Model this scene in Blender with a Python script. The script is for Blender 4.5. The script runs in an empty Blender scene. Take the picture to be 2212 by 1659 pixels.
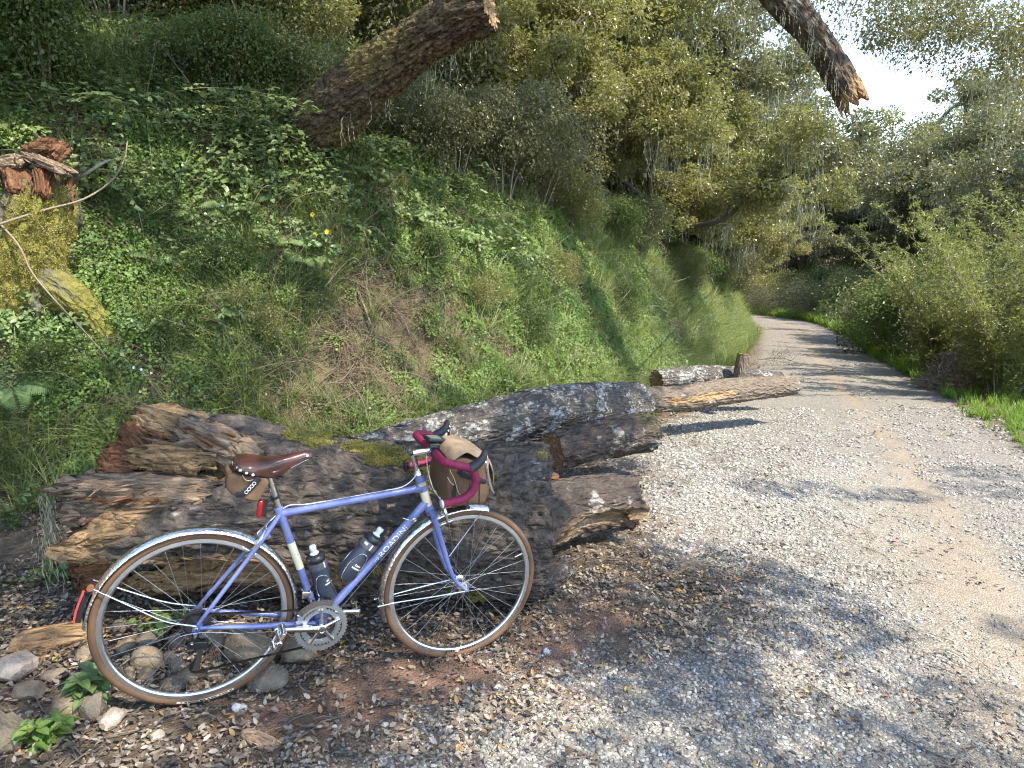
import bpy, bmesh, math, random
import numpy as np
from mathutils import Vector, Matrix, Euler, Quaternion

S = bpy.context.scene
COL = S.collection
rng = np.random.default_rng(11)
random.seed(5)
R = math.radians
PI = math.pi

# ------------------------------------------------------------------ camera
CAM_H, PITCH, FOC = 1.7897, R(14.2), 1475.0          # focal length in pixels of a 2212 px wide frame
cam_data = bpy.data.cameras.new('camera')
cam_data.sensor_width = 36.0
cam_data.lens = 24.0
cam_data.clip_start = 0.05
cam_data.clip_end = 1500.0
cam = bpy.data.objects.new('camera', cam_data)
COL.objects.link(cam)
cam.location = (0, 0, CAM_H)
cam.rotation_euler = (PI / 2 - PITCH, 0, 0)
S.camera = cam

# ------------------------------------------------------------------ sky, sun, exposure
SUN_EL, SUN_AZ = R(54.0), R(-38.0)                     # azimuth counted from +X (right) towards +Y (ahead)
SUN = np.array([math.cos(SUN_EL) * math.cos(SUN_AZ), math.cos(SUN_EL) * math.sin(SUN_AZ), math.sin(SUN_EL)])
world = bpy.data.worlds.new('World')
S.world = world
world.use_nodes = True
wt = world.node_tree
wt.nodes.clear()
sky = wt.nodes.new('ShaderNodeTexSky')
sky.sky_type = 'NISHITA'
sky.sun_disc = False
sky.sun_elevation = SUN_EL
sky.sun_rotation = PI / 2 - SUN_AZ
sky.altitude = 100
sky.air_density = 1.0
sky.dust_density = 0.1
sky.ozone_density = 1.5
bg = wt.nodes.new('ShaderNodeBackground')
bg.inputs['Strength'].default_value = 0.15
wo = wt.nodes.new('ShaderNodeOutputWorld')
hs = wt.nodes.new('ShaderNodeHueSaturation')
hs.inputs['Saturation'].default_value = 0.86
wt.links.new(sky.outputs[0], hs.inputs['Color'])
wt.links.new(hs.outputs[0], bg.inputs['Color'])
wt.links.new(bg.outputs[0], wo.inputs['Surface'])
sun_data = bpy.data.lights.new('sun', 'SUN')
sun_data.energy = 2.9
sun_data.angle = R(0.55)
sun_data.color = (1.0, 0.93, 0.80)
sun = bpy.data.objects.new('sun', sun_data)
COL.objects.link(sun)
sun.rotation_euler = Vector(-SUN).to_track_quat('-Z', 'Y').to_euler()
sun.location = (20, 8, 25)
S.view_settings.view_transform = 'Standard'
S.view_settings.look = 'None'
S.view_settings.exposure = 2.0
S.view_settings.gamma = 1.0
S.view_settings.use_curve_mapping = False
S.cycles.use_denoising = True
S.cycles.denoising_prefilter = 'NONE'
S.cycles.filter_width = 1.15
S.cycles.use_adaptive_sampling = True
S.cycles.adaptive_threshold = 0.04
S.cycles.use_light_tree = False
S.cycles.max_bounces = 3
S.cycles.diffuse_bounces = 2
S.cycles.glossy_bounces = 2
S.cycles.transmission_bounces = 3
S.cycles.transparent_max_bounces = 6
S.cycles.sample_clamp_indirect = 4.0
S.cycles.caustics_reflective = False
S.cycles.caustics_refractive = False

# ------------------------------------------------------------------ noise
def _hash(i, j, k, seed):
    h = (i.astype(np.int64) * 374761393 + j.astype(np.int64) * 668265263 + k.astype(np.int64) * 2147483647 + seed * 1274126177) & 0xFFFFFFFF
    h = ((h ^ (h >> 13)) * 1274126177) & 0xFFFFFFFF
    h = ((h ^ (h >> 16)) * 2246822519) & 0xFFFFFFFF
    return ((h ^ (h >> 15)) & 0xFFFFFF) / float(0xFFFFFF)

def vnoise(p, seed=0):
    p = np.asarray(p, float)
    f = np.floor(p)
    i = f.astype(np.int64)
    t = p - f
    t = t * t * (3 - 2 * t)
    r = 0
    for a in (0, 1):
        wa = t[..., 0] if a else 1 - t[..., 0]
        for b in (0, 1):
            wb = t[..., 1] if b else 1 - t[..., 1]
            for c in (0, 1):
                wc = t[..., 2] if c else 1 - t[..., 2]
                r = r + wa * wb * wc * _hash(i[..., 0] + a, i[..., 1] + b, i[..., 2] + c, seed)
    return r

def fbm(p, oct=4, seed=0, gain=0.5):
    p = np.asarray(p, float)
    s, a, n = 0, 1.0, 0
    for o in range(oct):
        s = s + a * (vnoise(p * (2.0 ** o) + 17.3 * o, seed + o) * 2 - 1)
        n += a
        a *= gain
    return s / n

def n2(x, y, f, seed=0, oct=3):
    x = np.asarray(x, float); y = np.asarray(y, float)
    return fbm(np.stack([x * f, y * f, np.full_like(x * 1.0, 0.37 * seed)], -1), oct, seed)

def sstep(a, b, x):
    t = np.clip((np.asarray(x, float) - a) / (b - a), 0, 1)
    return t * t * (3 - 2 * t)

# ------------------------------------------------------------------ terrain height
def catmull(pts, n=12):
    pts = np.asarray(pts, float)
    P = np.vstack([2 * pts[0] - pts[1], pts, 2 * pts[-1] - pts[-2]])
    out = []
    for i in range(1, len(P) - 2):
        t = np.linspace(0, 1, n, endpoint=False)[:, None]
        a, b, c, d = P[i - 1], P[i], P[i + 1], P[i + 2]
        out.append(0.5 * ((2 * b) + (c - a) * t + (2 * a - 5 * b + 4 * c - d) * t ** 2 + (3 * b - a - 3 * c + d) * t ** 3))
    out.append(P[-2:-1])
    return np.vstack(out)

FOOT = catmull([(-9.5, -4.0), (-6.2, 1.4), (-4.3, 3.45), (-3.2, 4.25), (-2.1, 4.75), (-1.0, 5.25), (0.2, 6.5), (1.9, 9.0), (4.9, 15.2), (8.3, 23.5), (10.2, 30.0), (10.2, 36.0), (7.0, 44.0), (-2.0, 52.0), (-16, 58)], 10)
ROADC = catmull([(-0.6, -6.0), (1.3, -1.0), (2.75, 3.2), (3.7, 5.8), (4.6, 8.3), (6.6, 14.0), (9.6, 22.0), (11.9, 29.5), (12.3, 36.0), (9.6, 45.5), (0.0, 54.0), (-15, 60.5)], 10)
ROADW = 1.25                                          # half width

def poly_dist(x, y, poly):
    """signed distance to a polyline (positive on its left side) and arc parameter"""
    x = np.atleast_1d(np.asarray(x, float)); y = np.atleast_1d(np.asarray(y, float))
    sh = x.shape
    x = x.ravel(); y = y.ravel()
    best = np.full(x.shape, 1e9); sg = np.zeros(x.shape); arc = np.zeros(x.shape)
    acc = 0.0
    for a, b in zip(poly[:-1], poly[1:]):
        d = b - a
        L = math.hypot(*d)
        t = np.clip(((x - a[0]) * d[0] + (y - a[1]) * d[1]) / (L * L), 0, 1)
        px = x - a[0] - t * d[0]; py = y - a[1] - t * d[1]
        q = px * px + py * py
        m = q < best
        best = np.where(m, q, best)
        cr = d[0] * (y - a[1]) - d[1] * (x - a[0])
        sg = np.where(m, np.sign(cr), sg)
        arc = np.where(m, acc + t * L, arc)
        acc += L
    return (np.sqrt(best) * sg).reshape(sh), arc.reshape(sh)

def gz(x, y, fine=True):
    """ground without the bank"""
    x = np.asarray(x, float); y = np.asarray(y, float)
    cx = np.clip(x, -4.0, 3.0)
    yy = np.where(y < 34, y, 34 + (1 - np.exp(-(np.maximum(y, 34) - 34) / 12.0)) * 12.0)
    z = -0.055 * (cx + 1.185) - 0.10 * (yy - 2.195)
    z = np.where(y < 0, -0.055 * (cx + 1.185) + 0.2195 - 0.02 * y, z)
    # gravel windrow between the logs and the road, and a shallow drain
    g = lambda px, py, sx, sy, a: a * np.exp(-((x - px) / sx) ** 2 - ((y - py) / sy) ** 2)
    z = z + g(1.7, 5.3, 0.75, 0.8, 0.13) + g(2.9, 6.3, 0.8, 0.7, 0.10) + g(1.6, 4.2, 0.7, 0.6, -0.06) + g(2.3, 4.6, 0.5, 0.5, 0.04)
    if fine:
        near = sstep(30, 8, np.hypot(x, y))
        z = z + near * (0.035 * n2(x, y, 0.9, 3) + 0.012 * n2(x, y, 3.5, 5))
        # flat where the bicycle stands
        k = np.exp(-((x + 0.75) / 0.75) ** 2 - ((y - 2.35) / 0.4) ** 2)
        z = z - near * k * (0.035 * n2(x, y, 0.9, 3))
    return z

def bank_h(arc):
    return np.interp(arc, [0, 8, 13, 17, 22, 30, 38, 60, 90], [3.2, 3.0, 2.8, 2.5, 2.1, 1.5, 1.25, 1.3, 1.3])

def hz(x, y):
    """terrain with the bank"""
    x = np.asarray(x, float); y = np.asarray(y, float)
    d, arc = poly_dist(x, y, FOOT)
    base = gz(x, y, True)
    d2 = d + 0.18 * n2(x, y, 0.8, 9) * sstep(0.1, 0.8, d)
    hb = bank_h(arc)
    wd = hb * 0.50
    t = np.clip(d2 / wd, 0, 1)
    steep = hb * (0.82 * t + 0.18 * t * t * (3 - 2 * t))
    up = np.maximum(d2 - wd, 0) * 0.56
    lump = 0.24 * n2(x * 1.0, y * 1.0, 1.5, 21) * sstep(0, 0.6, d)
    far = sstep(60, 30, d)
    z = np.where(d > 0, base + steep + up * far + lump, base)
    return z

def cam_ray(u, v):
    a = (u - 1106.0) / FOC; b = -(v - 829.5) / FOC
    c, s = math.cos(PITCH), math.sin(PITCH)
    return np.array([a, c + s * b, -s + c * b])

def at(u, v, Y):
    """point seen at pixel (u, v) of a 2212x1659 frame at world depth Y"""
    d = cam_ray(u, v)
    return Vector(d * (Y / d[1])) + Vector((0, 0, CAM_H))

def hit(u, v, f=None, lift=0.0):
    """point where the line of sight at (u, v) meets the terrain"""
    d = cam_ray(u, v)
    d = d / d[1]
    ys = np.arange(1.2, 60, 0.03)
    P = d[None, :] * ys[:, None]
    h = (f or hz)(P[:, 0], P[:, 1]) + lift
    ok = P[:, 2] + CAM_H < h
    k = np.argmax(ok) if ok.any() else 240
    return Vector((P[k, 0], P[k, 1], float(h[k]) - lift))

# ------------------------------------------------------------------ mesh helpers
def link(o, parent=None):
    COL.objects.link(o)
    if parent is not None:
        o.parent = parent
    return o

def mesh_np(name, V, F, mat=None, smooth=True, sharp=None):
    """mesh from numpy verts and one or more face arrays (k,3)/(k,4)"""
    V = np.asarray(V, np.float32)
    if not isinstance(F, (list, tuple)):
        F = [F]
    F = [np.asarray(f, np.int32) for f in F if len(f)]
    me = bpy.data.meshes.new(name)
    me.vertices.add(len(V))
    me.vertices.foreach_set('co', V.ravel())
    nl = sum(f.size for f in F); npol = sum(len(f) for f in F)
    me.loops.add(nl)
    me.polygons.add(npol)
    me.loops.foreach_set('vertex_index', np.concatenate([f.ravel() for f in F]))
    tot = np.concatenate([np.full(len(f), f.shape[1], np.int32) for f in F])
    st = np.concatenate([[0], np.cumsum(tot)[:-1]]).astype(np.int32)
    me.polygons.foreach_set('loop_start', st)
    me.polygons.foreach_set('use_smooth', np.full(npol, bool(smooth)))
    if mat is not None:
        for m in (mat if isinstance(mat, (list, tuple)) else [mat]):
            me.materials.append(m)
    me.update(calc_edges=True)
    if sharp is not None:
        me.set_sharp_from_angle(angle=sharp)
    return me

def fattr(me, name, vals):
    a = me.attributes.new(name, 'FLOAT', 'POINT')
    a.data.foreach_set('value', np.asarray(vals, np.float32))

def grid_faces(nu, nv, wrap_u=False, wrap_v=False):
    iu = np.arange(nu if wrap_u else nu - 1); iv = np.arange(nv if wrap_v else nv - 1)
    a, b = np.meshgrid(iu, iv, indexing='ij')
    a = a.ravel(); b = b.ravel()
    a1 = (a + 1) % nu; b1 = (b + 1) % nv
    return np.stack([a * nv + b, a1 * nv + b, a1 * nv + b1, a * nv + b1], 1)

def tag(o, label=None, cat=None, group=None, kind=None):
    if label: o['label'] = label
    if cat: o['category'] = cat
    if group: o['group'] = group
    if kind: o['kind'] = kind
    return o

def empty(name, loc=(0, 0, 0), rz=0.0, parent=None):
    o = bpy.data.objects.new(name, None)
    o.empty_display_size = 0.1
    link(o, parent)
    o.location = loc
    o.rotation_euler = (0, 0, rz)
    return o

def obj(name, me, parent=None, loc=None):
    o = bpy.data.objects.new(name, me)
    link(o, parent)
    if loc is not None:
        o.location = loc
    return o

def frame_of(d):
    d = np.asarray(d, float); d = d / np.linalg.norm(d)
    a = np.array([0, 0, 1.0]) if abs(d[2]) < 0.9 else np.array([1.0, 0, 0])
    u = np.cross(a, d); u /= np.linalg.norm(u)
    return u, np.cross(d, u), d

class MB:
    """collects shapes; build() links them as one mesh object"""
    def __init__(s):
        s.V = []; s.Q = []; s.T = []; s.NG = []; s.n = 0
    def add(s, V, quads=None, tris=None, ngons=None):
        V = np.asarray(V, float).reshape(-1, 3)
        if quads is not None and len(quads): s.Q.append(np.asarray(quads) + s.n)
        if tris is not None and len(tris): s.T.append(np.asarray(tris) + s.n)
        for g in ngons or []:
            s.NG.append([i + s.n for i in g])
        s.V.append(V); s.n += len(V)
        return s
    def tube(s, path, r, seg=10, cap=True, closed=False, flat=1.0, up=None):
        P = np.asarray(path, float); n = len(P)
        rr = np.full(n, float(r)) if np.isscalar(r) else np.asarray(r, float)
        if closed:
            T = np.roll(P, -1, 0) - np.roll(P, 1, 0)
        else:
            T = np.gradient(P, axis=0)
        T /= np.linalg.norm(T, axis=1)[:, None] + 1e-12
        U = np.zeros_like(P)
        u = np.asarray(up, float) if up is not None else frame_of(T[0])[0]
        for i in range(n):
            u = u - T[i] * (u @ T[i]); u = u / (np.linalg.norm(u) + 1e-12); U[i] = u
        Wv = np.cross(T, U)
        a = np.linspace(0, 2 * PI, seg, endpoint=False)
        V = P[:, None, :] + rr[:, None, None] * (np.cos(a)[None, :, None] * U[:, None, :] + flat * np.sin(a)[None, :, None] * Wv[:, None, :])
        Fq = grid_faces(n, seg, wrap_u=closed, wrap_v=True)
        ng = []
        if cap and not closed:
            ng = [list(range(seg))[::-1], [(n - 1) * seg + i for i in range(seg)]]
        return s.add(V.reshape(-1, 3), Fq, ngons=ng)
    def bar(s, a, b, r, seg=10, r2=None):
        return s.tube([a, b], [r, r if r2 is None else r2], seg)
    def lathe(s, prof, origin, axis, seg=24):
        """prof: list of (radius, height) along axis"""
        u, v, d = frame_of(axis)
        o = np.asarray(origin, float)
        a = np.linspace(0, 2 * PI, seg, endpoint=False)
        V = [o + d * h + r * (math.cos(t) * u + math.sin(t) * v) for r, h in prof for t in a]
        Fq = grid_faces(len(prof), seg, wrap_v=True)
        m = len(prof)
        ng = []
        if prof[0][0] > 1e-5: ng.append(list(range(seg))[::-1])
        if prof[-1][0] > 1e-5: ng.append([(m - 1) * seg + i for i in range(seg)])
        return s.add(V, Fq, ngons=ng)
    def box(s, c, size, rot=None):
        c = np.asarray(c, float); h = np.asarray(size, float) / 2
        V = np.array([[x, y, z] for x in (-1, 1) for y in (-1, 1) for z in (-1, 1)]) * h
        if rot is not None:
            V = V @ np.array(Euler(rot).to_matrix()).T
        return s.add(V + c, [[0, 1, 3, 2], [4, 6, 7, 5], [0, 4, 5, 1], [2, 3, 7, 6], [0, 2, 6, 4], [1, 5, 7, 3]])
    def prism(s, poly, y0, y1):
        """polygon in the xz plane extruded along y"""
        n = len(poly)
        V = [(p[0], y0, p[1]) for p in poly] + [(p[0], y1, p[1]) for p in poly]
        Q = [[i, (i + 1) % n, n + (i + 1) % n, n + i] for i in range(n)]
        return s.add(V, Q, ngons=[list(range(n))[::-1], list(range(n, 2 * n))])
    def ball(s, c, r, nu=10, nv=8):
        c = np.asarray(c, float); r = np.broadcast_to(np.asarray(r, float), (3,))
        th = np.linspace(0.02, PI - 0.02, nv); ph = np.linspace(0, 2 * PI, nu, endpoint=False)
        V = [(c[0] + r[0] * math.sin(t) * math.cos(p), c[1] + r[1] * math.sin(t) * math.sin(p), c[2] + r[2] * math.cos(t)) for t in th for p in ph]
        return s.add(V, grid_faces(nv, nu, wrap_v=True), ngons=[list(range(nu)), [(nv - 1) * nu + i for i in range(nu)][::-1]])
    def mesh(s, name, mat, smooth=True, sharp=R(38)):
        V = np.vstack(s.V)
        me = bpy.data.meshes.new(name)
        faces = []
        for q in s.Q: faces += q.tolist()
        for t in s.T: faces += t.tolist()
        faces += s.NG
        me.from_pydata(V.tolist(), [], faces)
        me.materials.append(mat)
        if smooth:
            me.polygons.foreach_set('use_smooth', np.ones(len(me.polygons), bool))
            me.update()
            if sharp: me.set_sharp_from_angle(angle=sharp)
        me.update()
        return me
    def build(s, name, mat, parent=None, smooth=True, sharp=R(38), loc=None, bevel=0):
        o = obj(name, s.mesh(name, mat, smooth, sharp), parent, loc)
        if bevel:
            bm = bmesh.new(); bm.from_mesh(o.data)
            bmesh.ops.remove_doubles(bm, verts=bm.verts, dist=1e-5)
            es = [e for e in bm.edges if len(e.link_faces) == 2 and e.calc_face_angle(0) > R(25)]
            bmesh.ops.bevel(bm, geom=es, offset=bevel, segments=3, profile=0.5, affect='EDGES', clamp_overlap=True)
            bm.to_mesh(o.data); bm.free()
            o.data.polygons.foreach_set('use_smooth', np.ones(len(o.data.polygons), bool))
            o.data.set_sharp_from_angle(angle=R(50))
        return o

# ------------------------------------------------------------------ materials
class NT:
    def __init__(s, name):
        s.m = bpy.data.materials.new(name)
        s.m.use_nodes = True
        s.t = s.m.node_tree
        s.t.nodes.clear()
        s.out = s.t.nodes.new('ShaderNodeOutputMaterial')
    def n(s, typ, **kw):
        nd = s.t.nodes.new('ShaderNode' + typ)
        for k, v in kw.items():
            if k.startswith('_'):
                setattr(nd, k[1:], v)
            else:
                key = k.replace('_', ' ')
                sock = nd.inputs[int(k[1:])] if k[0] == 'i' and k[1:].isdigit() else nd.inputs[key]
                if hasattr(v, 'is_linked') or isinstance(v, bpy.types.NodeSocket):
                    s.t.links.new(v, sock)
                else:
                    sock.default_value = v
        return nd
    def ramp(s, fac, stops, interp='LINEAR'):
        nd = s.t.nodes.new('ShaderNodeValToRGB')
        nd.color_ramp.interpolation = interp
        while len(nd.color_ramp.elements) < len(stops):
            nd.color_ramp.elements.new(0.5)
        for e, (p, c) in zip(nd.color_ramp.elements, stops):
            e.position = p
            e.color = (*c, 1.0) if len(c) == 3 else c
        s.t.links.new(fac, nd.inputs[0])
        return nd.outputs[0]
    def mix(s, fac, a, b, blend='MIX'):
        nd = s.t.nodes.new('ShaderNodeMix')
        nd.data_type = 'RGBA'; nd.blend_type = blend
        for sock, v in ((nd.inputs[0], fac), (nd.inputs[6], a), (nd.inputs[7], b)):
            if isinstance(v, bpy.types.NodeSocket): s.t.links.new(v, sock)
            elif isinstance(v, (int, float)): sock.default_value = v
            else: sock.default_value = (*v, 1.0) if len(v) == 3 else v
        return nd.outputs[2]
    def math(s, op, a, b=0.0, clamp=False):
        nd = s.t.nodes.new('ShaderNodeMath')
        nd.operation = op; nd.use_clamp = clamp
        for sock, v in ((nd.inputs[0], a), (nd.inputs[1], b)):
            if isinstance(v, bpy.types.NodeSocket): s.t.links.new(v, sock)
            else: sock.default_value = v
        return nd.outputs[0]
    def noise(s, scale, detail=4, vec=None, rough=0.55, out='Fac'):
        nd = s.n('TexNoise', Scale=scale, Detail=detail, Roughness=rough)
        if vec is not None: s.t.links.new(vec, nd.inputs['Vector'])
        return nd.outputs[out]
    def voro(s, scale, vec=None, feature='F1', out='Distance', rnd=1.0):
        nd = s.n('TexVoronoi', _feature=feature, Scale=scale, Randomness=rnd)
        if vec is not None: s.t.links.new(vec, nd.inputs['Vector'])
        return nd.outputs[out]
    def pos(s):
        return s.n('NewGeometry').outputs['Position']
    def objc(s):
        return s.n('TexCoord').outputs['Object']
    def mapping(s, vec, scale=(1, 1, 1), rot=(0, 0, 0)):
        return s.n('Mapping', Vector=vec, Scale=scale, Rotation=rot).outputs[0]
    def attr(s, name, out='Fac'):
        return s.n('Attribute', _attribute_name=name).outputs[out]
    def bump(s, h, strength=0.5, dist=0.01, prev=None):
        nd = s.n('Bump', Height=h, Strength=strength, Distance=dist)
        if prev is not None: s.t.links.new(prev, nd.inputs['Normal'])
        return nd.outputs[0]
    def bsdf(s, color, rough=0.6, metal=0.0, normal=None, spec=0.5, **kw):
        b = s.t.nodes.new('ShaderNodeBsdfPrincipled')
        for key, v in (('Base Color', color), ('Roughness', rough), ('Metallic', metal), ('Specular IOR Level', spec)):
            sock = b.inputs[key]
            if isinstance(v, bpy.types.NodeSocket): s.t.links.new(v, sock)
            elif key == 'Base Color': sock.default_value = (*v, 1.0)
            else: sock.default_value = v
        if normal is not None: s.t.links.new(normal, b.inputs['Normal'])
        for k, v in kw.items():
            b.inputs[k.replace('_', ' ')].default_value = v
        return b.outputs[0]
    def done(s, shader):
        s.t.links.new(shader, s.out.inputs['Surface'])
        return s.m

def plain(name, color, rough=0.5, metal=0.0, var=0.12, scale=30.0, bump=0.0, spec=0.5, **kw):
    t = NT(name)
    o = t.objc()
    nz = t.noise(scale, 4, o)
    c = t.mix(t.math('MULTIPLY', nz, 1.0), tuple(x * (1 - var) for x in color), tuple(min(1, x * (1 + var)) for x in color))
    r = t.math('ADD', t.math('MULTIPLY', t.noise(scale * 0.7, 3, o), 0.16), rough - 0.08)
    nr = t.bump(t.noise(scale * 4, 3, o), bump, 0.002) if bump else None
    return t.done(t.bsdf(c, r, metal, nr, spec, **kw))

def leaf_mat(name, dark, light, trans=0.35, rough=0.45, tcol=None, nscale=0.9, dead=None):
    t = NT(name)
    isl = t.n('NewGeometry').outputs['Random Per Island']
    big = t.noise(nscale, 2, t.pos())
    oi = t.n('ObjectInfo').outputs['Random']
    f = t.math('ADD', t.math('MULTIPLY', isl, 0.55), t.math('MULTIPLY', t.math('SUBTRACT', big, 0.3), 0.9))
    f = t.math('ADD', f, t.math('MULTIPLY', t.math('SUBTRACT', oi, 0.5), 0.35), True)
    c = t.mix(f, dark, light)
    if dead is not None:
        c = t.mix(t.math('GREATER_THAN', isl, 0.965), c, dead)
    b = t.bsdf(c, rough, 0, None, 0.5)
    tr = t.n('BsdfTranslucent')
    t.t.links.new(t.mix(0.75, c, tcol or tuple(min(1, x * 1.8) for x in light)), tr.inputs['Color'])
    ms = t.n('MixShader', Fac=trans)
    t.t.links.new(b, ms.inputs[1]); t.t.links.new(tr.outputs[0], ms.inputs[2])
    return t.done(ms.outputs[0])

# ------------------------------------------------------------------ scatter (uncountable stuff only)
def scatter(name, pts, rot, scl, idx, variants, parent=None):
    """pts (n,3), rot euler (n,3), scl (n,), idx (n,) ; variants: meshes"""
    pts = np.asarray(pts, np.float32)
    pm = bpy.data.meshes.new(name)
    pm.vertices.add(len(pts))
    pm.vertices.foreach_set('co', pts.ravel())
    a = pm.attributes.new('rot', 'FLOAT_VECTOR', 'POINT'); a.data.foreach_set('vector', np.asarray(rot, np.float32).ravel())
    a = pm.attributes.new('scl', 'FLOAT', 'POINT'); a.data.foreach_set('value', np.asarray(scl, np.float32))
    a = pm.attributes.new('vi', 'INT', 'POINT'); a.data.foreach_set('value', np.asarray(idx, np.int32))
    o = obj(name, pm, parent)
    ng = bpy.data.node_groups.new(name + '_nodes', 'GeometryNodeTree')
    ng.interface.new_socket('Geometry', in_out='INPUT', socket_type='NodeSocketGeometry')
    ng.interface.new_socket('Geometry', in_out='OUTPUT', socket_type='NodeSocketGeometry')
    N, L = ng.nodes, ng.links
    gi = N.new('NodeGroupInput'); go = N.new('NodeGroupOutput')
    jn = N.new('GeometryNodeJoinGeometry')
    for me in variants:
        so = bpy.data.objects.new(me.name, me)
        oi = N.new('GeometryNodeObjectInfo'); oi.inputs['Object'].default_value = so; oi.inputs['As Instance'].default_value = False
        g2 = N.new('GeometryNodeGeometryToInstance')
        L.new(oi.outputs['Geometry'], g2.inputs[0]); L.new(g2.outputs[0], jn.inputs[0])
    ip = N.new('GeometryNodeInstanceOnPoints')
    def na(nm, ty):
        x = N.new('GeometryNodeInputNamedAttribute'); x.data_type = ty; x.inputs['Name'].default_value = nm
        return x.outputs[0]
    er = N.new('FunctionNodeEulerToRotation')
    L.new(na('rot', 'FLOAT_VECTOR'), er.inputs[0]); L.new(er.outputs[0], ip.inputs['Rotation'])
    L.new(na('scl', 'FLOAT'), ip.inputs['Scale'])
    L.new(na('vi', 'INT'), ip.inputs['Instance Index'])
    ip.inputs['Pick Instance'].default_value = True
    L.new(gi.outputs[0], ip.inputs['Points']); L.new(jn.outputs[0], ip.inputs['Instance']); L.new(ip.outputs[0], go.inputs[0])
    md = o.modifiers.new('scatter', 'NODES'); md.node_group = ng
    return o

def align_rot(nrm, spin, tilt=None):
    """euler (n,3) turning +Z to nrm after a spin about Z"""
    n = np.asarray(nrm, float); n = n / np.linalg.norm(n, axis=1)[:, None]
    x, y, z = n[:, 0], n[:, 1], n[:, 2]
    k = 1 / (1 + np.maximum(z, -0.999))
    M = np.stack([np.stack([1 - x * x * k, -x * y * k, x], -1), np.stack([-x * y * k, 1 - y * y * k, y], -1), np.stack([-x, -y, z], -1)], 1)
    c, s = np.cos(spin), np.sin(spin); o = np.zeros_like(c); l = np.ones_like(c)
    Z = np.stack([np.stack([c, -s, o], -1), np.stack([s, c, o], -1), np.stack([o, o, l], -1)], 1)
    Q = M @ Z
    return np.stack([np.arctan2(Q[:, 2, 1], Q[:, 2, 2]), -np.arcsin(np.clip(Q[:, 2, 0], -1, 1)), np.arctan2(Q[:, 1, 0], Q[:, 0, 0])], 1)

def terrain_normal(f, x, y, e=0.05):
    dx = (f(x + e, y) - f(x - e, y)) / (2 * e); dy = (f(x, y + e) - f(x, y - e)) / (2 * e)
    n = np.stack([-dx, -dy, np.ones_like(dx)], -1)
    return n / np.linalg.norm(n, axis=-1)[..., None]

# ------------------------------------------------------------------ leaves
def leaf_geo(pos, fwd, up, L, W, kind='dia', fold=0.15, droop=0.0):
    """vectorised leaf shapes: returns V, tris"""
    pos = np.asarray(pos, float); n = len(pos)
    fwd = np.asarray(fwd, float); fwd = fwd / (np.linalg.norm(fwd, axis=1)[:, None] + 1e-9)
    side = np.cross(fwd, up); side /= np.linalg.norm(side, axis=1)[:, None] + 1e-9
    nn = np.cross(side, fwd)
    L = np.broadcast_to(np.asarray(L, float), (n,))[:, None]; W = np.broadcast_to(np.asarray(W, float), (n,))[:, None]
    if kind == 'dia':
        b = pos; t = pos + fwd * L - nn * L * droop
        m = pos + fwd * L * 0.5 + nn * W * fold
        l = m - side * W * 0.5; r = m + side * W * 0.5
        V = np.stack([b, r, t, l], 1).reshape(-1, 3)
        k = np.arange(n)[:, None] * 4
        return V, np.concatenate([k + np.array([[0, 1, 2]]), k + np.array([[0, 2, 3]])])
    fr = [0.0, 0.3, 0.68, 1.0]; wd = [0.0, 0.5, 0.40, 0.0]
    rows = []
    for a, w in zip(fr, wd):
        c = pos + fwd * L * a - nn * L * droop * a * a
        if w == 0: rows.append([c])
        else: rows.append([c - side * W * w + nn * W * fold, c, c + side * W * w + nn * W * fold])
    V = np.stack([rows[0][0], *rows[1], *rows[2], rows[3][0]], 1).reshape(-1, 3)
    k = np.arange(n)[:, None] * 8
    T = [[0, 2, 1], [0, 3, 2], [1, 2, 5], [1, 5, 4], [2, 3, 6], [2, 6, 5], [4, 5, 7], [5, 6, 7]]
    return V, np.concatenate([k + np.array([t]) for t in T])

def rand_dirs(n, g=None):
    v = (g or rng).normal(size=(n, 3))
    return v / np.linalg.norm(v, axis=1)[:, None]
# ================================================================== ground, road, bank
def gravel_mask(x, y):
    x = np.asarray(x, float); y = np.asarray(y, float)
    rd, _ = poly_dist(x, y, ROADC)
    fd, _ = poly_dist(x, y, FOOT)
    m = sstep(ROADW + 0.35, ROADW - 0.15, np.abs(rd + 0.12 * n2(x, y, 1.1, 31)))
    left = sstep(0.25, 0.9, -fd) * (rd > 0)                    # between the bank and the road
    # line of the log and the bicycle: litter and soil instead of stones
    ax = np.array([-2.6, 1.55]); bx = np.array([0.75, 3.3])
    dn = np.array([bx[1] - ax[1], -(bx[0] - ax[0])]); dn = dn / np.hypot(*dn)
    e = (x - ax[0]) * dn[0] + (y - ax[1]) * dn[1]              # positive towards the camera
    side = sstep(0.05, 0.85, e + 0.30 * n2(x, y, 1.4, 33)) * sstep(-0.95, -0.05, x + 0.3 * n2(x, y, 1.1, 34))
    side = np.maximum(side, sstep(3.3, 4.4, y) * sstep(0.6, 1.4, x))
    m = np.maximum(m, left * side)
    m = m * np.where(rd < -ROADW - 0.2, sstep(-ROADW - 0.6, -ROADW - 0.2, rd), 1.0)
    m = np.where(y < 1.2, np.maximum(m, 0.6), m)
    return np.clip(m, 0, 1)

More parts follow.
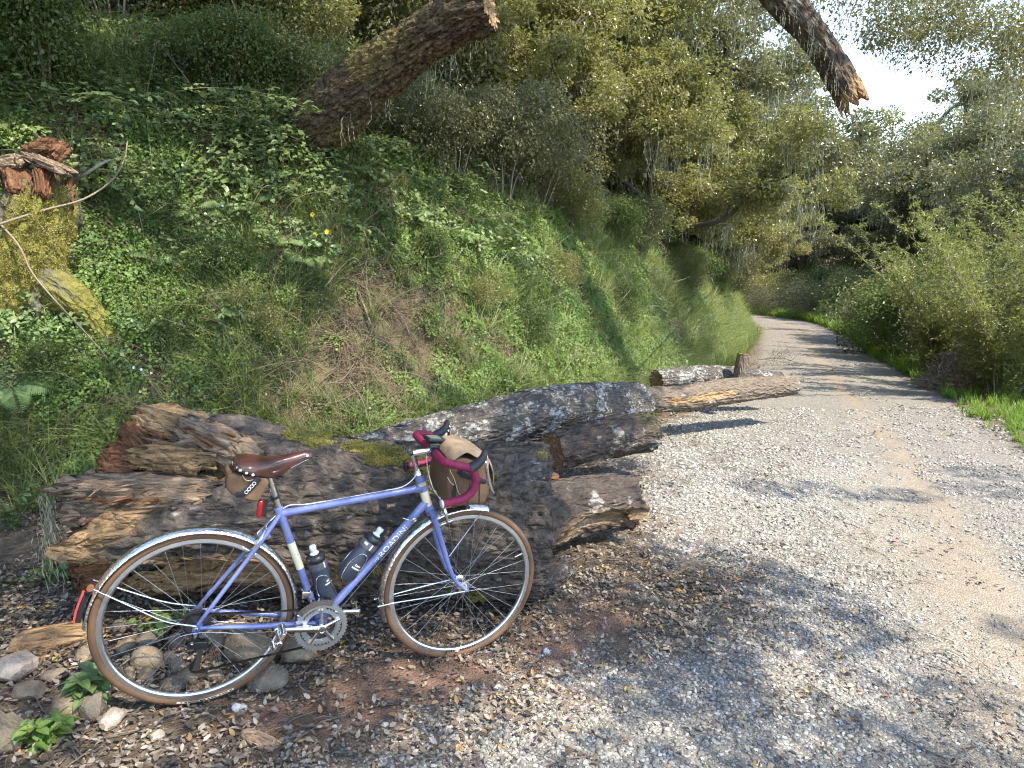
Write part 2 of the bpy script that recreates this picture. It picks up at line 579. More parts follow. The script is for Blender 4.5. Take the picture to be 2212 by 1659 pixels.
def soil_mask(x, y):
    x = np.asarray(x, float); y = np.asarray(y, float)
    g = lambda px, py, sx, sy: np.exp(-((x - px) / sx) ** 2 - ((y - py) / sy) ** 2)
    s = g(-0.75, 2.16, 0.33, 0.15) + g(-0.42, 2.42, 0.25, 0.14) + 0.9 * g(0.16, 2.72, 0.3, 0.16) + 0.9 * g(0.46, 3.05, 0.20, 0.18) + 0.5 * g(1.1, 4.35, 0.4, 0.22) + 0.8 * g(-0.15, 2.5, 0.2, 0.1) + 0.6 * g(0.25, 2.35, 0.12, 0.08)
    return np.clip(s * (1.0 + 0.9 * n2(x, y, 3.0, 41)), 0, 1)

def tan_mask(x, y):
    rd, _ = poly_dist(x, y, ROADC)
    return np.clip(np.exp(-((rd + 0.0 + 0.08 * n2(x, y, 0.8, 51)) / 0.16) ** 2) + 0.75 * np.exp(-((rd - 0.42 + 0.2 * n2(x, y, 0.6, 52)) / 0.30) ** 2) * sstep(7.5, 3.5, y), 0, 1)

def make_ground_mat():
    t = NT('ground_soil_and_gravel')
    p = t.pos()
    ag, as_, at_, ab = t.attr('gravel'), t.attr('soil'), t.attr('dust'), t.attr('bank')
    warp = t.mix(0.02, p, t.noise(6, 2, p, out='Color'), 'ADD')
    cell = t.n('TexVoronoi', _feature='F1', Scale=95.0, Vector=warp)
    gv = t.n('SeparateColor', Color=cell.outputs['Color']).outputs[0]
    stone = t.ramp(gv, [(0.0, (0.12, 0.11, 0.096)), (0.35, (0.195, 0.18, 0.157)), (0.7, (0.27, 0.25, 0.215)), (1.0, (0.42, 0.39, 0.34))])
    gap = t.math('GREATER_THAN', cell.outputs['Distance'], 0.55)
    grav = t.mix(t.math('MULTIPLY', gap, 0.35), stone, (0.16, 0.13, 0.10))
    litter = t.ramp(t.noise(22, 5, p), [(0.3, (0.060, 0.043, 0.030)), (0.5, (0.115, 0.085, 0.058)), (0.7, (0.18, 0.14, 0.10))])
    earth = t.ramp(t.noise(9, 5, p), [(0.3, (0.125, 0.070, 0.046)), (0.7, (0.235, 0.145, 0.098))])
    dust = t.ramp(t.noise(30, 4, p), [(0.3, (0.235, 0.18, 0.12)), (0.7, (0.33, 0.26, 0.18))])
    bank = t.ramp(t.noise(4, 6, p), [(0.25, (0.055, 0.042, 0.024)), (0.45, (0.105, 0.075, 0.042)), (0.6, (0.095, 0.088, 0.040)), (0.75, (0.17, 0.12, 0.07))])
    nz = t.noise(14, 5, p)
    gm = t.math('ADD', t.math('MULTIPLY', t.math('SUBTRACT', nz, 0.5), 1.0), ag, True)
    gm = t.math('SMOOTH_MIN', gm, 1.0)
    c = t.mix(gm, litter, grav)
    sm = t.math('MULTIPLY', t.math('ADD', t.math('MULTIPLY', t.math('SUBTRACT', nz, 0.5), 0.9), as_, True), 0.95)
    c = t.mix(sm, c, earth)
    dm = t.math('MULTIPLY', at_, t.math('ADD', 0.25, t.math('MULTIPLY', t.noise(3.0, 5, p), 0.6)))
    c = t.mix(dm, c, dust)
    c = t.mix(ab, c, bank)
    rm = t.noise(0.75, 4, p)
    c = t.mix(t.math('MULTIPLY', t.math('GREATER_THAN', t.math('ADD', rm, t.math('MULTIPLY', nz, 0.25)), 0.66), t.math('MULTIPLY', ab, 0.7)), c, (0.15, 0.080, 0.048))
    h = t.math('ADD', t.math('MULTIPLY', t.math('SUBTRACT', 0.6, cell.outputs['Distance']), 1.0), t.math('MULTIPLY', nz, 0.6))
    nr = t.bump(h, 0.75, 0.008)
    return t.done(t.bsdf(c, 0.9, 0, nr, 0.2))

GROUND_MAT = make_ground_mat()

def axis_coords(spec):
    out = []
    for a, b, st in spec:
        n = max(1, int(round((b - a) / st)))
        out.append(np.linspace(a, b, n, endpoint=False))
    return np.concatenate(out + [[spec[-1][1]]])

gx = axis_coords([(-300, -60, 30), (-60, -20, 4), (-20, -7, 0.6), (-7, -4, 0.1), (-4, 5, 0.055), (5, 9, 0.1), (9, 20, 0.35), (20, 60, 3), (60, 300, 30)])
gy = axis_coords([(-200, -20, 30), (-20, -2, 2), (-2, 1.2, 0.2), (1.2, 7.5, 0.055), (7.5, 12, 0.09), (12, 30, 0.25), (30, 60, 0.8), (60, 120, 6), (120, 600, 48)])
GX, GY = np.meshgrid(gx, gy, indexing='ij')
GZ = hz(GX, GY)
nu, nv = GX.shape
V = np.stack([GX, GY, GZ], -1).reshape(-1, 3)
F = grid_faces(nu, nv)
fc = V[F].mean(1)
fd, farc = poly_dist(fc[:, 0], fc[:, 1], FOOT)
rd, _ = poly_dist(fc[:, 0], fc[:, 1], ROADC)
isb = fd > 0
isr = (~isb) & (np.abs(rd) < ROADW)
dv, _ = poly_dist(V[:, 0], V[:, 1], FOOT)
ATT = dict(gravel=gravel_mask(V[:, 0], V[:, 1]), soil=soil_mask(V[:, 0], V[:, 1]), dust=tan_mask(V[:, 0], V[:, 1]), bank=np.maximum(sstep(-0.2, 0.25, dv), sstep(-ROADW - 0.4, -ROADW - 1.2, poly_dist(V[:, 0], V[:, 1], ROADC)[0])))
for nm, sel in (('bank', isb), ('road', isr), ('ground', ~isb & ~isr)):
    f = F[sel]
    u, inv = np.unique(f, return_inverse=True)
    me = mesh_np(nm, V[u], inv.reshape(-1, 4), GROUND_MAT)
    for k, a in ATT.items():
        fattr(me, k, a[u])
    o = obj(nm, me)
    tag(o, {'bank': 'steep earth bank rising on the left of the track', 'road': 'gravel track running downhill to the right', 'ground': 'stony ground and verge beside the gravel track'}[nm], kind='structure')
    o['category'] = {'bank': 'bank', 'road': 'road', 'ground': 'ground'}[nm]

# ------------------------------------------------------------------ stones of the gravel
def ico(sub):
    bm = bmesh.new()
    bmesh.ops.create_icosphere(bm, subdivisions=sub, radius=1.0)
    v = np.array([x.co[:] for x in bm.verts]); f = np.array([[y.index for y in x.verts] for x in bm.faces])
    bm.free()
    return v, f

ICO1, ICO2, ICO3 = ico(1), ico(2), ico(3)

def rock_geo(base, sx, sy, sz, rough, seed, facets=7):
    v, f = base
    g = np.random.default_rng(seed)
    p = v.copy()
    for k in range(facets):                                   # a few flattened sides
        d = rand_dirs(1, g)[0]; h = g.uniform(0.62, 0.9)
        e = p @ d
        p = p - np.maximum(e - h, 0)[:, None] * d * 0.85
    p = p * (1 + rough * fbm(v * 1.7 + seed * 3.1, 3, seed))[:, None]
    return p * np.array([sx, sy, sz]), f

def stone_mat():
    t = NT('gravel_stone')
    r = t.n('NewGeometry').outputs['Random Per Island']
    oi = t.n('ObjectInfo').outputs['Random']
    f = t.math('FRACT', t.math('ADD', r, t.math('MULTIPLY', oi, 3.7)))
    c = t.ramp(f, [(0.0, (0.10, 0.094, 0.083)), (0.25, (0.19, 0.178, 0.157)), (0.55, (0.275, 0.258, 0.225)), (0.8, (0.37, 0.35, 0.31)), (0.94, (0.60, 0.58, 0.54)), (1.0, (0.22, 0.165, 0.115))])
    nz = t.noise(60, 3, t.objc())
    c = t.mix(t.math('MULTIPLY', nz, 0.45), c, (0.24, 0.215, 0.18))
    return t.done(t.bsdf(c, 0.85, 0, t.bump(nz, 0.3, 0.002), 0.25))

STONE = stone_mat()
def pebble_cluster(seed, n, rad, rmin, rmax):
    g = np.random.default_rng(seed)
    Vs, Fs, k = [], [], 0
    for i in range(n):
        s = rmin + (rmax - rmin) * g.random() ** 2.2
        v, f = rock_geo(ICO1, s * g.uniform(0.9, 1.5), s * g.uniform(0.75, 1.1), s * g.uniform(0.5, 0.85), 0.12, seed * 100 + i, 4)
        a = g.uniform(0, 2 * PI); c, sn = math.cos(a), math.sin(a)
        v = np.stack([v[:, 0] * c - v[:, 1] * sn, v[:, 0] * sn + v[:, 1] * c, v[:, 2]], 1)
        q = rad * math.sqrt(g.random()); b = g.uniform(0, 2 * PI)
        v = v + np.array([q * math.cos(b), q * math.sin(b), s * g.uniform(-0.15, 0.35)])
        Vs.append(v); Fs.append(f + k); k += len(v)
    return mesh_np('pebble_cluster', np.vstack(Vs), np.vstack(Fs), STONE, True, R(45))

peb = [pebble_cluster(100 + i, 20, 0.055, 0.0026, 0.0105) for i in range(9)]
def sample_area(x0, x1, y0, y1, n, dens):
    x = rng.uniform(x0, x1, n); y = rng.uniform(y0, y1, n)
    k = rng.random(n) < dens(x, y)
    return x[k], y[k]

def peb_density(x, y):
    m = gravel_mask(x, y)
    tn = tan_mask(x, y)
    s = soil_mask(x, y)
    rd, _ = poly_dist(x, y, ROADC)
    pack = np.where((rd < ROADW) & (rd > -ROADW), 0.30 + 0.5 * sstep(0.5, 1.1, rd), 1.0)     # packed wheel track
    return np.clip((0.05 + m) * (1 - 0.6 * tn) * (1 - 0.88 * s) * pack * (0.65 + 0.7 * (n2(x, y, 1.8, 61) > -0.25)), 0, 1)

def in_view(x, y, m=0.35):
    return (np.abs(x) < 0.75 * y + m + 0.5) & (y > 1.35)

pts = []
for (x0, x1, y0, y1, per, sc) in ((-2.4, 3.6, 1.4, 3.4, 460, 1.0), (-1.0, 5.0, 3.4, 5.6, 230, 1.25), (0.5, 7.0, 5.6, 9.5, 110, 1.6)):
    n = int((x1 - x0) * (y1 - y0) * per)
    x, y = sample_area(x0, x1, y0, y1, n, lambda a, b: peb_density(a, b) * in_view(a, b))
    pts.append(np.stack([x, y, np.full_like(x, sc)], 1))
pts = np.vstack(pts)
x, y = pts[:, 0], pts[:, 1]
z = gz(x, y)
nrm = terrain_normal(gz, x, y)
o = scatter('gravel', np.stack([x, y, z], 1), align_rot(nrm, rng.uniform(0, 6.28, len(x))), pts[:, 2] * rng.uniform(0.75, 1.35, len(x)), rng.integers(0, len(peb), len(x)), peb)
tag(o, 'loose pale grey gravel covering the track and its shoulder', 'gravel', kind='stuff')

# ------------------------------------------------------------------ leaf litter
def litter_mat():
    t = NT('dry_leaf')
    r = t.n('NewGeometry').outputs['Random Per Island']
    oi = t.n('ObjectInfo').outputs['Random']
    f = t.math('FRACT', t.math('ADD', r, t.math('MULTIPLY', oi, 5.3)))
    c = t.ramp(f, [(0.0, (0.065, 0.046, 0.032)), (0.3, (0.135, 0.103, 0.075)), (0.6, (0.205, 0.165, 0.125)), (0.88, (0.32, 0.275, 0.22)), (0.98, (0.30, 0.17, 0.06)), (1.0, (0.42, 0.33, 0.06))])
    return t.done(t.bsdf(c, 0.75, 0, None, 0.25))
LITTER = litter_mat()
def litter_cluster(seed, n=12, rad=0.09):
    g = np.random.default_rng(seed)
    q = rad * np.sqrt(g.random(n)); b = g.uniform(0, 2 * PI, n)
    pos = np.stack([q * np.cos(b), q * np.sin(b), g.uniform(0.002, 0.018, n)], 1)
    a = g.uniform(0, 2 * PI, n)
    fwd = np.stack([np.cos(a), np.sin(a), g.normal(0, 0.22, n)], 1)
    up = np.stack([g.normal(0, 0.4, n), g.normal(0, 0.4, n), np.ones(n)], 1)
    L = g.uniform(0.010, 0.034, n)
    V, T = leaf_geo(pos, fwd, up, L, L * g.uniform(0.4, 0.6, n), 'hex', g.uniform(-0.1, 0.35), g.uniform(-0.35, 0.35))
    return mesh_np('leaf_cluster', V, T, LITTER, True)
lit = [litter_cluster(200 + i) for i in range(8)]
def lit_density(x, y):
    fd, _ = poly_dist(x, y, FOOT)
    m = gravel_mask(x, y)
    near = 2.2 * np.exp(-((x + 1.0) / 0.8) ** 2 - ((y - 1.75) / 0.45) ** 2)
    rd, _ = poly_dist(x, y, ROADC)
    return np.clip((1.0 - 0.93 * m) * (1 - 0.75 * soil_mask(x, y)) * np.where(rd > -ROADW - 0.3, 1, 0) + 0.22 * near + np.where(rd < ROADW + 0.5, 0.008, 0.03) + 0.06 * sstep(0.1, 0.5, n2(x, y, 2.2, 71)) * (rd > ROADW + 0.3), 0, 1) * (fd < 0.35)
pts = []
for (x0, x1, y0, y1, per, sc) in ((-2.6, 2.0, 1.4, 3.6, 330, 1.0), (-4.2, 3.0, 3.6, 7.0, 120, 1.15), (0.0, 6.5, 7.0, 15, 26, 1.7)):
    n = int((x1 - x0) * (y1 - y0) * per)
    x, y = sample_area(x0, x1, y0, y1, n, lambda a, b: lit_density(a, b) * in_view(a, b, 0.6))
    pts.append(np.stack([x, y, np.full_like(x, sc)], 1))
pts = np.vstack(pts)
x, y = pts[:, 0], pts[:, 1]
o = scatter('leaf_litter', np.stack([x, y, hz(x, y) + 0.004], 1), align_rot(terrain_normal(hz, x, y), rng.uniform(0, 6.28, len(x))), pts[:, 2] * rng.uniform(0.8, 1.3, len(x)), rng.integers(0, len(lit), len(x)), lit)
tag(o, 'grey and tan dry oak leaves littering the ground round the logs', 'leaf litter', kind='stuff')

# bits of twig and bark on the ground
TWIG = plain('dry_twig', (0.16, 0.125, 0.095), 0.85, var=0.35, scale=20)
def twig_cluster(seed, n=5):
    g = np.random.default_rng(seed)
    m = MB()
    for i in range(n):
        p = np.array([g.uniform(-0.12, 0.12), g.uniform(-0.12, 0.12), 0.006])
        a = g.uniform(0, 2 * PI); L = g.uniform(0.04, 0.20)
        d = np.array([math.cos(a), math.sin(a), 0]); s = np.array([-d[1], d[0], 0])
        m.tube([p, p + d * L * 0.5 + s * L * g.uniform(-0.12, 0.12) + np.array([0, 0, g.uniform(0, 0.012)]), p + d * L], [0.0026, 0.002, 0.0012], 5)
    return m.mesh('twig_cluster', TWIG)
tw = [twig_cluster(300 + i) for i in range(6)]
x, y = sample_area(-2.6, 2.6, 1.4, 6.5, 620, lambda a, b: (0.25 + 0.6 * lit_density(a, b)) * in_view(a, b) * (poly_dist(a, b, FOOT)[0] < 0.2))
o = scatter('twigs', np.stack([x, y, gz(x, y) + 0.004], 1), align_rot(terrain_normal(gz, x, y), rng.uniform(0, 6.28, len(x))), rng.uniform(0.6, 1.2, len(x)), rng.integers(0, 6, len(x)), tw)
tag(o, 'thin dry twigs strewn among the stones and leaves', 'twigs', kind='stuff')
# ================================================================== logs, stump, rocks
def bark_mat(name, dark, light, lichen=0.0, moss=0.0, wood=(0.30, 0.19, 0.10), wood2=(0.13, 0.07, 0.04), cell=(6.5, 17.0), scale=1.0, lcol=(0.50, 0.50, 0.46), mcol=(0.20, 0.19, 0.045), lsize=3.2):
    t = NT(name)
    bk = t.n('Attribute', _attribute_name='bk').outputs['Vector']
    st = t.mapping(bk, (cell[0] * scale, cell[1] * scale, cell[1] * scale))
    v = t.n('TexVoronoi', _feature='DISTANCE_TO_EDGE', Scale=1.6, Vector=t.mix(0.22, st, t.noise(1.6, 4, st, out='Color'), 'ADD')).outputs['Distance']
    nz = t.noise(3.4, 6, st, 0.65)
    fine = t.noise(60 * scale, 4, bk, 0.7)
    c = t.ramp(nz, [(0.28, dark), (0.52, tuple((a + b) / 2 for a, b in zip(dark, light))), (0.72, light)])
    c = t.mix(t.math('MULTIPLY', fine, 0.35), c, tuple(x * 1.5 for x in light))
    if lichen > 0:
        l1 = t.noise(lsize, 6, bk, 0.62)
        l2 = t.noise(lsize * 6, 4, bk, 0.6)
        lf = t.math('ADD', t.math('MULTIPLY', l1, 0.5), t.math('MULTIPLY', l2, 0.5))
        th_ = 0.64 - 0.15 * lichen
        lf = t.math('MULTIPLY', t.math('SUBTRACT', lf, th_ - 0.03), 12.0, True)
        c = t.mix(t.math('MULTIPLY', lf, 0.72), c, t.mix(fine, tuple(x * 0.7 for x in lcol), lcol))
    wa = t.attr('wood')
    wn = t.noise(2.0, 6, t.mapping(bk, (2.2, 26, 26)), 0.7)
    wc = t.ramp(wn, [(0.25, wood2), (0.5, wood), (0.75, tuple(min(1, x * 1.9) for x in wood))])
    c = t.mix(wa, c, wc)
    ma = t.attr('moss')
    mn = t.noise(90, 4, bk, 0.7)
    c = t.mix(ma, c, t.ramp(mn, [(0.3, tuple(x * 0.45 for x in mcol)), (0.6, mcol), (0.8, tuple(min(1, x * 1.6) for x in mcol))]))
    h = t.math('ADD', t.math('MULTIPLY', t.math('MINIMUM', v, 0.35), 2.2), t.math('ADD', t.math('MULTIPLY', nz, 0.6), t.math('MULTIPLY', fine, 0.35)))
    b1 = t.bump(h, 1.0, 0.02)
    return t.done(t.bsdf(c, 0.9, 0, b1, 0.15))

BARK_BIG = bark_mat('weathered_oak_bark', (0.040, 0.034, 0.031), (0.155, 0.140, 0.128), 0.18)
BARK_LICHEN = bark_mat('lichen_covered_bark', (0.032, 0.026, 0.022), (0.125, 0.108, 0.092), 0.72, lcol=(0.50, 0.495, 0.45), lsize=5.0)
BARK_DARK = bark_mat('dark_bark', (0.025, 0.020, 0.017), (0.095, 0.075, 0.062), 0.35, lcol=(0.42, 0.41, 0.37))  # darkest bark tones among the logs
BARK_FAR = bark_mat('split_grey_bark', (0.06, 0.045, 0.032), (0.22, 0.175, 0.13), 0.25)
BARK_TREE = bark_mat('mossy_oak_bark', (0.032, 0.025, 0.018), (0.15, 0.115, 0.07), 0.0, mcol=(0.24, 0.205, 0.07), cell=(9.0, 13.0))
BARK_LIMB = bark_mat('dark_oak_limb', (0.030, 0.023, 0.018), (0.12, 0.092, 0.070), 0.4, lcol=(0.34, 0.35, 0.28))

def log_mesh(name, path, radii, seed, mat, n_len=120, n_ang=72, furrow=0.02, lump=0.07, end0=0.02, end1=0.02, rfun=None, efun=None, wfun=None, mfun=None, hollow=(0.02, 0.02), fs=(3.0, 14.0)):
    """swept log; theta=0 points up, pi/2 to the -Y side. wfun/mfun(theta, s01, P) give bare wood and moss"""
    P = catmull(path, 16)
    seg = np.linalg.norm(np.diff(P, axis=0), axis=1); arc = np.concatenate([[0], np.cumsum(seg)]); L = arc[-1]
    rad_k = np.interp(np.linspace(0, 1, len(P)), np.linspace(0, 1, len(radii)), radii)
    s = np.linspace(0, 1, n_len)
    th = np.linspace(0, 2 * PI, n_ang, endpoint=False)
    SS, TH = np.meshgrid(s, th, indexing='ij')
    ring = np.stack([np.cos(TH), np.sin(TH)], -1)
    nse = lambda a, b, o, sd: fbm(np.stack([SS * L * a, ring[..., 0] * b, ring[..., 1] * b], -1) + seed * 7.7, o, seed + sd)
    # jagged ends: length varies with the angle
    e0 = end0 * (0.5 + 0.5 * fbm(np.stack([0 * TH[0], ring[0, :, 0] * 3, ring[0, :, 1] * 3], -1) + seed, 4, seed + 5) * 2.2)
    e1 = end1 * (0.5 + 0.5 * fbm(np.stack([0 * TH[0] + 9, ring[0, :, 0] * 3, ring[0, :, 1] * 3], -1) + seed, 4, seed + 6) * 2.2)
    q = SS * L
    if efun is not None:
        q = SS * (L + efun(th)[None, :])
    q = np.clip(q, 0, None)
    w1 = np.clip((SS - 0.85) / 0.15, 0, 1); w0 = np.clip((0.15 - SS) / 0.15, 0, 1)
    q = q - e1[None, :] * w1 + e0[None, :] * w0
    ctr = np.stack([np.interp(q, arc, P[:, k]) for k in range(3)], -1)
    over = np.maximum(q - L, 0)[..., None]
    dend = (P[-1] - P[-2]) / np.linalg.norm(P[-1] - P[-2])
    ctr = ctr + over * dend
    T = np.gradient(P, axis=0); T /= np.linalg.norm(T, axis=1)[:, None]
    Tq = np.stack([np.interp(q, arc, T[:, k]) for k in range(3)], -1)
    up = np.array([0, 0, 1.0]) if abs(T[:, 2]).max() < 0.9 else np.array([0, -1.0, 0.2])
    U = up - Tq * (Tq @ up)[..., None]; U /= np.linalg.norm(U, axis=-1)[..., None]
    Wv = np.cross(Tq, U)
    if (Wv[..., 1].mean() > 0): Wv = -Wv
    rr = np.interp(np.clip(q / L, 0, 1), np.linspace(0, 1, len(P)), rad_k)
    k = 1 + lump * nse(1.2, 1.1, 3, 1)
    fur = np.abs(fbm(np.stack([SS * L * fs[0], ring[..., 0] * fs[1] * 0.5, ring[..., 1] * fs[1] * 0.5], -1) + seed, 4, seed + 2, 0.6))
    rr = rr * k - furrow * np.clip(1 - fur * 4.0, 0, 1) + furrow * 0.6 * nse(7, 7, 3, 3)
    if rfun is not None:
        rr = rfun(TH, SS, q, rr)
    X = ctr + rr[..., None] * (np.cos(TH)[..., None] * U + np.sin(TH)[..., None] * Wv)
    V = X.reshape(-1, 3)
    wood = np.zeros((n_len, n_ang)); moss = np.zeros((n_len, n_ang))
    if wfun is not None: wood = wfun(TH, SS, X)
    if mfun is not None: moss = mfun(TH, SS, X)
    BK = np.stack([q, rr * np.cos(TH), rr * np.sin(TH)], -1)
    Fs = [grid_faces(n_len, n_ang, wrap_v=True)]
    Vs = [V]; wd = [wood.ravel()]; ms = [moss.ravel()]; bks = [BK.reshape(-1, 3)]
    base = len(V)
    for row, dirn, hol in ((0, 1, hollow[0]), (n_len - 1, -1, hollow[1])):
        ringv = X[row]; c = ringv.mean(0); t_ = Tq[row].mean(0) * dirn
        prev = np.arange(n_ang) + row * n_ang
        for j, f in enumerate((0.93, 0.78, 0.55, 0.3, 0.1)):
            depth = hol * (1 - f) ** 0.7
            nz = fbm(np.stack([ring[row, :, 0] * 4 * f, ring[row, :, 1] * 4 * f, np.full(n_ang, j * 0.5)], -1) + seed * 2, 3, seed + 8)
            rv = c + (ringv - c) * f + t_ * (depth + hol * 0.5 * nz[:, None])
            Vs.append(rv); wd.append(np.full(n_ang, 1.0)); ms.append(np.zeros(n_ang))
            bks.append(BK[row] * np.array([1, f, f]))
            cur = np.arange(n_ang) + base
            a, b = prev, cur
            qd = np.stack([a, np.roll(a, -1), np.roll(b, -1), b], 1)
            Fs.append(qd if dirn < 0 else qd[:, ::-1])
            prev = cur; base += n_ang
        Vs.append(c[None] + t_ * hol); wd.append([1.0]); ms.append([0.0]); bks.append(BK[row].mean(0)[None])
        tr = np.stack([prev, np.roll(prev, -1), np.full(n_ang, base)], 1)
        Fs.append(tr if dirn < 0 else tr[:, ::-1]); base += 1
    quads = [f for f in Fs if f.shape[1] == 4]; tris = [f for f in Fs if f.shape[1] == 3]
    me = mesh_np(name, np.vstack(Vs), [np.vstack(quads), np.vstack(tris)], mat)
    fattr(me, 'wood', np.concatenate(wd)); fattr(me, 'moss', np.concatenate(ms))
    a = me.attributes.new('bk', 'FLOAT_VECTOR', 'POINT'); a.data.foreach_set('vector', np.vstack(bks).astype(np.float32).ravel())
    return me

def based(o_name, me, label, cat, group=None):
    """a thing whose origin sits at the middle of its footprint"""
    v = np.empty(len(me.vertices) * 3, np.float32); me.vertices.foreach_get('co', v); v = v.reshape(-1, 3)
    c = np.array([v[:, 0].mean(), v[:, 1].mean(), v[:, 2].min()])
    me.vertices.foreach_set('co', (v - c).astype(np.float32).ravel()); me.update()
    o = obj(o_name, me); o.location = c
    return tag(o, label, cat, group)

def shard(name, a, b, w, t, seed, mat, parent, wood=1.0, off=None):
    """splintered strip of wood from a to b"""
    a = np.asarray(a, float); b = np.asarray(b, float)
    g = np.random.default_rng(seed)
    u, v, d = frame_of(b - a)
    n, k = 44, 18
    L = np.linalg.norm(b - a)
    s = np.linspace(0, 1, n); th = np.linspace(0, 2 * PI, k, endpoint=False)
    V, B = [], []
    curve = g.normal(0, 0.05, 2)
    sg_, tg_ = np.meshgrid(s, th, indexing='ij')
    pn = np.stack([sg_ * L * 5.0, np.cos(tg_) * 2.2, np.sin(tg_) * 2.2 + seed * 3.3], -1)
    NZ = 1 + 0.75 * fbm(pn, 4, seed) + 0.30 * fbm(pn * np.array([0.5, 3.5, 3.5]), 3, seed + 1)
    TIP = 0.35 * fbm(np.stack([np.cos(th) * 2, np.sin(th) * 2, th * 0 + seed], -1), 3, seed + 2)
    for i, si in enumerate(s):
        taper = (1 - 0.85 * si ** g.uniform(1.2, 1.5)) * (0.85 + 0.15 * math.sin(9 * si + seed))
        for q in th:
            f = NZ[i, int(round(q / (2 * PI) * k)) % k]
            V.append(a + d * L * (si + TIP[int(round(q / (2 * PI) * k)) % k] * max(0.0, si - 0.5)) + u * (w * taper * f * math.cos(q) + curve[0] * L * si * si) + v * (t * taper * f * math.sin(q) + curve[1] * L * si * si))
            B.append((si * L, w * math.cos(q), t * math.sin(q)))
    m = MB(); m.add(V, grid_faces(n, k, wrap_v=True), ngons=[list(range(k))[::-1], [(n - 1) * k + i for i in range(k)]])
    me = m.mesh(name, mat, sharp=R(35))
    fattr(me, 'wood', np.full(len(V), wood)); fattr(me, 'moss', np.zeros(len(V)))
    at_ = me.attributes.new('bk', 'FLOAT_VECTOR', 'POINT'); at_.data.foreach_set('vector', np.array(B, np.float32).ravel())
    o = obj(name, me, parent)
    if off is not None: o.location = -Vector(off)
    return o

# ---- the big rotten log behind the bicycle
BLP = [(0.17, 3.27, 0.225), (-0.45, 3.20, 0.265), (-1.10, 3.12, 0.33), (-1.70, 3.05, 0.385)]
def big_r(TH, SS, q, rr):
    a = (TH + PI) % (2 * PI) - PI                               # -pi..pi, front is positive
    left = sstep(0.42, 0.75, SS)
    groove = np.exp(-((a - 1.98) / 0.24) ** 2) * left           # hollowed band under the shelf
    rr = rr - 0.15 * groove
    shelf = np.exp(-((a - 1.42) / 0.22) ** 2) * sstep(0.55, 0.85, SS)
    rr = rr + 0.07 * shelf
    dip = np.exp(-((a - 0.55) / 0.33) ** 2) * sstep(0.74, 0.9, SS)
    rr = rr - 0.15 * dip                                        # rotted pocket near the broken end
    rr = rr + 0.06 * np.exp(-((a + 0.1) / 0.35) ** 2) * np.exp(-((SS - 0.83) / 0.1) ** 2)
    und = np.exp(-((a - 2.5) / 0.3) ** 2) * sstep(0.2, 0.5, SS)
    rr = rr - 0.05 * und
    rough = sstep(0.7, 0.95, SS)
    rr = rr + rough * 0.05 * fbm(np.stack([q * 3.0, np.cos(TH) * 9, np.sin(TH) * 9], -1), 3, 77)
    return rr
def big_e(th):
    a = (th + PI) % (2 * PI) - PI
    return 0.30 * np.exp(-((a - 1.42) / 0.35) ** 2) + 0.12 * np.exp(-((a - 2.4) / 0.4) ** 2) - 0.10 * np.exp(-((a - 0.5) / 0.4) ** 2) + 0.10 * np.exp(-((a + 0.1) / 0.3) ** 2) + 0.05 * np.sin(th * 9) + 0.04 * np.sin(th * 17 + 1)
def big_w(TH, SS, X):
    a = (TH + PI) % (2 * PI) - PI
    nz = fbm(X * 3.2, 4, 91) * 0.55
    w = sstep(0.25, 0.6, np.exp(-((a - 1.95) / 0.36) ** 2) * sstep(0.38, 0.62, SS) + nz * 0.6)
    w = np.maximum(w, sstep(0.84, 0.93, SS + 0.06 * nz) * (a > -0.6))
    w = np.maximum(w, sstep(0.35, 0.6, np.exp(-((a - 0.55) / 0.34) ** 2) * sstep(0.74, 0.84, SS) + 0.4 * nz))
    return np.clip(w, 0, 1)
def big_m(TH, SS, X):
    a = (TH + PI) % (2 * PI) - PI
    c = np.interp(SS, [0.1, 0.3, 0.5, 0.68], [0.78, 0.55, 0.12, -0.15])
    m = np.exp(-((a - c) / 0.24) ** 2) * sstep(0.12, 0.22, SS) * sstep(0.74, 0.62, SS)
    return np.clip(sstep(0.40, 0.85, m + 0.95 * fbm(X * 6.0, 4, 93)), 0, 1) * 0.95
BIGLOG_MAT = bark_mat('rotten_log_bark', (0.036, 0.028, 0.023), (0.125, 0.103, 0.086), 0.10, wood=(0.27, 0.175, 0.09), wood2=(0.075, 0.042, 0.027), mcol=(0.30, 0.26, 0.07), cell=(9.0, 15.0))
me = log_mesh('rotten_log', BLP, [0.395, 0.405, 0.42, 0.43], 4, BIGLOG_MAT, 320, 190, 0.034, 0.13, 0.05, 0.20, big_r, big_e, big_w, big_m, (0.05, 0.30), fs=(4.5, 26.0))
_v = np.empty(len(me.vertices) * 3, np.float32); me.vertices.foreach_get('co', _v); _v = _v.reshape(-1, 3).copy()
_ms = np.empty(len(me.vertices), np.float32); me.attributes['moss'].data.foreach_get('value', _ms)
biglog = based('rotten_log', me, 'huge rotten split log with a broken left end behind the bicycle', 'log')
offb = biglog.location.copy()
WOODP = bark_mat('splintered_pale_wood', (0.12, 0.09, 0.07), (0.4, 0.34, 0.28), 0.0, wood=(0.215, 0.155, 0.105), wood2=(0.085, 0.056, 0.038))
WOODR = bark_mat('red_rotten_wood', (0.12, 0.09, 0.07), (0.4, 0.34, 0.28), 0.0, wood=(0.145, 0.070, 0.036), wood2=(0.05, 0.022, 0.014))
g = np.random.default_rng(5)
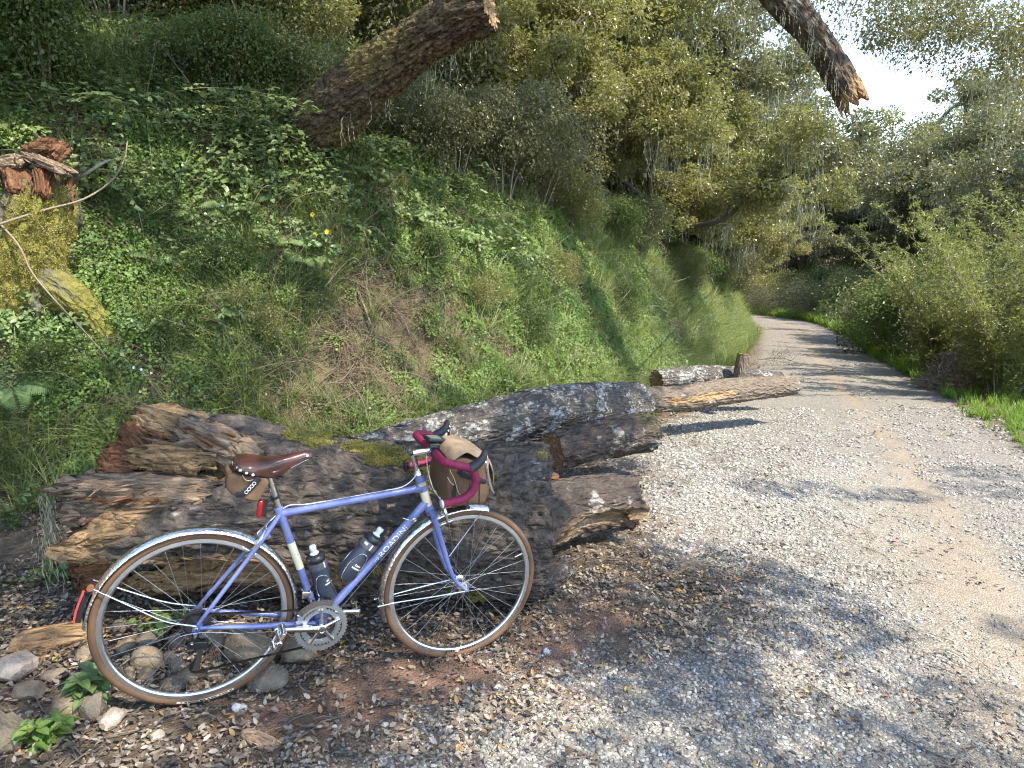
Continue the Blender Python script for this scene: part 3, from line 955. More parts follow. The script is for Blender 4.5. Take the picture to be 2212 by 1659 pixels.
SH = [((480, 1075, 2.84), (150, 1072, 2.76), 0.10, 0.075, 0), ((420, 1115, 2.80), (165, 1112, 2.74), 0.085, 0.07, 0), ((330, 1045, 2.90), (190, 1045, 2.88), 0.08, 0.06, 0),
      ((480, 1150, 2.82), (270, 1155, 2.78), 0.07, 0.06, 0), ((330, 1015, 2.95), (225, 1000, 2.92), 0.08, 0.07, 1), ((460, 990, 2.90), (290, 985, 2.90), 0.07, 0.05, 1),
      ((540, 985, 2.93), (400, 925, 3.0), 0.08, 0.05, 1), ((340, 985, 2.95), (280, 925, 3.0), 0.08, 0.05, 0), ((470, 950, 3.05), (300, 905, 3.08), 0.09, 0.07, 0), ((290, 1160, 2.80), (170, 1175, 2.76), 0.09, 0.07, 1), ((270, 1215, 2.80), (170, 1240, 2.74), 0.09, 0.08, 1)]
for k in range(34):
    u_ = g.uniform(110, 300); v_ = g.uniform(1050, 1125); l_ = g.uniform(25, 80); y_ = g.uniform(2.62, 2.72)
    SH.append(((u_ + l_, v_ + g.uniform(-8, 8), y_ + .03), (u_ - 8, v_ + g.uniform(-4, 22), y_ - g.uniform(0, .05)), g.uniform(.006, .016), g.uniform(.005, .010), int(g.random() < .25)))
for k in range(22):
    u_ = g.uniform(270, 480); v_ = g.uniform(915, 1000); l_ = g.uniform(20, 60); y_ = g.uniform(2.82, 2.98)
    SH.append(((u_ + l_, v_ + g.uniform(-5, 15), y_ + .04), (u_, v_ + g.uniform(-22, 6), y_), g.uniform(.008, .02), g.uniform(.006, .014), int(g.random() < .5)))
def rot_chunk(name, a, b, w, t_, seed, mat, parent, off):
    """eroded lump of rotten wood with grain running from a to b"""
    a = np.asarray(a, float); b = np.asarray(b, float)
    u, v, d = frame_of(b - a); L = np.linalg.norm(b - a)
    q, f = ICO4
    e = np.sign(q) * np.abs(q) ** np.array([0.45, 0.7, 0.7])
    P = np.stack([e[:, 0] * L * .55, e[:, 1] * w, e[:, 2] * t_], 1)
    gr = np.stack([q[:, 0] * L * 3.0, q[:, 1] * 5.0, q[:, 2] * 5.0], 1) + seed * 1.7
    k = 1 + .55 * fbm(gr * np.array([1.3, .6, .6]), 3, seed) + .26 * fbm(gr * np.array([1.6, 2.6, 2.6]), 4, seed + 1) - .16 * np.clip(1 - 5 * np.abs(fbm(gr * np.array([.35, 1.6, 1.6]), 2, seed + 5)), 0, 1)
    P[:, 1:] *= k[:, None]
    P[:, 0] *= 1 + .55 * fbm(np.stack([q[:, 1] * 4, q[:, 2] * 4, q[:, 0] * .4], 1) + seed, 3, seed + 2)
    X = (a + b) / 2 + P[:, :1] * d + P[:, 1:2] * u + P[:, 2:3] * v
    me = mesh_np(name, X - np.array(off), f, mat, True)
    fattr(me, 'wood', np.ones(len(P))); fattr(me, 'moss', np.zeros(len(P)))
    at_ = me.attributes.new('bk', 'FLOAT_VECTOR', 'POINT'); at_.data.foreach_set('vector', P.astype(np.float32).ravel())
    return obj(name, me, parent)
ICO4 = ico(4)
for i, (a, b, w, t_, c) in enumerate(SH):
    if i < 11:
        rot_chunk('broken_wood', at(*a), at(*b), w * .95, t_ * 1.25, 60 + i, (WOODP, WOODR, BIGLOG_MAT)[i % 3 if i > 3 else 0], biglog, offb)
        continue
    shard('splinter', at(*a), at(*b), w, t_, 40 + i, WOODR if c else WOODP, biglog, 1.0, offb)
# moss cushions on the log
MOSSM = leaf_mat('yellow_moss', (0.17, 0.15, 0.03), (0.38, 0.335, 0.09), 0.15, 0.8, nscale=4)
def moss_tuft(seed, n=46, rad=0.022):
    g = np.random.default_rng(seed)
    q = rad * np.sqrt(g.random(n)); b = g.uniform(0, 2 * PI, n)
    pos = np.stack([q * np.cos(b), q * np.sin(b), g.uniform(-0.002, 0.006, n) + 0.006 * (1 - q / rad)], 1)
    fwd = np.stack([g.normal(0, .5, n), g.normal(0, .5, n), g.uniform(.4, 1, n)], 1)
    V, T = leaf_geo(pos, fwd, rand_dirs(n, g), g.uniform(.006, .012, n), 0.004)
    return mesh_np('moss_tuft', V, T, MOSSM)
MT = [moss_tuft(700 + i) for i in range(5)]
def moss_on(me_obj, verts, moss, count, parent, name='moss', sc=1.0):
    me = me_obj
    nr = np.empty(len(me.vertices) * 3, np.float32); me.vertices.foreach_get('normal', nr); nr = nr.reshape(-1, 3)
    k = rng.choice(len(verts), size=count, p=moss / moss.sum())
    p = verts[k] + rng.normal(0, 0.008, (count, 3))
    o = scatter(name, p - np.array(parent.location), align_rot(nr[k], rng.uniform(0, 6.28, count)), rng.uniform(0.7, 1.4, count) * sc, rng.integers(0, 5, count), MT, parent)
    o['kind'] = 'stuff'
    return o
moss_on(biglog.data, _v, np.where(_ms > 0.15, _ms, 0), 1900, biglog, sc=.8)

# ---- the other logs
def cyl_log(name, label, pts, radii, seed, mat, n_len=110, n_ang=72, **kw):
    me = log_mesh(name, pts, radii, seed, mat, n_len, n_ang, **kw)
    return based(name, me, label, 'log', 'fallen logs beside the track')
def gp(u, v, lift): 
    p = hit(u, v, lambda x, y: gz(x, y)); return (p.x, p.y, p.z + lift)
def nzw(thr, f=2.5, sd=3):
    return lambda TH, SS, X: sstep(thr, thr + 0.12, fbm(X * f, 4, sd))
# slab butting against the right end of the big log, hollow underneath
cyl_log('hollow_log', 'dark hollow log end sticking out past the front wheel', [(0.02, 3.62, 0.02), (0.30, 3.88, 0.0), (0.58, 4.05, -0.03), (0.80, 4.15, -0.06)], [0.21, 0.20, 0.185, 0.175], 12, BARK_DARK, furrow=0.022, lump=0.16, end0=0.02, end1=0.06, hollow=(0.02, 0.16),
        rfun=lambda TH, SS, q, rr: rr - 0.10 * np.exp(-(((TH) - 1.95) / 0.42) ** 2) * sstep(0.25, 0.6, SS) * sstep(1.0, 0.86, SS), wfun=lambda TH, SS, X: np.clip(np.exp(-((TH - 1.9) / 0.4) ** 2) * 0.9 * sstep(0.05, 0.3, SS), 0, 1))
cyl_log('bark_slab', 'low flat slab of dark bark at the right end of the big log', [(-0.10, 3.25, -0.13), (0.14, 3.34, -0.15), (0.32, 3.52, -0.17)], [0.13, 0.11, 0.07], 14, BARK_DARK, 60, 48, furrow=0.02, lump=0.2, end1=0.1)
cyl_log('short_log', 'short dark log with a sawn brown left end among the logs', [(0.30, 4.95, 0.0), (0.58, 5.12, 0.01), (0.90, 5.32, 0.01), (1.17, 5.45, -0.01)], [0.155, 0.165, 0.175, 0.16], 21, BARK_DARK, furrow=0.022, lump=0.08, end0=0.03, end1=0.03, hollow=(0.015, 0.05), mfun=lambda TH, SS, X: sstep(0.75, 0.9, SS) * np.clip(np.cos(TH), 0, 1) * 0.35)
cyl_log('lichen_log', 'long grey log blotched with white lichen lying along the foot of the bank', [(-1.18, 4.72, 0.02), (-0.85, 4.95, 0.03), (-0.2, 5.35, 0.07), (0.45, 5.85, 0.05), (1.25, 6.62, -0.10)], [0.17, 0.205, 0.25, 0.25, 0.235], 31, BARK_LICHEN, 180, 84, furrow=0.022, lump=0.09, end0=0.04, end1=0.02, hollow=(0.02, 0.02))
cyl_log('split_log', 'straight split log with pale torn wood lying nearest the track', [(1.28, 6.95, -0.16), (1.9, 7.25, -0.20), (2.6, 7.75, -0.25), (3.55, 8.35, -0.34)], [0.135, 0.15, 0.145, 0.125], 41, BARK_FAR, 130, 60, furrow=0.02, lump=0.10, end0=0.04, end1=0.06, hollow=(0.02, 0.03),
        wfun=lambda TH, SS, X: np.clip(sstep(0.55, 0.75, np.exp(-((TH - 1.5) / 0.5) ** 2) * sstep(0.05, 0.2, SS) * sstep(0.62, 0.5, SS) + 0.5 * fbm(X * 4, 3, 8)), 0, 1),
        rfun=lambda TH, SS, q, rr: rr - 0.035 * np.exp(-((TH - 1.5) / 0.45) ** 2) * np.exp(-((SS - 0.42) / 0.12) ** 2))
cyl_log('grey_log', 'pale grey log lying behind the split log near the bend', [(1.85, 8.55, -0.33), (2.4, 8.85, -0.36), (3.05, 9.1, -0.42), (3.75, 9.25, -0.5)], [0.14, 0.16, 0.15, 0.12], 51, BARK_LICHEN, 90, 54, furrow=0.018, lump=0.1)
st_me = log_mesh('cut_stub', [(3.0, 8.78, -0.42), (3.02, 8.79, -0.2), (3.05, 8.8, -0.02)], [0.085, 0.078, 0.08], 55, BARK_FAR, 40, 40, furrow=0.012, lump=0.1, hollow=(0.01, 0.015))
based('cut_stub', st_me, 'short upright sawn stub standing beside the grey log', 'stub')
# sawn chunk beside the bike and bits of wood
def wood_piece(name, label, c, size, rz, seed, mat, tilt=0.0, cat='wood'):
    v, f = ICO3
    s = np.sign(v) * np.abs(v) ** 0.55
    s = s / np.abs(s).max(0)
    p = s * np.array(size)
    p = p * (1 + 0.12 * fbm(v * 2.3 + seed, 3, seed))[:, None]
    p[:, 1:] *= (1 + 0.10 * fbm(np.stack([v[:, 0] * 1.2, v[:, 1] * 9, v[:, 2] * 9], 1) + seed, 3, seed + 1))[:, None]
    p[:, 0] += size[0] * 0.12 * np.sign(v[:, 0]) * fbm(np.stack([v[:, 1] * 4, v[:, 2] * 4, v[:, 0] * 0], 1) + seed, 2, seed + 2)
    me = mesh_np(name, p, f, mat, True, R(40))
    fattr(me, 'wood', np.full(len(p), 1.0)); fattr(me, 'moss', np.zeros(len(p)))
    a = me.attributes.new('bk', 'FLOAT_VECTOR', 'POINT'); a.data.foreach_set('vector', p.astype(np.float32).ravel())
    o = obj(name, me); o.location = (c[0], c[1], c[2] + size[2] * 0.55); o.rotation_euler = (tilt, 0.08, rz)
    return tag(o, label, cat)
p = hit(560, 1612, gz); wood_piece('wood_chunk', 'weathered ribbed chunk of wood on the gravel below the rear wheel', p, (0.078, 0.027, 0.020), R(-22), 3, WOODP)
p = hit(170, 1290, hz); wood_piece('wood_slab', 'grey slab of wood propped behind the rear mudguard', (p.x + 0.02, p.y + 0.12, p.z + 0.02), (0.10, 0.03, 0.018), R(50), 6, WOODP, 0.5)
p = hit(1172, 985, gz); wood_piece('wood_block', 'small orange brown block of wood on top of the hollow log', (0.245, 3.93, 0.185), (0.042, 0.03, 0.03), 0.3, 8, WOODR)
p = hit(130, 1395, hz); wood_piece('bark_lump', 'dark crumbling lump of bark left of the rear wheel', p, (0.17, 0.06, 0.05), R(28), 12, BARK_DARK)

# ---- rocks
def rock_mat(name, a, b):
    t = NT(name)
    o = t.objc()
    n1 = t.noise(14, 6, o, 0.65); n2_ = t.noise(70, 4, o, 0.7)
    c = t.ramp(n1, [(0.3, a), (0.7, b)])
    c = t.mix(t.math('MULTIPLY', n2_, 0.5), c, tuple(x * 0.55 for x in a))
    return t.done(t.bsdf(c, 0.85, 0, t.bump(t.math('ADD', n1, t.math('MULTIPLY', n2_, 0.5)), 0.9, 0.02), 0.2))
ROCKS = [rock_mat('tan_rock', (0.19, 0.14, 0.088), (0.38, 0.30, 0.20)), rock_mat('grey_brown_rock', (0.14, 0.11, 0.08), (0.29, 0.235, 0.175)), rock_mat('pale_rock', (0.28, 0.22, 0.17), (0.52, 0.44, 0.37)), rock_mat('white_stone', (0.5, 0.49, 0.46), (0.7, 0.69, 0.66))]
# u, v (foot of the rock), half width and half height in pixels of the 2212 frame, material, angular?, label
RL = [(528, 1442, 49, 36, 0, 0, 'largest rounded tan boulder behind the rear wheel near the chain'),
      (315, 1450, 38, 22, 0, 0, 'flat oval tan boulder seen through the rear wheel spokes'),
      (636, 1440, 42, 24, 0, 0, 'tan boulder under the chainring'),
      (384, 1458, 18, 20, 1, 0, 'upright brown rock just right of the oval boulder'),
      (363, 1446, 15, 14, 1, 0, 'small brown rock touching the oval boulder on its right'),
      (313, 1482, 20, 15, 1, 0, 'small brown rock below the oval boulder'),
      (369, 1500, 32, 14, 1, 0, 'low dark rock just inside the bottom of the rear rim'),
      (405, 1486, 23, 16, 0, 0, 'tan rock above the valve of the rear wheel'),
      (464, 1474, 19, 10, 0, 0, 'narrow tan rock right of the rear derailleur'),
      (272, 1422, 21, 17, 0, 1, 'angular tan rock left of the oval boulder'),
      (257, 1374, 17, 16, 1, 1, 'reddish brown rock high inside the left of the rear wheel'),
      (315, 1400, 27, 16, 1, 0, 'brown rock directly above the oval boulder'),
      (378, 1408, 18, 16, 1, 0, 'brown rock left of the rear derailleur'),
      (453, 1392, 34, 20, 1, 0, 'grey brown rock behind the cassette'),
      (474, 1410, 17, 20, 1, 0, 'upright rock between derailleur and largest boulder'),
      (280, 1480, 15, 18, 1, 0, 'small dark rock inside the lower left of the rear rim'),
      (569, 1490, 46, 20, 1, 0, 'half buried dark rock in the red soil under the rear tyre'),
      (200, 1555, 29, 30, 1, 1, 'blocky brown rock left of the rear tyre foot'),
      (140, 1556, 38, 28, 0, 1, 'big angular tan block in the lower left corner'),
      (26, 1478, 44, 28, 2, 1, 'pale pinkish rock at the left edge of the picture'),
      (12, 1640, 36, 48, 0, 1, 'tall tan rock in the bottom left corner'),
      (112, 1480, 26, 14, 1, 1, 'flat dark stone above the angular tan block'),
      (60, 1520, 34, 18, 1, 1, 'grey stone below the pale pinkish rock'),
      (240, 1580, 26, 18, 2, 1, 'pale stone in the leaves below the rear tyre'),
      (182, 1440, 20, 22, 0, 1, 'tan stone just outside the left of the rear tyre'),
      (75, 1410, 30, 16, 1, 1, 'dark stone in the shade left of the rear mudguard'),
      (215, 1310, 24, 20, 0, 1, 'reddish stone under the broken end of the big log'),
      (338, 1600, 14, 8, 2, 0, 'white flat pebble in the soil right of the pale stone'), (397, 1545, 7, 6, 3, 0, 'small white stone just under the rear tyre'), (510, 1545, 10, 8, 3, 0, 'left one of two white stones right of the rear tyre foot'), (526, 1543, 8, 7, 3, 0, 'right one of two white stones right of the rear tyre foot'), (228, 1502, 10, 8, 3, 0, 'small bluish white stone at the lower left of the rear tyre'), (1075, 1500, 9, 7, 3, 0, 'white stone on the soil right of the front wheel foot'), (1180, 1420, 8, 6, 3, 0, 'white stone in the red soil right of the front wheel')]
for i, (u, v, hw, hh, mi, ang, lab) in enumerate(RL):
    p = hit(u, v, gz)
    dist = math.hypot(p.y, CAM_H - p.z) * 1.0
    k = dist / FOC
    w, h_ = hw * k, hh * k
    vv, ff = rock_geo(ICO3, w, w * rng.uniform(0.75, 1.0), h_ * 1.12, 0.20 if ang else 0.15, 900 + i, 18 if ang else 10)
    me = mesh_np('rock', vv, ff, ROCKS[mi], True, R(32) if ang else None)
    o = obj('rock', me); o.location = (p.x, p.y + w * 0.35, p.z + h_ * 0.62); o.rotation_euler = (rng.normal(0, .12), rng.normal(0, .12), rng.uniform(-0.5, 0.5))
    tag(o, lab, 'rock', 'rocks round the rear wheel')
# ================================================================== bicycle
BM = Matrix(((0.91000, -0.40624, 0.08289), (0.40283, 0.91362, 0.05506), (-0.09810, -0.01672, 0.99504)))
BO = Vector((-1.15675, 2.21424, 0.3413))
def bike_matrix():
    m = BM.to_4x4(); m.translation = BO
    return m
def bw(x, y, z):
    return BM @ Vector((x, y, z)) + BO

def paint_mat(name, col, rough=0.28, dirt=0.25):
    t = NT(name)
    o = t.objc()
    d = t.ramp(t.noise(18, 5, o), [(0.52, (0, 0, 0)), (0.75, (1, 1, 1))])
    c = t.mix(t.math('MULTIPLY', d, dirt), col, (0.20, 0.17, 0.14))
    r = t.math('ADD', t.math('MULTIPLY', d, 0.25), rough)
    return t.done(t.bsdf(c, r, 0.0, None, 0.5, Coat_Weight=0.5, Coat_Roughness=0.12))
def metal_mat(name, col, rough=0.22, var=0.12, hammer=False):
    t = NT(name)
    o = t.objc()
    nz = t.noise(40, 4, o)
    r = t.math('ADD', t.math('MULTIPLY', nz, var), rough - var * 0.4)
    nr = None
    if hammer:
        v = t.voro(105, o, 'SMOOTH_F1')
        nr = t.bump(v, 0.45, 0.004)
    c = t.mix(t.noise(9, 3, o), tuple(x * 0.86 for x in col), col)
    return t.done(t.bsdf(c, r, 1.0, nr))
BLUE = paint_mat('periwinkle_paint', (0.14, 0.17, 0.375), 0.2)
CREAM = paint_mat('cream_paint', (0.66, 0.60, 0.44))
SILVER = metal_mat('polished_alloy', (0.86, 0.86, 0.86), 0.16)
RIMM = metal_mat('brushed_rim', (0.78, 0.79, 0.80), 0.34)
HAMMER = metal_mat('hammered_alloy', (0.86, 0.86, 0.85), 0.22, hammer=True)
STEEL = metal_mat('dark_steel', (0.20, 0.195, 0.19), 0.38)
CHAINM = metal_mat('oily_chain', (0.10, 0.092, 0.085), 0.42)
SPOKEM = metal_mat('spoke_steel', (0.36, 0.355, 0.35), 0.42)
TYRE = plain('tan_tyre_wall', (0.125, 0.066, 0.032), 0.8, var=0.22, scale=25, bump=0.15)
TREAD = plain('black_tread', (0.028, 0.028, 0.027), 0.85, var=0.4, scale=60, bump=0.3)
RUBBER = plain('black_rubber', (0.022, 0.023, 0.026), 0.5, var=0.25)
PLAST = plain('black_plastic', (0.016, 0.017, 0.02), 0.32)
LEATHER = plain('oxblood_leather', (0.072, 0.026, 0.018), 0.36, var=0.35, scale=14, bump=0.1, Coat_Weight=0.35, Coat_Roughness=0.2)
def tape_mat():
    t = NT('wine_bar_tape')
    o = t.objc()
    c = t.mix(t.noise(30, 4, o), (0.15, 0.010, 0.036), (0.25, 0.024, 0.068))
    return t.done(t.bsdf(c, 0.62, 0, t.bump(t.noise(220, 3, o), 0.25, 0.002), 0.3))
TAPE = tape_mat()
def canvas_mat(name, col):
    t = NT(name)
    o = t.objc()
    w = t.n('TexWave', Scale=260.0, Distortion=0.6, Vector=o).outputs['Fac']
    nz = t.noise(8, 5, o)
    c = t.mix(nz, tuple(x * 0.72 for x in col), tuple(min(1, x * 1.15) for x in col))
    b = t.bump(t.noise(11, 3, o), 0.5, 0.02, t.bump(w, 0.15, 0.001))
    return t.done(t.bsdf(c, 0.85, 0, b, 0.2))
CANVAS = canvas_mat('brown_waxed_canvas', (0.15, 0.092, 0.054))
CANVASL = canvas_mat('tan_canvas_flap', (0.27, 0.195, 0.125))
WEB = plain('black_webbing', (0.014, 0.014, 0.017), 0.6)
CORD = plain('tan_cord', (0.45, 0.36, 0.25), 0.7)
REDL = plain('red_lens', (0.30, 0.008, 0.012), 0.15, Coat_Weight=0.6)
REDR = plain('red_reflector', (0.75, 0.06, 0.05), 0.25)
BOTTLE = plain('smoke_grey_bottle', (0.034, 0.042, 0.06), 0.34)
BOTCAP = plain('bottle_cap_black', (0.014, 0.015, 0.018), 0.3)
BOTBAND = plain('bottle_band_grey', (0.085, 0.085, 0.10), 0.4)
NOZ = plain('clear_nozzle', (0.55, 0.62, 0.66), 0.25)
WHITEP = plain('white_print', (0.62, 0.62, 0.62), 0.5)
SCREEN = plain('grey_green_screen', (0.14, 0.17, 0.14), 0.12)
CABLEW = plain('white_cable', (0.62, 0.63, 0.64), 0.4)

bike = empty('bicycle')
bike.matrix_world = bike_matrix()
tag(bike, 'lavender blue steel touring bicycle with maroon bar tape leaning on the big rotten log', 'bicycle')

FA = np.array([1.0324, 0, 0])                       # front axle
BBP = np.array([0.4406, 0, -0.0771])
SL = np.array([0.284, 0, 0.392]); HT1 = np.array([0.8155, 0, 0.498]); HT0 = np.array([0.867, 0, 0.352])
def lerp(a, b, t): return np.asarray(a) * (1 - t) + np.asarray(b) * t
SAX = (HT1 - HT0) / np.linalg.norm(HT1 - HT0)

# --- frame
f = MB()
tt0, tt1 = lerp(BBP, SL, 0.985), lerp(HT0, HT1, 0.66)
f.tube([tt0, lerp(tt0, tt1, .5), tt1], 0.0146, 16)
dt1 = lerp(HT0, HT1, 0.24)
f.tube([BBP, dt1], 0.0162, 16)
f.tube([BBP, lerp(BBP, SL, 1.03)], 0.0148, 16)
f.tube([lerp(BBP, SL, 0.93), lerp(BBP, SL, 1.04)], 0.0172, 16)                      # seat lug
f.tube([lerp(tt0, tt1, 0.0), lerp(tt0, tt1, 0.075)], [0.0172, 0.0156], 16)
f.tube([lerp(tt0, tt1, 0.93), tt1], [0.0156, 0.0172], 16)
f.tube([lerp(BBP, dt1, 0.93), dt1], [0.0172, 0.0186], 16)
f.lathe([(0.0235, -0.034), (0.0235, 0.034)], BBP, (0, 1, 0), 20)                     # bottom bracket shell
for s in (-1, 1):
    f.tube([SL + [0.0, 0.012 * s, -0.006], SL + [-0.05, 0.03 * s, -0.075], np.array([0.115, 0.046 * s, 0.157]), np.array([0.006, 0.064 * s, 0.014])], [0.0085, 0.0085, 0.0082, 0.0068], 12)
    f.tube([BBP + [-0.01, 0.024 * s, 0.0], np.array([0.33, 0.033 * s, -0.058]), np.array([0.2, 0.048 * s, -0.036]), np.array([0.012, 0.064 * s, -0.001])], [0.0112, 0.011, 0.0098, 0.0066], 12)
    f.prism([(0.02, 0.018), (-0.012, 0.012), (-0.014, -0.012), (0.002, -0.016), (0.022, -0.006)], 0.0615 * s, 0.0665 * s)
f.bar((0.245, -0.03, 0.31), (0.245, 0.03, 0.31), 0.006, 8)
f.bar((0.332, -0.034, -0.058), (0.332, 0.034, -0.058), 0.006, 8)
f.prism([(0.006, -0.012), (-0.008, -0.012), (-0.012, -0.034), (0.002, -0.034)], -0.068, -0.062)         # derailleur hanger
f.bar((0.276, -0.014, 0.378), (0.276, 0.014, 0.378), 0.0055, 8)
frame = f.build('frame', BLUE, bike)
h = MB()
h.tube([HT0 - SAX * 0.002, HT1 - SAX * 0.002], 0.0185, 18)
h.build('head_tube', CREAM, frame)
for pa, pb, rr_ in ((HT0 - SAX * 0.006, HT0 + SAX * 0.022, .0205), (HT1 - SAX * 0.024, HT1 + SAX * 0.004, .0205), (lerp(HT0, HT1, 0.58), lerp(HT0, HT1, 0.74), .0192)):
    h = MB(); h.tube([pa, pb], rr_, 18); h.build('head_lug', BLUE, frame)
h = MB(); h.tube([lerp(BBP, SL, 0.50), lerp(BBP, SL, 0.735)], 0.0153, 18)
h.build('seat_tube_panel', CREAM, frame)
h = MB()
su, sv, sd = frame_of(SL - BBP)
cpt = lerp(BBP, SL, 0.63)
for a0, b0, a1, b1 in ((0.02, -0.5, 0.0, -1.25), (0.0, -1.25, -0.02, -0.5), (0.012, -0.55, 0.0, -0.95), (0.0, -0.95, -0.012, -0.55)):
    pp = []
    for k in (0, 1):
        aa, an = (a0, b0) if k == 0 else (a1, b1)
        pp.append(cpt + sd * aa + 0.0158 * np.array([math.cos(an + 0.2) * sd[2], -math.sin(-an - 0.2) * -1 if False else -abs(math.sin(an + 0.2)), 0]))
    h.tube(pp, 0.0008, 5)
h.build('panel_mark', BLUE, frame)

# lettering wrapped on the down tube
def tube_text(txt, a, b, t0, t1, rad, ang, mat, parent, name='lettering', size_k=1.0):
    cu = bpy.data.curves.new('txt', 'FONT'); cu.body = txt; cu.size = 1.0; cu.resolution_u = 2
    to = bpy.data.objects.new('txt', cu); COL.objects.link(to)
    dg = bpy.context.evaluated_depsgraph_get()
    me = bpy.data.meshes.new_from_object(to.evaluated_get(dg))
    bm = bmesh.new(); bm.from_mesh(me)
    bmesh.ops.triangulate(bm, faces=bm.faces)
    bmesh.ops.subdivide_edges(bm, edges=bm.edges, cuts=1)
    bm.to_mesh(me); bm.free()
    bpy.data.objects.remove(to); bpy.data.curves.remove(cu)
    v = np.array([x.co[:] for x in me.vertices])
    w = v[:, 0].max() - v[:, 0].min(); hgt = v[:, 1].max()
    a = np.asarray(a, float); b = np.asarray(b, float)
    d = b - a; L = np.linalg.norm(d); d = d / L
    span = (t1 - t0) * L
    sx = (v[:, 0] - v[:, 0].min()) / w * span + t0 * L
    sy = (v[:, 1] - hgt / 2) * span / w * size_k
    side = np.array([0, -1.0, 0]); upv = np.cross(side, d); upv = upv if upv[2] > 0 else -upv
    th = ang + sy / rad
    P = a + d * sx[:, None] + rad * (np.cos(th)[:, None] * side + np.sin(th)[:, None] * upv)
    me.vertices.foreach_set('co', P.astype(np.float32).ravel())
    me.materials.clear(); me.materials.append(mat)
    me.update()
    return obj(name, me, parent)
LETTER = plain('pale_lettering', (0.72, 0.70, 0.64), 0.4)
tube_text('ROADINI', BBP, dt1, 0.55, 0.795, 0.0166, 0.0, LETTER, frame, size_k=0.85)
h = MB()
for k in (-1, 1):
    h.tube([lerp(BBP, dt1, 0.515 + 0.008 * k) + np.array([0.004 * k, -0.0164, -0.004]), lerp(BBP, dt1, 0.53) + np.array([0.0, -0.0164, 0.006])], 0.0012, 5)
h.build('down_tube_mark', LETTER, frame)

# --- fork
f = MB()
crown = np.array([0.8735, 0, 0.338])
f.bar(HT0, crown, 0.0145, 14)
f.tube([crown + [0, -0.05, -0.006], crown + [0, -0.02, 0.006], crown + [0, 0.02, 0.006], crown + [0, 0.05, -0.006]], [0.012, 0.0155, 0.0155, 0.012], 12)
for s in (-1, 1):
    f.tube(catmull([(0.8735, 0.047 * s, 0.336), (0.9, 0.0485 * s, 0.26), (0.928, 0.05 * s, 0.18), (0.955, 0.051 * s, 0.105), (0.985, 0.052 * s, 0.045), (1.028, 0.053 * s, 0.004)], 5), np.interp(np.linspace(0, 1, 26), [0, 0.5, 1], [0.0128, 0.0105, 0.0066]), 12, up=(0, 1, 0))
    f.prism([(1.024, 0.008), (1.044, 0.008), (1.046, -0.01), (1.026, -0.012)], 0.0505 * s, 0.0555 * s)
fork = f.build('fork', BLUE, bike)
f = MB(); f.lathe([(0.019, -0.004), (0.0205, 0), (0.0205, 0.008), (0.016, 0.012)], HT0 - SAX * 0.012, SAX, 18)
f.build('headset_cup', SILVER, bike)
f = MB(); f.lathe([(0.0185, 0.0), (0.020, 0.004), (0.020, 0.012), (0.015, 0.02), (0.0125, 0.026)], HT1 + SAX * 0.002, SAX, 18)
f.build('headset_cup', SILVER, bike)

# --- wheels
RT = 0.343
def tyre_mesh():
    n, k = 96, 20
    a = np.linspace(0, 2 * PI, n, endpoint=False); b = np.linspace(-2.75, 2.75, k)
    rc, w, hgt = 0.328, 0.0162, 0.0158
    V = np.array([[(rc + hgt * math.cos(t)) * math.cos(q), w * math.sin(t), (rc + hgt * math.cos(t)) * math.sin(q)] for q in a for t in b])
    me = mesh_np('tyre', V, grid_faces(n, k, wrap_u=True), [TYRE, TREAD])
    mi = np.zeros(len(me.polygons), np.int32)
    c = np.array([p.index for p in me.polygons])
    j = c % (k - 1)
    tc = (b[:-1] + b[1:]) / 2
    mi = np.where(np.abs(tc[j]) < 0.72, 1, 0).astype(np.int32)
    me.polygons.foreach_set('material_index', mi)
    return me
def rim_mesh():
    m = MB()
    prof = [(0.3165, -0.0112), (0.3165, -0.0095), (0.309, -0.009), (0.309, 0.009), (0.3165, 0.0095), (0.3165, 0.0112), (0.303, 0.0116), (0.2985, 0.0085), (0.2965, 0.003), (0.2965, -0.003), (0.2985, -0.0085), (0.303, -0.0116)]
    n = 96; k = len(prof)
    V = [[r * math.cos(q), y, r * math.sin(q)] for q in np.linspace(0, 2 * PI, n, endpoint=False) for r, y in prof]
    m.add(V, grid_faces(n, k, wrap_u=True, wrap_v=True))
    return m.mesh('rim', RIMM, sharp=R(30))
TY, RI = tyre_mesh(), rim_mesh()
def spoke_mesh(side, direc, fl):
    m = MB()
    p0 = np.array([fl * math.sin(0.0), side * 0.029, fl]); 
    th = direc * 1.12
    p0 = np.array([fl * math.sin(th), side * 0.029, fl * math.cos(th)])
    p1 = np.array([0, side * 0.003, 0.298])
    m.tube([p0, p1], 0.0009, 5)
    m.tube([p1, p1 * np.array([1, 1, 1]) - (p1 - p0) / np.linalg.norm(p1 - p0) * 0.013], 0.0019, 5)
    return m.mesh('spoke', SPOKEM)
SPK = {(s, d): spoke_mesh(s, d, 0.0225) for s in (-1, 1) for d in (-1, 1)}
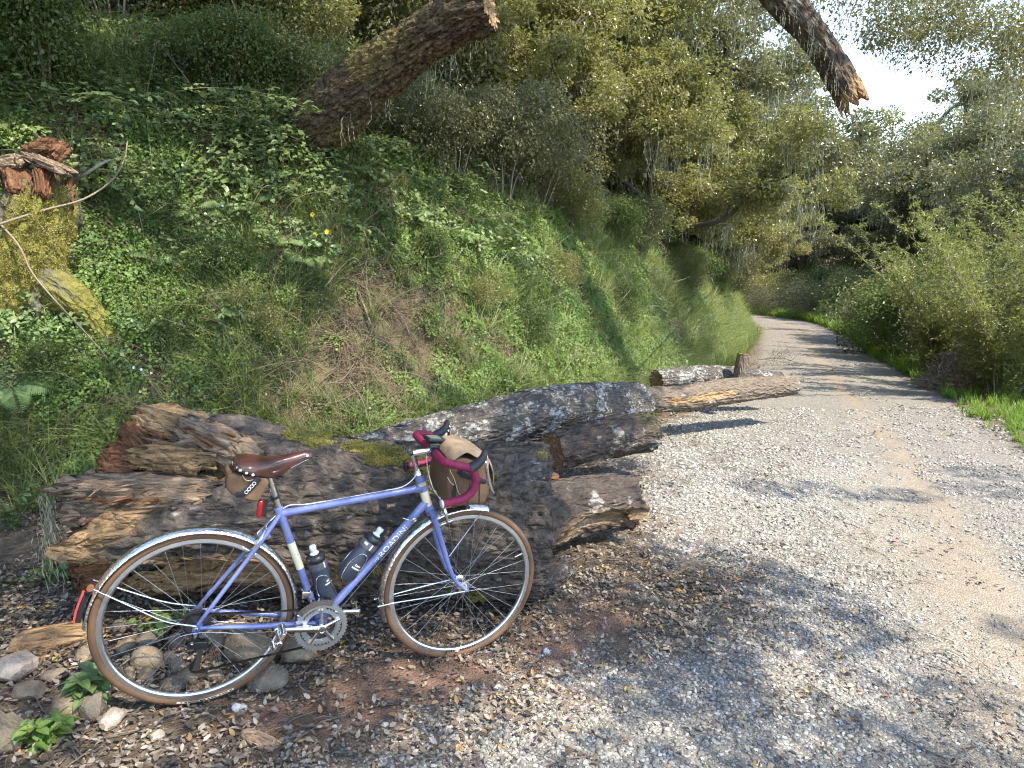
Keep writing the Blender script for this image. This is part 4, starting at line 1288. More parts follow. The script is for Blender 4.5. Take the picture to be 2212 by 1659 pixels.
def make_wheel(cx, rot0, rear):
    w = empty('wheel', (cx, 0, 0), parent=bike)
    w['label'] = 'rear wheel' if rear else 'front wheel'
    obj('tyre', TY, w); obj('rim', RI, w)
    hb = MB()
    wdt = 0.065 if rear else 0.05
    hb.lathe([(0.004, -wdt - 0.012), (0.006, -wdt - 0.01), (0.009, -wdt - 0.002), (0.009, -wdt), (0.012, -0.040), (0.0145, -0.034), (0.0255, -0.0315), (0.0255, -0.0285), (0.0155, -0.024), (0.0125, -0.012), (0.0125, 0.012), (0.0155, 0.024), (0.0255, 0.0285), (0.0255, 0.0315), (0.0145, 0.034), (0.012, 0.04), (0.009, wdt), (0.009, wdt + 0.006), (0.004, wdt + 0.012)], (0, 0, 0), (0, 1, 0), 24)
    hb.build('hub', SILVER, w)
    i = 0
    for q in range(8):
        for k, (s, d) in enumerate(((-1, 1), (1, 1), (-1, -1), (1, -1))):
            o = obj('spoke', SPK[(s, d)], w)
            o.rotation_euler = (0, rot0 + (q * 4 + k) * 2 * PI / 32, 0)
    v = MB(); v.tube([(0, 0, 0.298), (0, 0, 0.262)], [0.0032, 0.0026], 8); v.tube([(0, 0, 0.306), (0, 0, 0.295)], 0.005, 8)
    vo = v.build('valve', SILVER, w); vo.rotation_euler = (0, PI + 0.12 if rear else 1.2, 0)
    return w
wr = make_wheel(0.0, 0.05, True)
wf = make_wheel(FA[0], 0.13, False)
# pale label on the rear tyre wall and the rim sticker in front
def arc_patch(a0, a1, r0, r1, y, mat, name, parent, n=20):
    m = MB()
    aa = np.linspace(a0, a1, n)
    V = [(r * math.cos(a), y if not callable(y) else y(r), r * math.sin(a)) for a in aa for r in (r0, r1)]
    m.add(V, grid_faces(n, 2))
    return m.build(name, mat, parent, smooth=False)
arc_patch(-1.78, -1.17, 0.3225, 0.3305, lambda r: -0.0171, CREAM, 'tyre_label', wr)
for k in range(14):
    a = -1.74 + k * 0.04
    arc_patch(a, a + 0.018 + 0.01 * (k % 3), 0.3245, 0.3288, lambda r: -0.0174, PLAST, 'tyre_print', wr, 3)
for k in range(13):
    a = -1.74 + k * 0.035
    arc_patch(a, a + 0.018, 0.305, 0.3125, lambda r: -0.0119, PLAST, 'rim_print', wf, 3)

# --- mudguards
def guard(a0, a1, cx, parent, name, rad=0.3575):
    n, k = 70, 11
    aa = np.linspace(a0, a1, n); b = np.linspace(-1.25, 1.25, k)
    outer, inner = [], []
    for q in aa:
        for t in b:
            for lst, off in ((outer, 0.0012), (inner, 0.0)):
                rr = rad + off + 0.017 * (math.cos(t) - 1) * 1.2
                lst.append((cx + rr * math.cos(q), 0.0275 * math.sin(t) / math.sin(1.25) * (1 + off * 10), rr * math.sin(q)))
    m = MB()
    Fq = grid_faces(n, k)
    m.add(outer, Fq[:, ::-1]); m.add(inner, Fq)
    N0 = n * k
    rim_e = []
    for i in range(n - 1):
        rim_e += [[i * k, (i + 1) * k, N0 + (i + 1) * k, N0 + i * k], [i * k + k - 1, N0 + i * k + k - 1, N0 + (i + 1) * k + k - 1, (i + 1) * k + k - 1]]
    for j in range(k - 1):
        rim_e += [[j, N0 + j, N0 + j + 1, j + 1], [(n - 1) * k + j, (n - 1) * k + j + 1, N0 + (n - 1) * k + j + 1, N0 + (n - 1) * k + j]]
    m.Q.append(np.array(rim_e))
    return m.build(name, HAMMER, parent, sharp=R(60))
mgr = guard(R(-14), R(176), 0, bike, 'mudguard'); mgr['label'] = 'hammered rear mudguard'
mgf = guard(R(75), R(199), FA[0], bike, 'mudguard'); mgf['label'] = 'hammered front mudguard'
def polar(cx, r, deg, y): return (cx + r * math.cos(R(deg)), y, r * math.sin(R(deg)))
for s in (-1, 1):
    m = MB(); m.tube(catmull([(0.0, 0.073 * s, 0.012), (-0.10, 0.068 * s, 0.045), (-0.2, 0.05 * s, 0.105), polar(0, 0.372, 150.5, 0.03 * s)], 6), 0.0026, 7)
    m.build('mudguard_stay', SILVER, mgr)
    m = MB(); m.tube(catmull([(1.035, 0.058 * s, -0.004), (0.9, 0.05 * s, -0.014), (0.75, 0.034 * s, -0.026), polar(FA[0], 0.37, 185.5, 0.03 * s)], 6), 0.0026, 7)
    m.build('mudguard_stay', SILVER, mgf)
    m = MB(); m.ball(polar(FA[0], 0.367, 185.5, 0.031 * s), 0.006); m.build('stay_bolt', SILVER, mgf)
m = MB(); m.tube([(0.945, -0.062, 0.165), (1.095, -0.022, 0.336)], 0.0022, 7); m.build('mudguard_stay', SILVER, mgf)
RUSTY = plain('rusty_bolt', (0.20, 0.085, 0.04), 0.7, 0.3)
m = MB(); m.lathe([(0.011, -0.006), (0.011, 0.006)], polar(0, 0.372, 150.5, -0.03), (0, 1, 0), 12); m.build('stay_bolt', RUSTY, mgr)
m = MB()
pr = [polar(0, 0.362, d, 0) for d in (156, 161, 166, 172)]
m.prism([(p[0] - 0.0, p[2]) for p in pr] + [(p[0] - 0.016, p[2] + 0.004) for p in pr[::-1]], -0.016, 0.016)
m.build('reflector_body', PLAST, mgr)
m = MB()
m.prism([(p[0] - 0.017, p[2] + 0.004) for p in pr] + [(p[0] - 0.023, p[2] + 0.006) for p in pr[::-1]], -0.019, 0.019)
m.build('reflector', REDR, mgr)

# --- seat post, saddle
f = MB(); f.bar(lerp(BBP, SL, 1.0), (0.2385, 0, 0.555), 0.0136, 16)
f.bar((0.2385, -0.022, 0.553), (0.2385, 0.022, 0.553), 0.013, 12)
f.build('seat_post', SILVER, bike)
def saddle_mesh():
    xs = np.linspace(0, 1, 34); k = 25
    V = []
    for layer in (0, 1):
        for s in xs:
            x = 0.122 + 0.273 * s
            hw = np.interp(s, [0, 0.06, 0.2, 0.35, 0.5, 0.65, 0.8, 0.93, 1.0], [0.052, 0.072, 0.079, 0.066, 0.043, 0.03, 0.024, 0.019, 0.012])
            top = np.interp(s, [0, 0.05, 0.2, 0.45, 0.7, 0.9, 1.0], [0.600, 0.613, 0.610, 0.603, 0.614, 0.624, 0.620])
            dep = np.interp(s, [0, 0.1, 0.3, 0.5, 0.62, 0.75, 0.9, 1.0], [0.018, 0.033, 0.048, 0.062, 0.058, 0.036, 0.02, 0.016])
            hw -= layer * 0.004; top -= layer * 0.0045
            for b in np.linspace(-1, 1, k):
                ab = abs(b)
                if ab < 0.6:
                    q = ab / 0.6
                    yy = hw * (q - 0.06 * q ** 3); zz = top - 0.010 * q ** 2.5 - 0.006 * q ** 8
                else:
                    q = (ab - 0.6) / 0.4
                    yy = hw * (0.94 + 0.08 * math.sin(q * PI * 0.7) - 0.10 * q * (1 if s > 0.3 else 0.2)); zz = top - 0.016 - (dep - 0.016) * q
                V.append((x, math.copysign(yy, b), zz))
    n = len(xs)
    Fq = grid_faces(n, k)
    N0 = n * k
    e = []
    for i in range(n - 1):
        e += [[i * k, (i + 1) * k, N0 + (i + 1) * k, N0 + i * k], [i * k + k - 1, N0 + i * k + k - 1, N0 + (i + 1) * k + k - 1, (i + 1) * k + k - 1]]
    for j in range(k - 1):
        e += [[j, N0 + j, N0 + j + 1, j + 1], [(n - 1) * k + j, (n - 1) * k + j + 1, N0 + (n - 1) * k + j + 1, N0 + (n - 1) * k + j]]
    return mesh_np('saddle', V, np.vstack([Fq[:, ::-1], Fq + N0, np.array(e)]), LEATHER)
sad = obj('saddle', saddle_mesh(), bike)
def rivet(p, r=0.0065, d=(0, -1, 0.4), parent=sad):
    m = MB(); m.lathe([(r, -0.001), (r * 0.95, 0.0012), (r * 0.6, 0.0024), (0.0001, 0.0028)], p, d, 14); m.build('rivet', SILVER, parent)
for p in ((0.1345, -0.060, 0.592), (0.142, -0.0735, 0.586), (0.162, -0.0815, 0.578), (0.183, -0.0805, 0.5695)):
    rivet(p, 0.0058, (-0.25, -1, 0.3))
rivet((0.3755, -0.0175, 0.6105), 0.006, (0.15, -1, 0.35))
m = MB(); m.box((0.1195, 0, 0.597), (0.003, 0.05, 0.016)); m.build('name_plate', SILVER, sad, bevel=0.001)
for s in (-1, 1):
    m = MB(); m.tube(catmull([(0.13, 0.035 * s, 0.578), (0.17, 0.024 * s, 0.564), (0.24, 0.021 * s, 0.558), (0.31, 0.018 * s, 0.566), (0.38, 0.008 * s, 0.596)], 5), 0.0034, 7)
    m.build('saddle_rail', SILVER, sad)
m = MB()                                                        # embossed oval outline on the skirt
for ra in (1.0, 0.82):
    m.tube([(0.272 + 0.030 * ra * math.cos(a) , -0.0505 - 0.012 * 0 + 0.13 * (0.272 + 0.030 * ra * math.cos(a) - 0.272), 0.583 + 0.0135 * ra * math.sin(a) + 0.010 * math.cos(a)) for a in np.linspace(0, 2 * PI, 28, endpoint=False)], 0.0008, 5, closed=True)
m.build('embossing', LEATHER, sad)

# --- tail light
m = MB(); m.box((0.2135, -0.0, 0.412), (0.018, 0.03, 0.066), (0, 0.1, 0)); tl = m.build('tail_light', REDL, bike, bevel=0.004)
m = MB(); m.box((0.2305, 0, 0.412), (0.016, 0.026, 0.058), (0, 0.1, 0)); m.bar((0.236, 0, 0.43), (0.262, 0, 0.458), 0.006, 8)
m.lathe([(0.0165, -0.006), (0.0165, 0.006)], (0.2665, 0, 0.452), SL - BBP, 16); m.build('light_mount', PLAST, tl)

# --- stem, handlebar, levers
m = MB()
m.tube([HT1 + SAX * 0.02, HT1 + SAX * 0.085, HT1 + SAX * 0.10], [0.0112, 0.0112, 0.0125], 16)
m.tube([(0.7835, 0, 0.5955), (0.802, 0, 0.599), (0.835, 0, 0.601), (0.862, 0, 0.603)], [0.0138, 0.0142, 0.0128, 0.0135], 16)
m.lathe([(0.018, -0.021), (0.0185, -0.015), (0.0185, 0.015), (0.018, 0.021)], (0.866, 0, 0.603), (0, 1, 0), 18)
m.build('stem', SILVER, bike)
BAR = lambda s: catmull([(0.866, 0.0 * s, 0.603), (0.862, 0.06 * s, 0.606), (0.850, 0.15 * s, 0.614), (0.853, 0.187 * s, 0.617), (0.880, 0.211 * s, 0.613), (0.917, 0.22 * s, 0.606), (0.948, 0.221 * s, 0.594), (0.966, 0.222 * s, 0.566), (0.969, 0.223 * s, 0.538), (0.955, 0.225 * s, 0.503), (0.922, 0.228 * s, 0.480), (0.88, 0.229 * s, 0.472), (0.841, 0.23 * s, 0.467)], 9)
m = MB()
for s in (-1, 1): m.tube(BAR(s), 0.0119, 12, up=(0, 0, 1))
hbar = m.build('handlebar', SILVER, bike)
for s in (-1, 1):
    p = BAR(s)[5:]
    seg = np.linalg.norm(np.diff(p, axis=0), axis=1); arc = np.concatenate([[0], np.cumsum(seg)])
    q = np.linspace(0, arc[-1], 220)
    pp = np.stack([np.interp(q, arc, p[:, k]) for k in range(3)], 1)
    m = MB(); m.tube(pp, 0.0158 + 0.0011 * np.abs(((q / 0.017) % 1.0) - 0.25), 14, up=(0, 0, 1)); m.build('bar_tape', TAPE, hbar)
    e = p[-1]; d = p[-1] - p[-2]
    if s < 0:
        m = MB(); m.lathe([(0.0162, 0), (0.0158, 0.006), (0.004, 0.009)], e, d, 14); m.build('bar_end_plug', WHITEP, hbar)
    else:
        m = MB(); m.lathe([(0.015, 0), (0.012, 0.008), (0.026, 0.018), (0.026, 0.024), (0.008, 0.028)], e, d, 16); m.build('bar_end_light', PLAST, hbar)
    lv = MB()
    lv.tube(catmull([(0.944, 0.221 * s, 0.596), (0.962, 0.221 * s, 0.607), (0.982, 0.221 * s, 0.622), (0.995, 0.221 * s, 0.642), (0.998, 0.2205 * s, 0.662)], 6), np.interp(np.linspace(0, 1, 25), [0, .3, .6, .85, 1], [0.0215, 0.0195, 0.0165, 0.0135, 0.0105]), 14, up=(0, 1, 0), flat=1.0)
    lv.ball((0.998, 0.2205 * s, 0.662), (0.0105, 0.0105, 0.008))
    hood = lv.build('brake_lever', RUBBER, bike)
    m = MB()
    lp = catmull([(1.003, 0.221 * s, 0.654), (1.011, 0.221 * s, 0.628), (1.011, 0.222 * s, 0.598), (1.019, 0.223 * s, 0.562), (1.029, 0.225 * s, 0.528), (1.046, 0.227 * s, 0.494)], 6)
    m.tube(lp, np.interp(np.linspace(0, 1, len(lp)), [0, .25, .45, .8, 1], [0.007, 0.0105, 0.0105, 0.0098, 0.0065]), 10, up=(0, 1, 0), flat=0.7)
    m.tube([(0.99, 0.221 * s, 0.628), (1.012, 0.221 * s, 0.612)], 0.009, 10)
    m.build('lever_blade', SILVER, hood)

# --- bicycle computer and light bracket on the bar
m = MB(); m.box((0.888, 0.052, 0.636), (0.082, 0.052, 0.015), (0.08, 0.12, 0.25)); bc = m.build('bike_computer', PLAST, bike, bevel=0.005)
m = MB(); m.box((0.884, 0.051, 0.6448), (0.054, 0.038, 0.002), (0.08, 0.12, 0.25)); m.build('screen', SCREEN, bc)
m = MB(); m.box((0.875, 0.02, 0.613), (0.045, 0.035, 0.03)); m.bar((0.868, -0.035, 0.605), (0.868, -0.015, 0.605), 0.0185, 14); m.build('mount', PLAST, bc, bevel=0.003)

# --- bell on the bar
# --- crankset
cs = empty('crankset', parent=bike)
def ring(r_out, r_in, teeth, y, th, slots, name, mat):
    m = MB()
    n = teeth * 4
    a = np.linspace(0, 2 * PI, n, endpoint=False)
    ro = np.array([r_out + (0.0042 if i % 4 in (1, 2) else -0.0008) for i in range(n)])
    rows = []
    inner = r_in
    V = []
    for yy in (y - th / 2, y + th / 2):
        for i in range(n):
            V.append((BBP[0] + inner * math.cos(a[i]), yy, BBP[2] + inner * math.sin(a[i])))
            V.append((BBP[0] + ro[i] * math.cos(a[i]), yy, BBP[2] + ro[i] * math.sin(a[i])))
    Q = []
    for i in range(n):
        j = (i + 1) % n
        Q += [[2 * i, 2 * j, 2 * j + 1, 2 * i + 1], [2 * n + 2 * i, 2 * n + 2 * i + 1, 2 * n + 2 * j + 1, 2 * n + 2 * j],
              [2 * i + 1, 2 * j + 1, 2 * n + 2 * j + 1, 2 * n + 2 * i + 1], [2 * i, 2 * n + 2 * i, 2 * n + 2 * j, 2 * j]]
    m.add(V, Q)
    return m
RINGM = metal_mat('chainring_alloy', (0.80, 0.80, 0.81), 0.38)
m = ring(0.0985, 0.081, 46, -0.0475, 0.003, 0, 'chainring', RINGM)
ri = 0.0845
for a0 in np.arange(5) * 2 * PI / 5 + 0.35:                         # solid web between the slots
    aa = np.linspace(a0 - 0.24, a0 + 0.24, 8)
    V = [(BBP[0] + r * math.cos(q), y, BBP[2] + r * math.sin(q)) for y in (-0.049, -0.046) for q in aa for r in (0.072, ri)]
    m.add(V, np.vstack([grid_faces(8, 2)[:, ::-1], grid_faces(8, 2) + 16]))
m.build('chainring', RINGM, cs)
m = ring(0.0735, 0.060, 34, -0.0475, 0.0028, 0, 'chainring', RINGM)
m.build('chainring', RINGM, cs)
m = ring(0.0700, 0.056, 32, -0.041, 0.0028, 0, 'chainring', RINGM)
m.build('chainring', RINGM, cs)
CA = math.atan2(0.028, -0.167)                                       # right crank points backwards
rc = MB()
pe = BBP + 0.17 * np.array([math.cos(CA), 0, math.sin(CA)])
rc.tube([BBP + [0, -0.062, 0], lerp(BBP, pe, 0.35) + [0, -0.066, 0], lerp(BBP, pe, 0.8) + [0, -0.072, 0], pe + [0, -0.074, 0], pe + [0.008 * math.cos(CA), -0.074, 0.008 * math.sin(CA)]], [0.0165, 0.0125, 0.0105, 0.0135, 0.009], 14, up=(0, 0, 1), flat=0.72)
rc.lathe([(0.0185, -0.012), (0.0185, 0.012), (0.012, 0.016), (0.0115, 0.013)], BBP + [0, -0.057, 0], (0, -1, 0), 22)
for q in np.arange(5) * 2 * PI / 5 + 0.35:
    d = np.array([math.cos(q), 0, math.sin(q)])
    rc.tube([BBP + d * 0.012 + [0, -0.056, 0], BBP + d * 0.05 + [0, -0.053, 0], BBP + d * 0.074 + [0, -0.051, 0]], [0.0095, 0.0068, 0.0072], 10, up=(0, 1, 0))
rc.build('crank_arm', SILVER, cs)
for q in np.arange(5) * 2 * PI / 5 + 0.35:
    m = MB(); m.lathe([(0.0055, 0), (0.0055, 0.004), (0.003, 0.005)], BBP + 0.0715 * np.array([math.cos(q), 0, math.sin(q)]) + [0, -0.052, 0], (0, -1, 0), 10); m.build('chainring_bolt', STEEL, cs)
lc = MB()
pl = BBP - 0.17 * np.array([math.cos(CA), 0, math.sin(CA)])
lc.tube([BBP + [0, 0.06, 0], lerp(BBP, pl, 0.35) + [0, 0.064, 0], lerp(BBP, pl, 0.8) + [0, 0.071, 0], pl + [0, 0.074, 0], pl + [-0.01 * math.cos(CA), 0.074, 0]], [0.016, 0.0125, 0.0105, 0.0135, 0.009], 14, up=(0, 0, 1), flat=0.72)
lc.bar(BBP + [0, -0.06, 0], BBP + [0, 0.07, 0], 0.009, 12)
lc.build('crank_arm', SILVER, cs)
m = MB(); m.lathe([(0.0155, 0), (0.0155, 0.006), (0.010, 0.0065), (0.009, 0.003), (0.0001, 0.003)], BBP + [0, -0.0725, 0], (0, -1, 0), 18); m.build('crank_bolt', SILVER, cs)
def pedal(c, s, tilt):
    m = MB()
    c = np.asarray(c, float)
    Rm = np.array(Matrix.Rotation(tilt, 3, 'Y'))
    T = lambda p: c + Rm @ np.array(p, float)
    y0 = 0.014 * s
    m.bar(T((0, 0, 0)), T((0, 0.098 * s, 0)), 0.0075, 10, 0.006)
    for e in (-1, 1):
        for yy in (0.022, 0.084):
            m.tube([T((0, yy * s, 0)), T((0.034 * e, yy * s, 0))], 0.0045, 6)
        pts = [T((0.036 * e, (0.018 + 0.07 * t) * s, 0.0)) for t in np.linspace(0, 1, 12)]
        m.tube(pts, [0.0075 if k % 2 else 0.011 for k in range(12)], 6, flat=0.4)
        m.tube([T((0.030 * e, 0.02 * s, 0.009)), T((0.030 * e, 0.086 * s, 0.009))], 0.0025, 6)
        m.tube([T((0.030 * e, 0.02 * s, -0.009)), T((0.030 * e, 0.086 * s, -0.009))], 0.0025, 6)
    m.tube([T((-0.036, 0.088 * s, 0)), T((0, 0.096 * s, 0)), T((0.036, 0.088 * s, 0))], 0.0055, 6)
    m.lathe([(0.012, 0), (0.012, 0.012), (0.008, 0.014)], T((0, 0.088 * s, 0)), (0, s, 0), 12)
    return m.build('pedal', SILVER, bike)
pedal(pe + [0, -0.074, 0], -1, R(-62))
pedal(pl + [0, 0.074, 0], 1, R(78))

# --- cassette, chain, derailleurs
m = MB()
for k in range(9):
    r = 0.0225 + 0.0037 * (8 - k); teeth = 12 + 2 * (8 - k)
    a = np.linspace(0, 2 * PI, teeth * 2, endpoint=False)
    rr = [r + (0.0025 if i % 2 else -0.0005) for i in range(len(a))]
    y = -0.022 - 0.0042 * k
    V = [(rr[i] * math.cos(a[i]), y + dy, rr[i] * math.sin(a[i])) for dy in (0, -0.0018) for i in range(len(a))]
    n = len(a)
    m.add(V, [[i, (i + 1) % n, n + (i + 1) % n, n + i] for i in range(n)], ngons=[list(range(n)), list(range(n, 2 * n))[::-1]])
m.lathe([(0.018, -0.058), (0.018, -0.02)], (0, 0, 0), (0, 1, 0), 16)
m.build('cassette', STEEL, bike, smooth=False)
PU = np.array([0.010, -0.0395, -0.082]); PLW = np.array([-0.004, -0.0395, -0.172])
def circ(c, r, a0, a1, n): return [np.array([c[0] + r * math.cos(a), c[1], c[2] + r * math.sin(a)]) for a in np.linspace(a0, a1, n)]
rg = 0.0735
loop = circ((BBP[0], -0.044, BBP[2]), rg, R(96), R(-78), 26) + circ(PLW, 0.019, R(-80), R(-200), 10) + circ(PU, 0.019, R(-20), R(70), 6) + circ((0, -0.0405, 0), 0.040, R(215), R(96), 14)
loop = np.array(loop)
cl = np.vstack([loop, loop[:1]])
seg = np.linalg.norm(np.diff(cl, axis=0), axis=1); arc = np.concatenate([[0], np.cumsum(seg)])
nl = int(arc[-1] / 0.0127)
m = MB()
q = np.linspace(0, arc[-1], nl, endpoint=False)
P = np.stack([np.interp(q, arc, cl[:, k]) for k in range(3)], 1)
for i in range(nl):
    a, b = P[i], P[(i + 1) % nl]
    yo = 0.0031 if i % 2 else 0.0019
    for s in (-1, 1):
        c = (a + b) / 2; d = b - a; d = d / np.linalg.norm(d)
        nrm_ = np.cross(d, [0, 1, 0])
        w = 0.0042
        V = [a - d * 0.003 + nrm_ * w * .7, a - d * 0.003 - nrm_ * w * .7, c - nrm_ * w * 0.6, b + d * 0.003 - nrm_ * w * .7, b + d * 0.003 + nrm_ * w * .7, c + nrm_ * w * 0.6]
        V = [v + np.array([0, s * yo, 0]) for v in V]
        m.add(V + [v + np.array([0, s * 0.0011, 0]) for v in V], [[k, (k + 1) % 6, 6 + (k + 1) % 6, 6 + k] for k in range(6)], ngons=[list(range(6)), list(range(6, 12))[::-1]])
    m.bar(a + [0, -0.0044, 0], a + [0, 0.0044, 0], 0.0024, 6)
m.build('chain', CHAINM, bike, smooth=False)
rd_ = empty('rear_derailleur', parent=bike)
m = MB()
m.tube([(-0.004, -0.066, -0.026), (-0.010, -0.062, -0.052)], [0.0115, 0.011], 12)
m.box((0.004, -0.058, -0.070), (0.062, 0.016, 0.026), (0, 0.12, 0))
m.tube([(-0.020, -0.06, -0.058), (-0.022, -0.058, -0.080)], 0.009, 10)
m.lathe([(0.014, -0.010), (0.014, 0.010)], (0.024, -0.052, -0.070), (0, 1, 0), 14)
m.build('body', PLAST, rd_, bevel=0.002)
m = MB()
for yy in (-0.0475, -0.0325):
    m.tube([PU + [0.004, yy - PU[1], 0.008], lerp(PU, PLW, 0.5) + [0.006, yy - PU[1], 0], PLW + [0, yy - PU[1], -0.008]], [0.012, 0.009, 0.012], 8, up=(1, 0, 0), flat=0.12)
m.build('cage', STEEL, rd_)
for c in (PU, PLW):
    m = MB(); n = 22
    a = np.linspace(0, 2 * PI, n, endpoint=False); rr = [0.0178 if i % 2 else 0.0148 for i in range(n)]
    V = [(c[0] + rr[i] * math.cos(a[i]), c[1] + dy, c[2] + rr[i] * math.sin(a[i])) for dy in (-0.003, 0.003) for i in range(n)]
    m.add(V, [[i, (i + 1) % n, n + (i + 1) % n, n + i] for i in range(n)], ngons=[list(range(n)), list(range(n, 2 * n))[::-1]])
    m.build('pulley', PLAST, rd_, smooth=False)
for p, r_ in (((-0.004, -0.074, -0.028), 0.006), ((-0.014, -0.070, -0.054), 0.0062)):
    m = MB(); m.lathe([(r_, 0), (r_, 0.004), (r_ * 0.55, 0.0045), (r_ * 0.5, 0.002)], p, (0, -1, 0), 12); m.build('bolt', SILVER, rd_)
m = MB(); m.tube(catmull([(0.16, -0.062, -0.052), (0.06, -0.072, -0.022), (0.0, -0.078, -0.012), (-0.055, -0.078, -0.018), (-0.088, -0.075, -0.05), (-0.075, -0.068, -0.085), (-0.03, -0.064, -0.095)], 8), 0.0017, 6); m.build('cable', SPOKEM, rd_)
fdl = empty('front_derailleur', parent=bike)
m = MB(); c0 = lerp(BBP, SL, 0.30); m.lathe([(0.0172, -0.008), (0.0172, 0.008)], c0, SL - BBP, 16); m.box(c0 + [-0.012, -0.03, -0.002], (0.03, 0.028, 0.026)); m.tube([c0 + [-0.012, -0.036, 0], c0 + [-0.03, -0.04, 0.028]], 0.004, 7); m.build('clamp', SILVER, fdl, bevel=0.002)
m = MB()
for yy in (-0.056, -0.040):
    aa = np.linspace(R(66), R(142), 14)
    V = [(BBP[0] + r * math.cos(q), yy + dy, BBP[2] + r * math.sin(q)) for dy in (0, 0.0015) for q in aa for r in (0.094, 0.118)]
    m.add(V, np.vstack([grid_faces(14, 2)[:, ::-1], grid_faces(14, 2) + 28]))
m.box((BBP[0] + 0.112 * math.cos(R(100)), -0.048, BBP[2] + 0.117 * math.sin(R(100))), (0.05, 0.016, 0.003), (0, -0.1, 0))
m.build('cage', SILVER, fdl)

# --- brakes
def caliper(c, up, name, side_dir):
    g = empty('brake', parent=bike); g['label'] = name
    c = np.asarray(c, float); up = np.asarray(up, float) / np.linalg.norm(up)
    m = MB()
    m.bar(c + [0.0, -0.03, 0], c + [0, 0.03, 0], 0.007, 10)
    for s in (-1, 1):
        m.tube(catmull([c + up * 0.045 + [0, 0.018 * s, 0], c + up * 0.01 + [0, 0.034 * s, 0], c - up * 0.02 + [0, 0.036 * s, 0], c - up * 0.048 + [0, 0.026 * s, 0]], 5), np.interp(np.linspace(0, 1, 16), [0, .4, 1], [0.004, 0.0072, 0.005]), 9, flat=0.7)
    m.bar(c + up * 0.052 + [0, -0.02, 0], c + up * 0.044 + [0, 0.02, 0], 0.0035, 8)
    m.tube([c + up * 0.05, c + up * 0.078], 0.0032, 7)
    m.build('caliper_arm', SILVER, g)
    for s in (-1, 1):
        m = MB(); t = np.cross(up, [0, 1, 0]); a = c - up * 0.05 + np.array([0, 0.0165 * s, 0])
        m.tube([a - t * 0.026, a + t * 0.026], 0.0058, 8, flat=0.8); m.build('brake_pad', RUBBER if s > 0 else SILVER, g)
    return g
ua = np.array([math.cos(R(55)), 0, math.sin(R(55))])
caliper(ua * 0.362, ua, 'rear brake', 1)
ub = np.array([math.cos(R(107)), 0, math.sin(R(107))])
caliper(FA + ub * 0.36, ub, 'front brake', 1)

# --- shifters and cables
m = MB(); sp = lerp(BBP, dt1, 0.865)
m.lathe([(0.009, 0.012), (0.009, 0.026), (0.005, 0.029)], sp, (0, -1, 0), 14)
m.tube(catmull([sp + [0, -0.021, 0], sp + [-0.022, -0.024, 0.0], sp + [-0.05, -0.026, 0.012]], 5), np.interp(np.linspace(0, 1, 11), [0, 1], [0.0052, 0.003]), 8, up=(0, 1, 0), flat=0.7)
m.build('shift_lever', SILVER, bike)
m = MB(); m.tube([sp + [0.004, -0.02, -0.008], BBP + [0.03, -0.018, -0.008], BBP + [0.0, -0.016, -0.024]], 0.0008, 5); m.tube([BBP + [0, -0.03, -0.024], (0.17, -0.058, -0.05)], 0.0008, 5); m.build('shift_cable', SPOKEM, bike)
m = MB()
tu = lambda t, o_: lerp(tt0, tt1, t) + np.array([0, -0.006, 0.0152 + o_])
m.tube(catmull([HT1 + [-0.006, -0.012, 0.035], HT1 + [-0.03, -0.014, -0.006], tu(0.84, 0.006), tu(0.72, 0.004)], 7), 0.0022, 7)
m.tube([tu(0.74, 0.004), tu(0.27, 0.004)], 0.0009, 5)
m.tube(catmull([tu(0.30, 0.004), tu(0.16, 0.006), tu(0.04, 0.012), ua * 0.44 + np.array([0, 0, 0.0])], 7), 0.0022, 7)
m.build('rear_brake_cable', CABLEW, bike)
m = MB(); m.tube(catmull([(0.835, -0.012, 0.592), (0.848, -0.012, 0.52), (0.872, -0.014, 0.45), (0.905, -0.012, 0.40)], 6), 0.0021, 7); m.build('front_brake_cable', CABLEW, bike)

